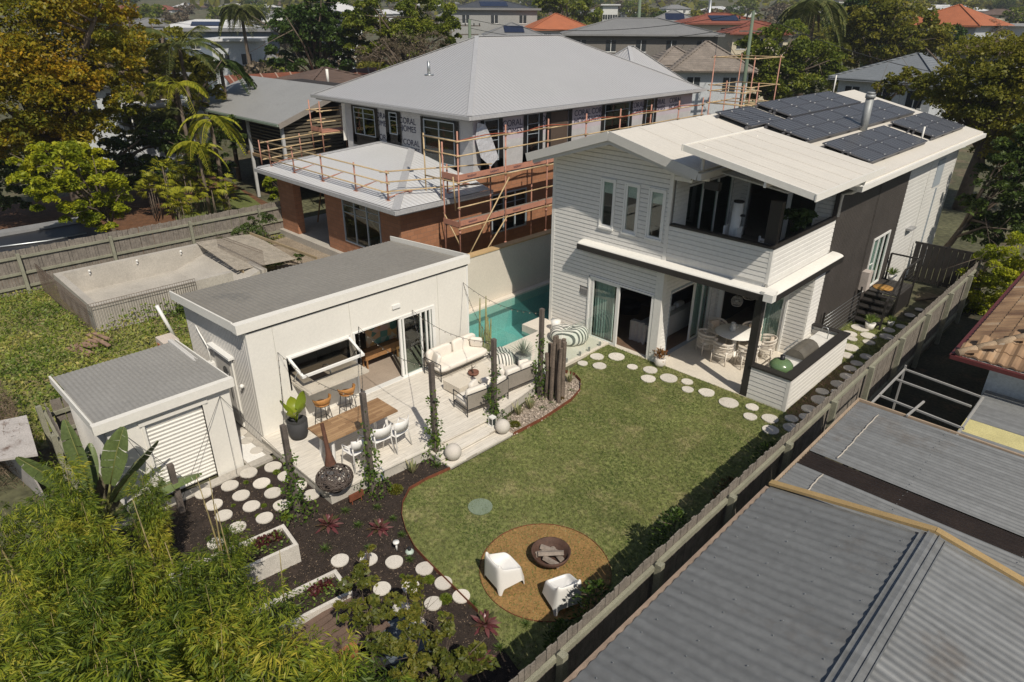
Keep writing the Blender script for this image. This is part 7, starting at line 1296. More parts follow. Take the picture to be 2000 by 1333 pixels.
TP('yellow-leaved shrub behind the brick column', (535,), 36, [(530, 360, 18, 1), (540, 395, 20, 1)], 1800, .16, L_YG, 19, 30, .3, r=.04, name='shrub', cat='shrub')
# hillside woods
protos = []
for s_, lm_ in ((31, L_DG), (32, L_OL), (33, L_MG), (34, L_BR)):
    protos.append(tree('tree', 'rounded tree on the distant hillside', 'tree', (0, 0, 0), [(0, 0, 5, 4, 4, 3), (2.5, 1, 4.5, 3, 3, 2.3), (-2.5, -1, 4.2, 3, 3, 2.3)], 1500, .75, lm_, BARK, .35, s_, 45, .3, group='trees on the distant hillside'))
rh = random.Random(5); kinds = ['dark green', 'olive', 'mid green', 'bare grey-brown']
k = 0
while k < 285:
    x = rh.uniform(90, 2040); d = 80*(9)**(rh.random()**.9); p = AT(x, 38, d); z = tz(p[0], p[1])
    if d < 100 and not (150 < x < 900 or x > 1880): continue
    if d < 130 and 860 < x < 1640: continue
    i = rh.choice([0, 1, 1, 2, 3]); s_ = rh.uniform(.6, 1.15)*(1 if d > 130 else .75)
    o = copy_tree(protos[i], (p[0], p[1], z-.3), rh.uniform(0, 6.28), s_, label='%s %s tree %s, %s' % ('large' if s_ > .9 else 'small', kinds[i], 'on the distant hillside' if d > 200 else 'among the middle-distance houses', next(w_ for lim, w_ in LIM if x < lim))); k += 1
for p_ in protos:
    for ch in [c for c in bpy.data.objects if c.parent == p_]: bpy.data.objects.remove(ch)
    bpy.data.objects.remove(p_)
rg = np.random.default_rng(77); nb = 900; th = rg.uniform(rad(35), rad(178), nb); dd = rg.uniform(380, 1500, nb); C = []
for a, d in zip(th, dd): x, y = math.cos(a)*d, math.sin(a)*d; C.append((x, y, tz(x, y)))
C = np.repeat(np.array(C), 46, 0)+rg.normal(size=(nb*46, 3))*[8, 8, 2.4]+[0, 0, 3.5]; n = len(C); D = unit(rg.normal(size=(n, 3))); U = unit(np.cross(D, rg.normal(size=(n, 3))))
tag(quads('far_wood', C, D, U, 4.5, 3.2, L_OL), 'far-off woods covering the hillside on the horizon', 'woods', kind='stuff')
# palms
L_PALM = leafmat('palm_leaves', [(.05, .07, .015), (.10, .12, .03), (.20, .20, .07)], .25); L_PALY = leafmat('golden_palm_leaves', [(.12, .15, .015), (.28, .29, .02), (.45, .42, .04)], .35)
def palm(lb, top, d, fl, nf, lm, trunk=.16, seed=0, rise=.55, droop=.75, nl=26, ll=.6, lw=.05, zb=None, skirt=True):
    p = Vector(AT(top[0], top[1], d)); z0 = tz(p.x, p.y); t = thing('palm', lb, 'palm', (p.x, p.y, z0), 'palm trees'); rg = np.random.default_rng(seed); m = MB()
    for k in range(nf): frond(m, p+Vector((0, 0, rg.uniform(-.1, .3))), k*2.4+rg.uniform(-.3, .3), fl*rg.uniform(.8, 1.1), rise*rg.uniform(.2, 1.5), droop*rg.uniform(.7, 1.2), nl, ll, lw, .35, rg)
    m.build('crown', lm, t, fix=False); m = MB(); m.tube([(p.x, p.y, z0), (p.x+.1, p.y, (z0+p.z)/2), tuple(p)], [trunk*1.2, trunk, trunk*.8], 10); m.build('trunk', BARK, t)
    if skirt:
        m = MB()
        for k in range(14): a = k*.9; e = p+Vector((math.cos(a)*fl*.22, math.sin(a)*fl*.22, -fl*.5*rg.uniform(.7, 1.1))); m.tube([p, p.lerp(e, .4)+Vector((math.cos(a), math.sin(a), 0))*.15*fl*.3, e], [.05, .07, .02], 4)
        m.build('dead_fronds', mat('dead_fronds', (.22, .15, .11), .9, .3, 3), t)
    return t
palm('tall cocos palm with a hanging dead skirt in front of the shops', (470, 18), 85, 3.4, 22, L_PALM, .2, 1, .4, 1.1, 30, .9, .10); palm('full dark palm between the green pole and the dark tree', (1590, 10), 76, 4.2, 26, L_PALM, .4, 2, .4, 1.1, 30, 1.0, .11)
palm('arching grey-green palm beside the fork-trunked tree', (350, 95), 44, 3.0, 12, L_PALM, .12, 3, .7, .9, 30, .7, .05, skirt=False); palm('palm with drooping fronds left of the carport house', (345, 172), 42, 2.3, 9, L_PALY, .1, 4, .5, .9, 28, .55, .045, skirt=False)
palm('golden palm against the dark carport', (410, 235), 38, 2.0, 9, L_PALY, .1, 5, .4, 1.1, 26, .42, .07, skirt=False); palm('golden palm low beside the carport stumps', (385, 290), 37, 1.8, 8, L_PALY, .08, 6, .5, .9, 26, .4, .06, skirt=False); palm('dark palm behind the golden palms', (430, 130), 46, 2.6, 13, L_DG, .12, 7, .5, 1.0, 26, .6, .08, skirt=False); palm('small palm in the deep shade by the trunks', (310, 235), 43, 2.0, 10, L_PALM, .08, 8, .6, .9, 24, .5, .06, skirt=False)
def fanpalm(lb, pts, d, seed):
    p0 = AT(pts[0][0], pts[0][1], d); t = thing('lady_palm', lb, 'palm', (p0[0], p0[1], 0), 'clumps of lady palms'); rg = np.random.default_rng(seed); Cs, Ds, Us = [], [], []; st = MB()
    for px in pts:
        c = np.array(AT(px[0], px[1], d+rg.uniform(-.5, .5))); st.tube([(c[0]+rg.uniform(-.2, .2), c[1], 0), tuple(c)], .02, 4)
        for k in range(7):
            ax = unit(rg.normal(size=(1, 3))+[[0, 0, .7]])[0]; h = c+ax*.35; sdv = unit(np.cross(ax, [[.1, .2, 1]]))[0]
            for q in np.linspace(-1.1, 1.1, 9): dv = ax*math.cos(q)+sdv*math.sin(q); Cs.append(h+dv*.17); Ds.append(dv); Us.append(np.cross(dv, np.cross(ax, sdv)))
    C = np.array(Cs)-np.array([p0[0], p0[1], 0]); quads('leaves', C, np.array(Ds), unit(np.array(Us)), .36, .05, L_PALY, t, bend=.25); st.build('canes', BARK, t)
fanpalm('large clump of yellow-green lady palms beside the dark shade', [(rg.uniform(280, 385), rg.uniform(325, 385)) for _ in range(34)], 38, 1); fanpalm('small lady palm clump at the edge of the neighbour lawn', [(rg.uniform(335, 368), rg.uniform(385, 425)) for _ in range(9)], 33.5, 2); fanpalm('lady palms at the foot of the carport house', [(rg.uniform(395, 450), rg.uniform(350, 385)) for _ in range(10)], 37, 3)
# ------------------------------------------------------------------ overgrown yard: ground cover
WEED = leafmat('weed_ground', [(.05, .09, .013), (.11, .17, .025), (.26, .30, .05), (.46, .38, .12)], .3, patch=.6); n = 46000
P = rg.uniform([-29.2, -3], [-17.4, 14.3], (n, 2)); P = P[~((P[:, 0] > -27.9) & (P[:, 0] < -23.2) & (P[:, 1] > 4.5) & (P[:, 1] < 12.2)) & ~((P[:, 0] > -28.6) & (P[:, 1] > 12.2)) & ~((P[:, 0] > -23) & (P[:, 1] > 11.2))]; n = len(P)
hh_ = .06+.42*np.clip(np.sin(P[:, 0]*.9+1)*np.sin(P[:, 1]*.8)+.3, 0, 1)+.25*(np.abs(P[:, 0]+22.3) < 1)*(P[:, 1] > 5); C = np.column_stack([P, rg.uniform(0, 1, n)**.7*hh_]); D = unit(rg.normal(size=(n, 3))+[0, 0, .5]); U = unit(np.cross(D, rg.normal(size=(n, 3))))
tag(quads('weeds', C, D, U, rg.uniform(.06, .15, n), rg.uniform(.03, .08, n), WEED), 'tangled green and yellow weeds filling the derelict yard', 'weeds', kind='stuff')
n = 5000; P = rg.uniform([-18.9, 0], [-15.3, 1.6], (n, 2)); C = np.column_stack([P[:, 0]-.6, P[:, 1]-.1, rg.uniform(0, 1.3, n)]); D = unit(rg.normal(size=(n, 3))+[0, 0, 1.]); U = unit(np.cross(D, rg.normal(size=(n, 3)))); tag(quads('dry_brush', C, D, U, .3, .012, leafmat('dry_stalks', [(.14, .10, .07), (.26, .19, .13)], .2)), 'grey-brown dry brush beside the shed', 'dry brush', kind='stuff')
# ------------------------------------------------------------------ garden plants
def rosette(name, lb, x, y, n, ln, wd, m, el=(.15, 1.2), cat='plant', group=None, z=0, cup=.0, seed=0, curl=.25):
    t = thing(name, lb, cat, (x, y, z), group); r = random.Random(seed); mb = MB()
    for k in range(n):
        a = k*2.399; e = el[0]+(el[1]-el[0])*(k/n)**1.1; l_ = ln*(1-.45*k/n)*r.uniform(.85, 1.1); d = Vector((math.cos(a)*math.cos(e), math.sin(a)*math.cos(e), math.sin(e))); s_ = Vector((-math.sin(a), math.cos(a), 0)); up = d.cross(s_)*-1; V = []
        for i in range(5): u = i/4; w_ = wd*(.45+.9*u if u < .6 else 1.0*(1-u)*2.2+.08)*.5; c = d*l_*u-Vector((0, 0, curl*l_*u*u)); V += [c-s_*w_+up*w_*.25, c, c+s_*w_+up*w_*.25]
        mb.add(V, [(3*i+j, 3*i+j+1, 3*i+j+4, 3*i+j+3) for i in range(4) for j in range(2)], True)
    mb.build('leaves', m, t, local=True, fix=False); return t
BROM = leafmat('bromeliad_leaves', [(.07, .085, .03), (.11, .03, .035), (.17, .055, .06), (.23, .12, .11)], .2, .3)
for i, (px, lb, s_) in enumerate([((641, 1018), 'burgundy bromeliad nearest the planters in the mulch', .36), ((741, 1025), 'burgundy bromeliad beside the lawn edging', .33), ((948, 1212), 'burgundy bromeliad below the fire pit circle', .34), ((935, 1278), 'bromeliad half hidden by the leafy shrub at the bottom', .32)]):
    x, y, _ = G(*px, .12); rosette('bromeliad', lb, x, y, 30, s_, .085, BROM, (.15, 1.3), group='bromeliads in the mulch', seed=i, z=.03)
SNK = leafmat('variegated_blades', [(.14, .17, .07), (.30, .30, .16), (.42, .38, .20)], .2); 
for i, (px, lb) in enumerate([((1012, 812), 'upright variegated snake plant left in the pebble bed'), ((1035, 800), 'upright variegated snake plant right in the pebble bed'), ((806, 925), 'upright variegated snake plant in the mulch before the deck'), ((1112, 748), 'spiky variegated yucca at the corner of the pebble bed')]): x, y, _ = G(*px, 0); rosette('snake_plant', lb, x, y, 22, .42, .05, SNK, (.95, 1.45), group='variegated upright plants', seed=i+5, curl=.02)
TUFT = leafmat('strappy_green', [(.035, .065, .012), (.07, .12, .02), (.13, .19, .04)], .3); rt = random.Random(3)
for i, (px, s_, w_) in enumerate([((853, 912), .2, 'by the left stone sphere'), ((675, 1000), .18, 'behind the bromeliads'), ((737, 993), .17, 'near the rusty box'), ((700, 1028), .17, 'between the two bromeliads'), ((768, 1015), .15, 'right of the bromeliads'), ((785, 1047), .16, 'beside the lawn edging'), ((720, 1072), .15, 'above the stepping stones'), ((800, 1095), .15, 'between stepping stones near the bollard light'), ((635, 1075), .2, 'beside the planter end'), ((1027, 1222), .15, 'below the fire pit circle'), ((975, 1268), .16, 'near the bottom bromeliad'), ((925, 1183), .14, 'at the edge of the golden gravel'), ((1060, 800), .17, 'in the pebble bed'), ((1078, 790), .15, 'beside the driftwood bundle'), ((1115, 765), .15, 'at the tip of the pebble bed')]):
    x, y, _ = G(*px, 0); rosette('grass_tuft', 'small strappy green tuft '+w_, x, y, 44, s_*1.1, .012, TUFT, (.5, 1.5), group='strappy green tufts', seed=i+40, curl=.3)
def mound(lb, px, r, lm, seed, name='mound_plant', group='rounded mound plants', up_=0):
    x, y, _ = G(*px, .05); rg = np.random.default_rng(seed); t = thing(name, lb, 'plant', (x, y, 0), group); n = int(1500*r/.25); d = unit(rg.normal(size=(n, 3))); d[:, 2] = np.abs(d[:, 2]); C = d*(r*rg.uniform(.75, 1.05, n))[:, None]*[1, 1, .75]; D = unit(d+rg.normal(size=(n, 3))*.5); U = unit(np.cross(D, rg.normal(size=(n, 3)))); quads('foliage', C, D, U, .045, .016, lm, t)
LM = leafmat('lime_mound', [(.06, .08, .01), (.13, .14, .012), (.2, .18, .02)], .3); GC = leafmat('groundcover_lime', [(.06, .1, .01), (.13, .18, .015), (.2, .24, .03)], .3)
mound('olive-gold rounded mound in the mulch before the deck', (773, 955), .16, LM, 1); mound('olive-gold rounded mound in the pebble bed by the steps', (1006, 828), .14, LM, 2); mound('bronze rounded mound by the driftwood bundle', (1093, 775), .13, leafmat('bronze_mound', [(.06, .05, .012), (.14, .09, .02), (.2, .12, .03)], .3), 3)
for i, (px, r) in enumerate([((838, 1130), .1), ((870, 1168), .12), ((785, 1122), .04), ((558, 1008), .1), ((540, 920), .08), ((526, 948), .06), ((503, 1005), .05), ((620, 948), .05), ((480, 940), .05), ((455, 985), .04), ((515, 985), .05), ((860, 1195), .04)]): mound('low lime-green groundcover cushion between the round stones', px, r, GC, i+10, 'groundcover', 'lime groundcover cushions')
# small garden fixtures
t = thing('bollard_light', 'small round white mushroom light in the mulch', 'garden light', (*G(775, 1076)[:2], 0)); m_ = MB(); m_.tube([(0, 0, 0), (0, 0, .2)], .02, 8); m_.build('stem', WPL, t, local=True); m_ = MB(); m_.lathe((0, 0, .2), [(0, 0), (.065, 0), (.06, .03), (0, .035)], 16); m_.build('cap', WPL, t, local=True)
t = thing('sprinkler_valve', 'small grey round garden valve beside the bollard light', 'valve', (*G(800, 1079)[:2], 0)); m_ = MB(); m_.lathe((0, 0, 0), [(0, 0), (.09, 0), (.08, .03), (.05, .06), (0, .07)], 16); m_.build('base', mat('pale_green_plastic', (.4, .48, .42), .5), t, local=True); m_ = MB(); m_.tube([(0, 0, .06), (0, 0, .12)], .035, 10); m_.build('knob', STEEL, t, local=True)
x, y, _ = G(697, 978, .05); t = thing('steel_sign', 'small rusted steel box sign on two pegs before the deck', 'sign', (x, y, 0), rz=rad(88)); m_ = MB(); m_.box(-.17, .17, -.02, .02, .1, .26); m_.build('panel', RUST, t, local=True); m_ = MB(); m_.box(-.12, -.1, -.01, .01, 0, .1); m_.box(.1, .12, -.01, .01, 0, .1); m_.build('peg', RUST, t, local=True)
x, y, _ = G(662, 972, 0); t = thing('junction_box', 'small cream box on thin legs against the deck corner', 'box', (x, y, 0)); m_ = MB(); m_.box(-.05, .05, -.04, .04, .14, .26); m_.build('box', mat('cream_plastic', (.55, .5, .42), .6), t, local=True); m_ = MB(); m_.tube([(-.02, 0, 0), (-.02, 0, .14)], .008, 5); m_.tube([(.02, 0, 0), (.03, 0, .14)], .008, 5); m_.build('conduit', STEEL, t, local=True)
x, y, _ = G(746, 938, 0); t = thing('garden_tap', 'garden tap with blue fittings beside the vined post', 'tap', (x, y, 0)); m_ = MB(); m_.tube([(0, 0, 0), (0, 0, .28)], .03, 8); m_.build('post', mat('blue_fitting', (.06, .12, .25), .5), t, local=True); m_ = MB(); m_.tube([(0, 0, .28), (.06, .02, .3), (.08, .02, .24)], .02, 8); m_.ball((0, 0, .33), .03, 8); m_.build('spout', GALV, t, local=True)
# raised planters
def planter(lb, p0, p1, w_, h_):
    a = Vector((*p0, 0)); d = Vector((*p1, 0))-a; L_ = d.length; ang = math.atan2(d.y, d.x); t = thing('raised_planter', lb, 'planter', (a.x, a.y, 0), 'whitewashed raised garden beds', rz=ang); m = MB()
    m.box(0, L_, -.0, .07, 0, h_); m.box(0, L_, w_-.07, w_, 0, h_); m.box(0, .07, .07, w_-.07, 0, h_); m.box(L_-.07, L_, .07, w_-.07, 0, h_); m.build('frame', mat('whitewashed_boards', (.62, .585, .53), .8, .12, 3, wave=('Z', .12, .01, 'SAW'), fine=.12), t, local=True)
    m = MB(); m.box(.07, L_-.07, .07, w_-.07, 0, h_-.09); m.build('soil', SOIL, t, local=True); rg = np.random.default_rng(int(L_*10)); n = 700; C = np.column_stack([rg.uniform(.1, L_-.1, n), rg.uniform(.1, w_-.1, n), h_-.06+rg.uniform(0, .13, n)]); D = unit(rg.normal(size=(n, 3))); U = unit(np.cross(D, rg.normal(size=(n, 3))))
    quads('seedlings', C[:420], D[:420], U[:420], .06, .035, FRESH, t); quads('red_lettuce', C[420:]*[.25, .4, 1]+[.15, .1, 0], D[420:], U[420:], .06, .045, leafmat('red_lettuce', [(.05, .012, .014), (.12, .03, .03)], .2), t)
planter('longer whitewashed raised garden bed with lettuces, half under the bamboo', (-10.3, 4.18), (-10.55, 2.1), .72, .42); planter('second whitewashed raised garden bed nearer the stepping stones', (-8.55, 4.25), (-8.8, 2.4), .68, .42)
t = thing('potting_bench', 'low brown timber platform with an orange timber end under the bamboo', 'platform', (-7.4, 3.6, 0)); m_ = MB()
for k in range(8): m_.box(-7.95+k*.13, -7.84+k*.13, 3.0, 4.25, .3, .33)
m_.build('boards', mat('brown_boards', (.15, .10, .075), .85, .2, 3), t); m_ = MB(); m_.box(-7.0, -6.9, 3.25, 3.6, 0, .45); m_.box(-7.95, -6.9, 2.95, 3.0, 0, .3); m_.build('end_panel', mat('orange_timber', (.30, .13, .05), .7), t)
# fire pit, chairs
t = thing('fire_pit', 'rusty steel bowl fire pit with split logs on the golden gravel', 'fire pit', (-6.22, 7.42, .02)); m_ = MB(); R_ = .375; m_.lathe((-6.22, 7.42, .02), [(.12, .02), (.24, .06), (.34, .16), (R_, .27), (R_-.02, .27), (.32, .17), (.22, .08), (0, .05)], 40, cap0=True); m_.build('bowl', mat('rusted_bowl', (.085, .045, .032), .75, .4, 5, fine=.25), t)
for i, (dx, dy, dz, a, l_, tl) in enumerate([(-.07, .08, .17, .35, .42, .05), (.02, -.02, .22, .75, .48, -.08), (.12, -.12, .15, .1, .34, .0), (-.16, -.06, .14, 1.2, .3, .1), (.05, .12, .13, -.3, .36, 0)]):
    m_ = MB(); m_.tube([(-l_/2, 0, 0), (l_/2, 0, 0)], .055, 5, smooth=False); o = m_.build('split_log', mat('grey_log', (.27, .225, .19), .9, .25, 9, fine=.25)); o.location = (-6.22+dx, 7.42+dy, .02+dz); o.rotation_euler = (rs.uniform(0, 2), tl, a); tag(o, 'grey split log lying in the rusty fire pit bowl', 'log', 'split logs in the fire pit')
def tubchair(lb, loc, rz, s_=1.0):
    """one-piece moulded chair: closed sides and back flowing into four stub legs, front on +y"""
    n = 36; V, F = [], []; ring = []
    def outline(v):   # v 0 floor .. 1 rim
        out = []
        for j in range(n):
            a = 2*math.pi*j/n; c, s = math.cos(a), math.sin(a); e = .32; x = math.copysign(abs(c)**e, c); y = math.copysign(abs(s)**e, s); w_ = .33-.05*v; d_ = .33-.03*v; back = -s
            zt_ = .40+.30*max(0, min(1, (back+.1)/.7))+.16*(1-abs(s))*.6; z0_ = 0 if (abs(abs(x)-abs(y)) < .16 and abs(x) > .8) else .16
            out.append((x*w_, y*d_-.03*v, z0_+(zt_-z0_)*v))
        return out
    for v in (0, .25, .5, .75, 1): V += outline(v)
    k = 5
    for i in range(k-1):
        for j in range(n): F.append((i*n+j, i*n+(j+1) % n, (i+1)*n+(j+1) % n, (i+1)*n+j))
    inner = []
    rim = outline(1)
    for (f, dz) in ((.88, .0), (.80, -.04), (.74, None)):
        for x, y, z in rim: inner.append((x*f, y*f, z+dz if dz is not None else .34+.04*(y > 0)))
    V += inner
    for i in range(3):
        a_, b_ = (k-1+i)*n, (k+i)*n
        for j in range(n): F.append((a_+j, a_+(j+1) % n, b_+(j+1) % n, b_+j))
    F.append(tuple(range((k+2)*n, (k+3)*n))); m = MB(); m.add([(x*s_, y*s_, z*s_) for x, y, z in V], F, True); o = m.build('tub_chair', WPL); o.location = loc; o.rotation_euler = (0, 0, rz); md = o.modifiers.new('s', 'SUBSURF'); md.levels = md.render_levels = 1; return tag(o, lb, 'chair', 'white moulded tub chairs')
tubchair('white moulded tub chair left of the fire pit in full sun', (-6.5, 6.46, .02), rad(-11), .9); tubchair('white moulded tub chair by the fence with leaf shadows on it', (-5.45, 6.84, .02), rad(69), .88)
# fence-line shrubs
L_LP = leafmat('lilly_pilly', [(.02, .045, .008), (.05, .09, .014), (.10, .16, .025)], .3); L_LPR = leafmat('lilly_pilly_bronze', [(.03, .045, .01), (.08, .08, .02), (.20, .09, .04)], .3)
for i, (x, y, h_, lb) in enumerate([(-4.62, 6.7, 1.15, 'tallest glossy shrub by the fence beside the second tub chair'), (-4.7, 5.95, .8, 'glossy shrub at the lower end of the fence'), (-4.55, 8.9, 1.35, 'glossy shrub against the middle of the fence casting a leafy shadow'), (-4.5, 10.9, 1.0, 'bronze-tipped shrub along the fence beside the lawn'), (-4.5, 12.6, 1.05, 'dark glossy shrub in the fence shadow near the patio pavers'), (-4.55, 7.7, .7, 'low glossy shrub between the two tall fence shrubs'), (-4.5, 14.6, .45, 'small shrub by the side path'), (-4.5, 17.2, .4, 'small dark shrub among the side pavers'), (-4.5, 20.5, .4, 'small shrub far down the side path')]):
    rg = np.random.default_rng(i+60); t = thing('fence_shrub', lb, 'shrub', (x, y, 0), 'glossy shrubs along the fence'); n = int(620*h_); u = rg.uniform(.08, 1, n); r_ = .34*h_*np.sin(np.clip(u*.85+.15, 0, 1)*math.pi)**.6+.03; a = np.floor(rg.uniform(0, 1, n)*7)*.9+rg.normal(size=n)*.35; rr = r_*rg.uniform(.3, 1.0, n); C = np.column_stack([rr*np.cos(a), rr*np.sin(a), u*h_]); D = unit(C*[1, 1, 0]+[0, 0, .12]+rg.normal(size=(n, 3))*.09); U = unit(np.cross(D, rg.normal(size=(n, 3))))
    quads('foliage', C, D, U, rg.uniform(.06, .11, n), rg.uniform(.025, .045, n), L_LPR if i == 3 else L_LP, t); m = MB(); m.tube([(0, 0, 0), (0, 0, h_*.95)], [.02, .006], 5)
    for q in range(6): b_ = .15+.12*q; m.tube([(0, 0, h_*b_), (r_.mean()*math.cos(q*.9), r_.mean()*math.sin(q*.9), h_*(b_+.2))], [.01, .004], 4)
    m.build('stem', BARK, t, local=True)
# ------------------------------------------------------------------ bird-of-paradise with torn leaves
STRL = mat('strelitzia_green', (.10, .135, .045), .38, .25, 1.2, fine=.12, wave=None); bt = G(195, 1010, .6); t = thing('giant_strelitzia', 'giant bird-of-paradise plant with big torn paddle leaves in front of the shed', 'plant', (bt[0], bt[1], 0)); lf = MB(); st = MB(); rg = np.random.default_rng(4)
def paddle(base, tip_px, d, wpx, roll=0.0, name='leaf'):
    """stalk from the base, blade ending at the seen tip"""
    tip = Vector(AT(*tip_px, d)); b_ = Vector(base); ax = tip-b_; mid = b_+ax*.28+Vector((0, 0, .1)); st.tube([b_, b_+(mid-b_)*.5+Vector((0, 0, .06)), mid], [.045, .032, .02], 7)
    L_ = (tip-mid).length; bd = (tip-mid).normalized(); s0 = bd.cross(Vector((-.5, .5, .6))).normalized(); s0 = (Matrix.Rotation(roll, 3, bd)@s0); nrm = bd.cross(s0); wd = wpx/FPX*d*.40; V = []; N_ = 26; m = lf
    for sg in (-1, 1):
        i = 0
        while i < N_:
            k = int(rg.integers(2, 7)); j = min(N_, i+k); dr = rg.uniform(0, .25); V = []
            for q in (i, (i+j)/2, j-.12):
                u = q/N_; w_ = wd*math.sin(math.pi*min(1, u*.9+.08))**.6; c = mid+bd*L_*u+Vector((0, 0, -.16*L_*u*u)); V += [c, c+s0*sg*w_*.5+nrm*w_*.28-Vector((0, 0, dr*w_*.2)), c+s0*sg*w_+nrm*w_*.32-Vector((0, 0, dr*w_))]
            m.add(V, [(3*a+b2, 3*a+b2+1, 3*a+b2+4, 3*a+b2+3) for a in range(2) for b2 in range(2)], True); i = j
    st.tube([mid, mid.lerp(tip, .5)-Vector((0, 0, .04*L_)), tip-Vector((0, 0, .16*L_))], [.016, .012, .005], 5)
dB = math.hypot(bt[0], bt[1])
for tp_, dd, w_, rl, zb_ in [((118, 795), .3, 46, .2, .9), ((236, 812), -.2, 60, -.35, 1.0), ((303, 842), .0, 45, .6, .9), ((390, 906), .2, 40, 1.0, .8), ((22, 868), -.2, 38, .9, .9), ((412, 985), .3, 46, .8, .6), ((340, 1000), -.3, 40, .5, .6), ((40, 985), .0, 44, .9, .7), ((170, 850), .5, 36, .7, .9), ((260, 905), -.6, 40, .2, .8), ((150, 930), -.5, 40, -.5, .8)]:
    paddle((bt[0]+rg.uniform(-.15, .15), bt[1]+rg.uniform(-.15, .15), zb_*.6), tp_, dB+dd, w_, rl)
st.tube([(bt[0], bt[1], 0), (bt[0], bt[1], 1.0)], [.13, .08], 8); st.build('stalks', mat('strelitzia_stalk', (.17, .17, .05), .6, .2, 2), t); lf.build('leaves', STRL, t, fix=False)
x, y, _ = G(352, 985, .2); m_ = MB(); m_.obox((0, 0, .6), (.11, .11, 1.2), 0); o = m_.build('garden_post', TIMB); o.location = (x, y, 0); tag(o, 'short weathered post leaning by the roller door', 'post')
# ------------------------------------------------------------------ bamboo and shrubs in the foreground
BAM = leafmat('bamboo_leaves', [(.025, .05, .008), (.10, .155, .016), (.27, .31, .026), (.52, .44, .06)], .42, .5, patch=1.0)
CANE_ = mat('bamboo_cane', (.25, .20, .085), .5, .25, 5)
def bamboo_proto(seed, h_, n, R_):
    rg = np.random.default_rng(seed); t = thing('bamboo_clump', 'x', 'bamboo', (0, 0, 0), 'bamboo clumps in the foreground'); m = MB(); C, D = [], []
    for c in range(11):
        a = rg.uniform(0, 6.28); r = R_*rg.uniform(.1, 1); hh = h_*rg.uniform(.72, 1.0); lean = Vector((math.cos(a)*r, math.sin(a)*r, 0)); P_ = [Vector((math.cos(a)*.14, math.sin(a)*.14, 0))+lean*(u**2)+Vector((0, 0, hh*(u-.06*u*u*u))) for u in np.linspace(0, 1, 8)]; m.tube(P_, [.014, .014, .013, .012, .01, .008, .005, .002], 5)
        nt_ = int(n/11/7)
        for k in range(nt_):
            u = 1-.8*rg.uniform(0, 1)**1.25; q = u*7; i = min(6, int(q)); p = P_[i].lerp(P_[i+1], q-i); b_ = rg.uniform(0, 6.28); ln = rg.uniform(.08, .42)*(1.15-.6*u); e = p+Vector((math.cos(b_)*ln, math.sin(b_)*ln, rg.uniform(-.1, .12))); 
            for _ in range(7): dv = Vector((math.cos(b_)+rg.normal()*.55, math.sin(b_)+rg.normal()*.55, rg.normal()*.35-.35)).normalized(); C.append(tuple(e+dv*.07+Vector(rg.normal(size=3))*.02)); D.append(tuple(dv))
    C = np.array(C); D = np.array(D); U = unit(np.cross(D, rg.normal(size=(len(C), 3))*.5+[0, 0, 1])); quads('foliage', C, D, U, rg.uniform(.07, .14, len(C)), rg.uniform(.012, .020, len(C)), BAM, t, bend=.12); m.build('canes', CANE_, t, local=True); return t
bp_ = [bamboo_proto(1, 3.6, 10500, .62), bamboo_proto(2, 3.6, 10500, .7), bamboo_proto(3, 3.6, 10500, .55)]
spots = [((95, 905), 3.3, 'at the top left of the mass, below the shed roof'), ((20, 960), 3.4, 'on the left edge level with the shed door'), ((160, 985), 3.3, 'under the big paddle leaves'), ((250, 915), 2.6, 'poking up in front of the shed wall'), ((60, 1060), 3.6, 'left edge, second row down'), ((200, 1075), 3.6, 'in the middle left of the mass'), ((310, 1050), 3.3, 'left of the white planters'), ((380, 1065), 3.1, 'behind the first planter'), ((20, 1180), 3.9, 'left edge, third row down'), ((130, 1180), 3.9, 'centre left of the mass'), ((270, 1170), 3.8, 'centre of the mass'), ((400, 1160), 3.5, 'beside the longer planter'), ((520, 1130), 3.0, 'thin, over the planter corners'), ((480, 1230), 3.6, 'in front of the planters'), ((90, 1310), 4.3, 'bottom left corner'), ((230, 1300), 4.3, 'bottom, fountain-like crown'), ((360, 1290), 4.1, 'bottom centre left'), ((590, 1265), 3.2, 'beside the brown timber platform'), ((600, 1310), 3.9, 'bottom centre'), ((490, 1340), 4.1, 'cut by the bottom edge'), ((700, 1330), 3.7, 'at the bottom near the leafy shrub'), ((410, 1005), 2.5, 'slim, beside the mulch path')]
for i, (px, zt_, lb) in enumerate(spots):
    p = G(px[0], px[1]+25, zt_-.25); o = copy_tree(bp_[i % 3], (p[0], p[1], 0), i*1.7, (zt_/3.6*.95+.0,)*2+(zt_/3.6,), label='yellow-green bamboo clump '+lb) if i > 2 else bp_[i]
    if i <= 2: o.location = (p[0], p[1], 0); o.scale = (.95, .95, zt_/3.6); o['label'] = 'yellow-green bamboo clump '+lb
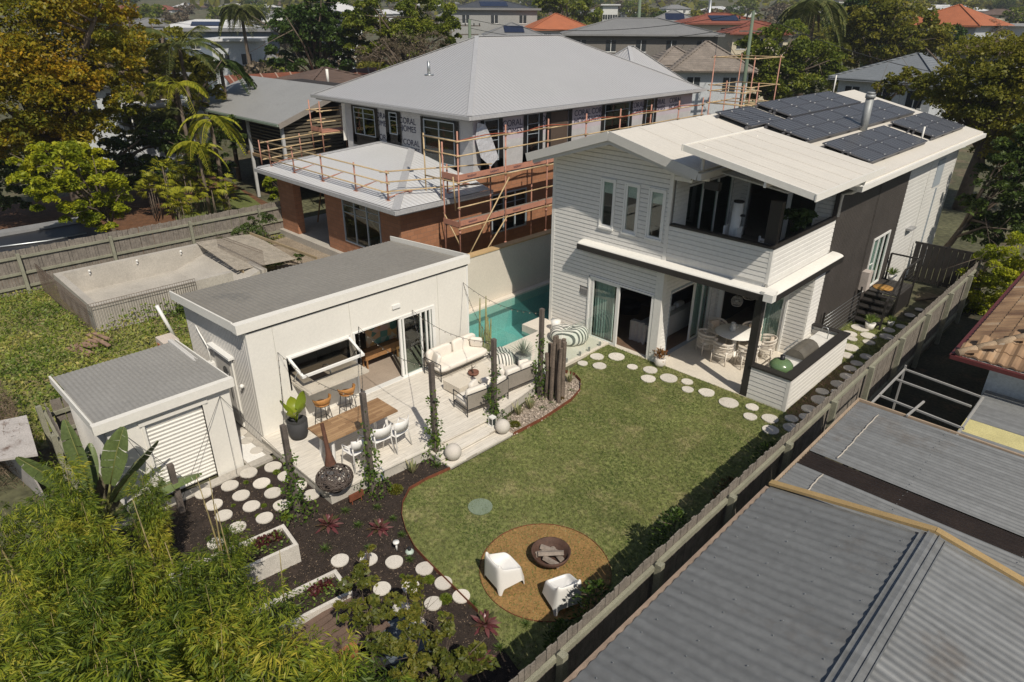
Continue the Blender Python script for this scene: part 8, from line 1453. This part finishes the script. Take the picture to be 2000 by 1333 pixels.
for i, (px, h_) in enumerate([((425, 1090), 3.4), ((440, 1075), 3.6), ((455, 1110), 3.2), ((320, 1130), 3.5), ((385, 1200), 3.3), ((545, 1190), 2.6), ((50, 1120), 3.6)]):
    p = G(px[0], px[1], h_*.6); t = thing('bamboo_cane', 'tall bare tan bamboo cane '+['left of the longer planter, first of three', 'left of the longer planter, tallest of three', 'in front of the longer planter end', 'in the centre of the bamboo mass', 'low in the bamboo mass before the planters', 'leaning over the second planter', 'at the left edge of the bamboo mass'][i], 'bamboo', (p[0], p[1], 0), 'bare bamboo canes'); m = MB(); r1, r2 = rs.uniform(-.2, .2), rs.uniform(-.2, .2)
    m.tube([(0, 0, 0), (r1*.4, r2*.4, h_*.5), (r1, r2, h_)], [.02, .016, .005], 6); m.build('cane', CANE_, t, local=True); m = MB()
    for q in range(9): u = .3+.07*q; m.add([(r1*u, r2*u, h_*u), (r1*u+.03, r2*u-.02, h_*u+.06), (r1*u+.015, r2*u, h_*u+.16)], [(0, 1, 2)])
    m.build('sheaths', mat('dry_sheath', (.42, .34, .22), .8, .2, 5), t, local=True, fix=False)
L_SH = leafmat('leafy_shrub', [(.03, .05, .01), (.07, .09, .015), (.13, .14, .02), (.22, .19, .03)], .3, patch=1)
def shrubpx(lb, items, z, n, seed, sz=.085):
    out = []
    for x_, y_, rp in items: p = G(x_, y_, z); s_ = math.dist(p, (0, 0, CAMZ))/FPX*rp; out.append((*p, s_, s_, s_*.75))
    b_ = (np.mean([o[0] for o in out]), np.mean([o[1] for o in out]), 0); tree('leafy_shrub', lb, 'shrub', b_, out, n, sz, L_SH, BARK, .022, seed, int(n/60), .3, 'leafy shrubs in the foreground', .5)
shrubpx('leafy shrub with drooping leaves over the brown platform', [(700, 1150, 40), (730, 1190, 45), (760, 1250, 45), (680, 1185, 30)], 1.5, 1700, 1); shrubpx('leafy shrub hiding two stepping stones', [(800, 1170, 40), (830, 1215, 45), (780, 1290, 50)], 1.4, 1700, 2); shrubpx('leafy shrub at the bottom edge before the bromeliad', [(870, 1260, 50), (920, 1285, 45), (860, 1320, 55), (800, 1330, 50)], 1.3, 2500, 3)
shrubpx('small leafy sapling at the planter end', [(712, 1095, 22), (720, 1070, 14)], .9, 300, 4, .07)
m_ = MB(); p = G(775, 1245, .3); m_.prism([(p[0]-.45, p[1]-.3), (p[0]+.35, p[1]-.35), (p[0]+.5, p[1]+.35), (p[0]-.3, p[1]+.4)], .02, .28); tag(m_.build('covered_pile', mat('grey_blue_tarp', (.10, .12, .14), .6, .3, 4, bump=.03, bs=10)), 'low blue-grey covered pile under the leafy shrub', 'tarp')

# ------------------------------------------------------------------ air between the camera and the far hillside
hz_ = MB(); hz_.box(-1700, 600, -60, 1700, -3, 75); ho = hz_.build('haze', None); tag(ho, 'pale blue distance haze over the suburb', 'haze', kind='stuff')
HM = bpy.data.materials.new('haze_air'); HM.use_nodes = True; N = HM.node_tree.nodes; N.remove(N['Principled BSDF']); pv = N.new('ShaderNodeVolumePrincipled'); pv.inputs['Color'].default_value = (.88, .93, 1, 1); pv.inputs['Density'].default_value = .0004; pv.inputs['Anisotropy'].default_value = .2
HM.node_tree.links.new(pv.outputs[0], N['Material Output'].inputs['Volume']); ho.data.materials.append(HM)
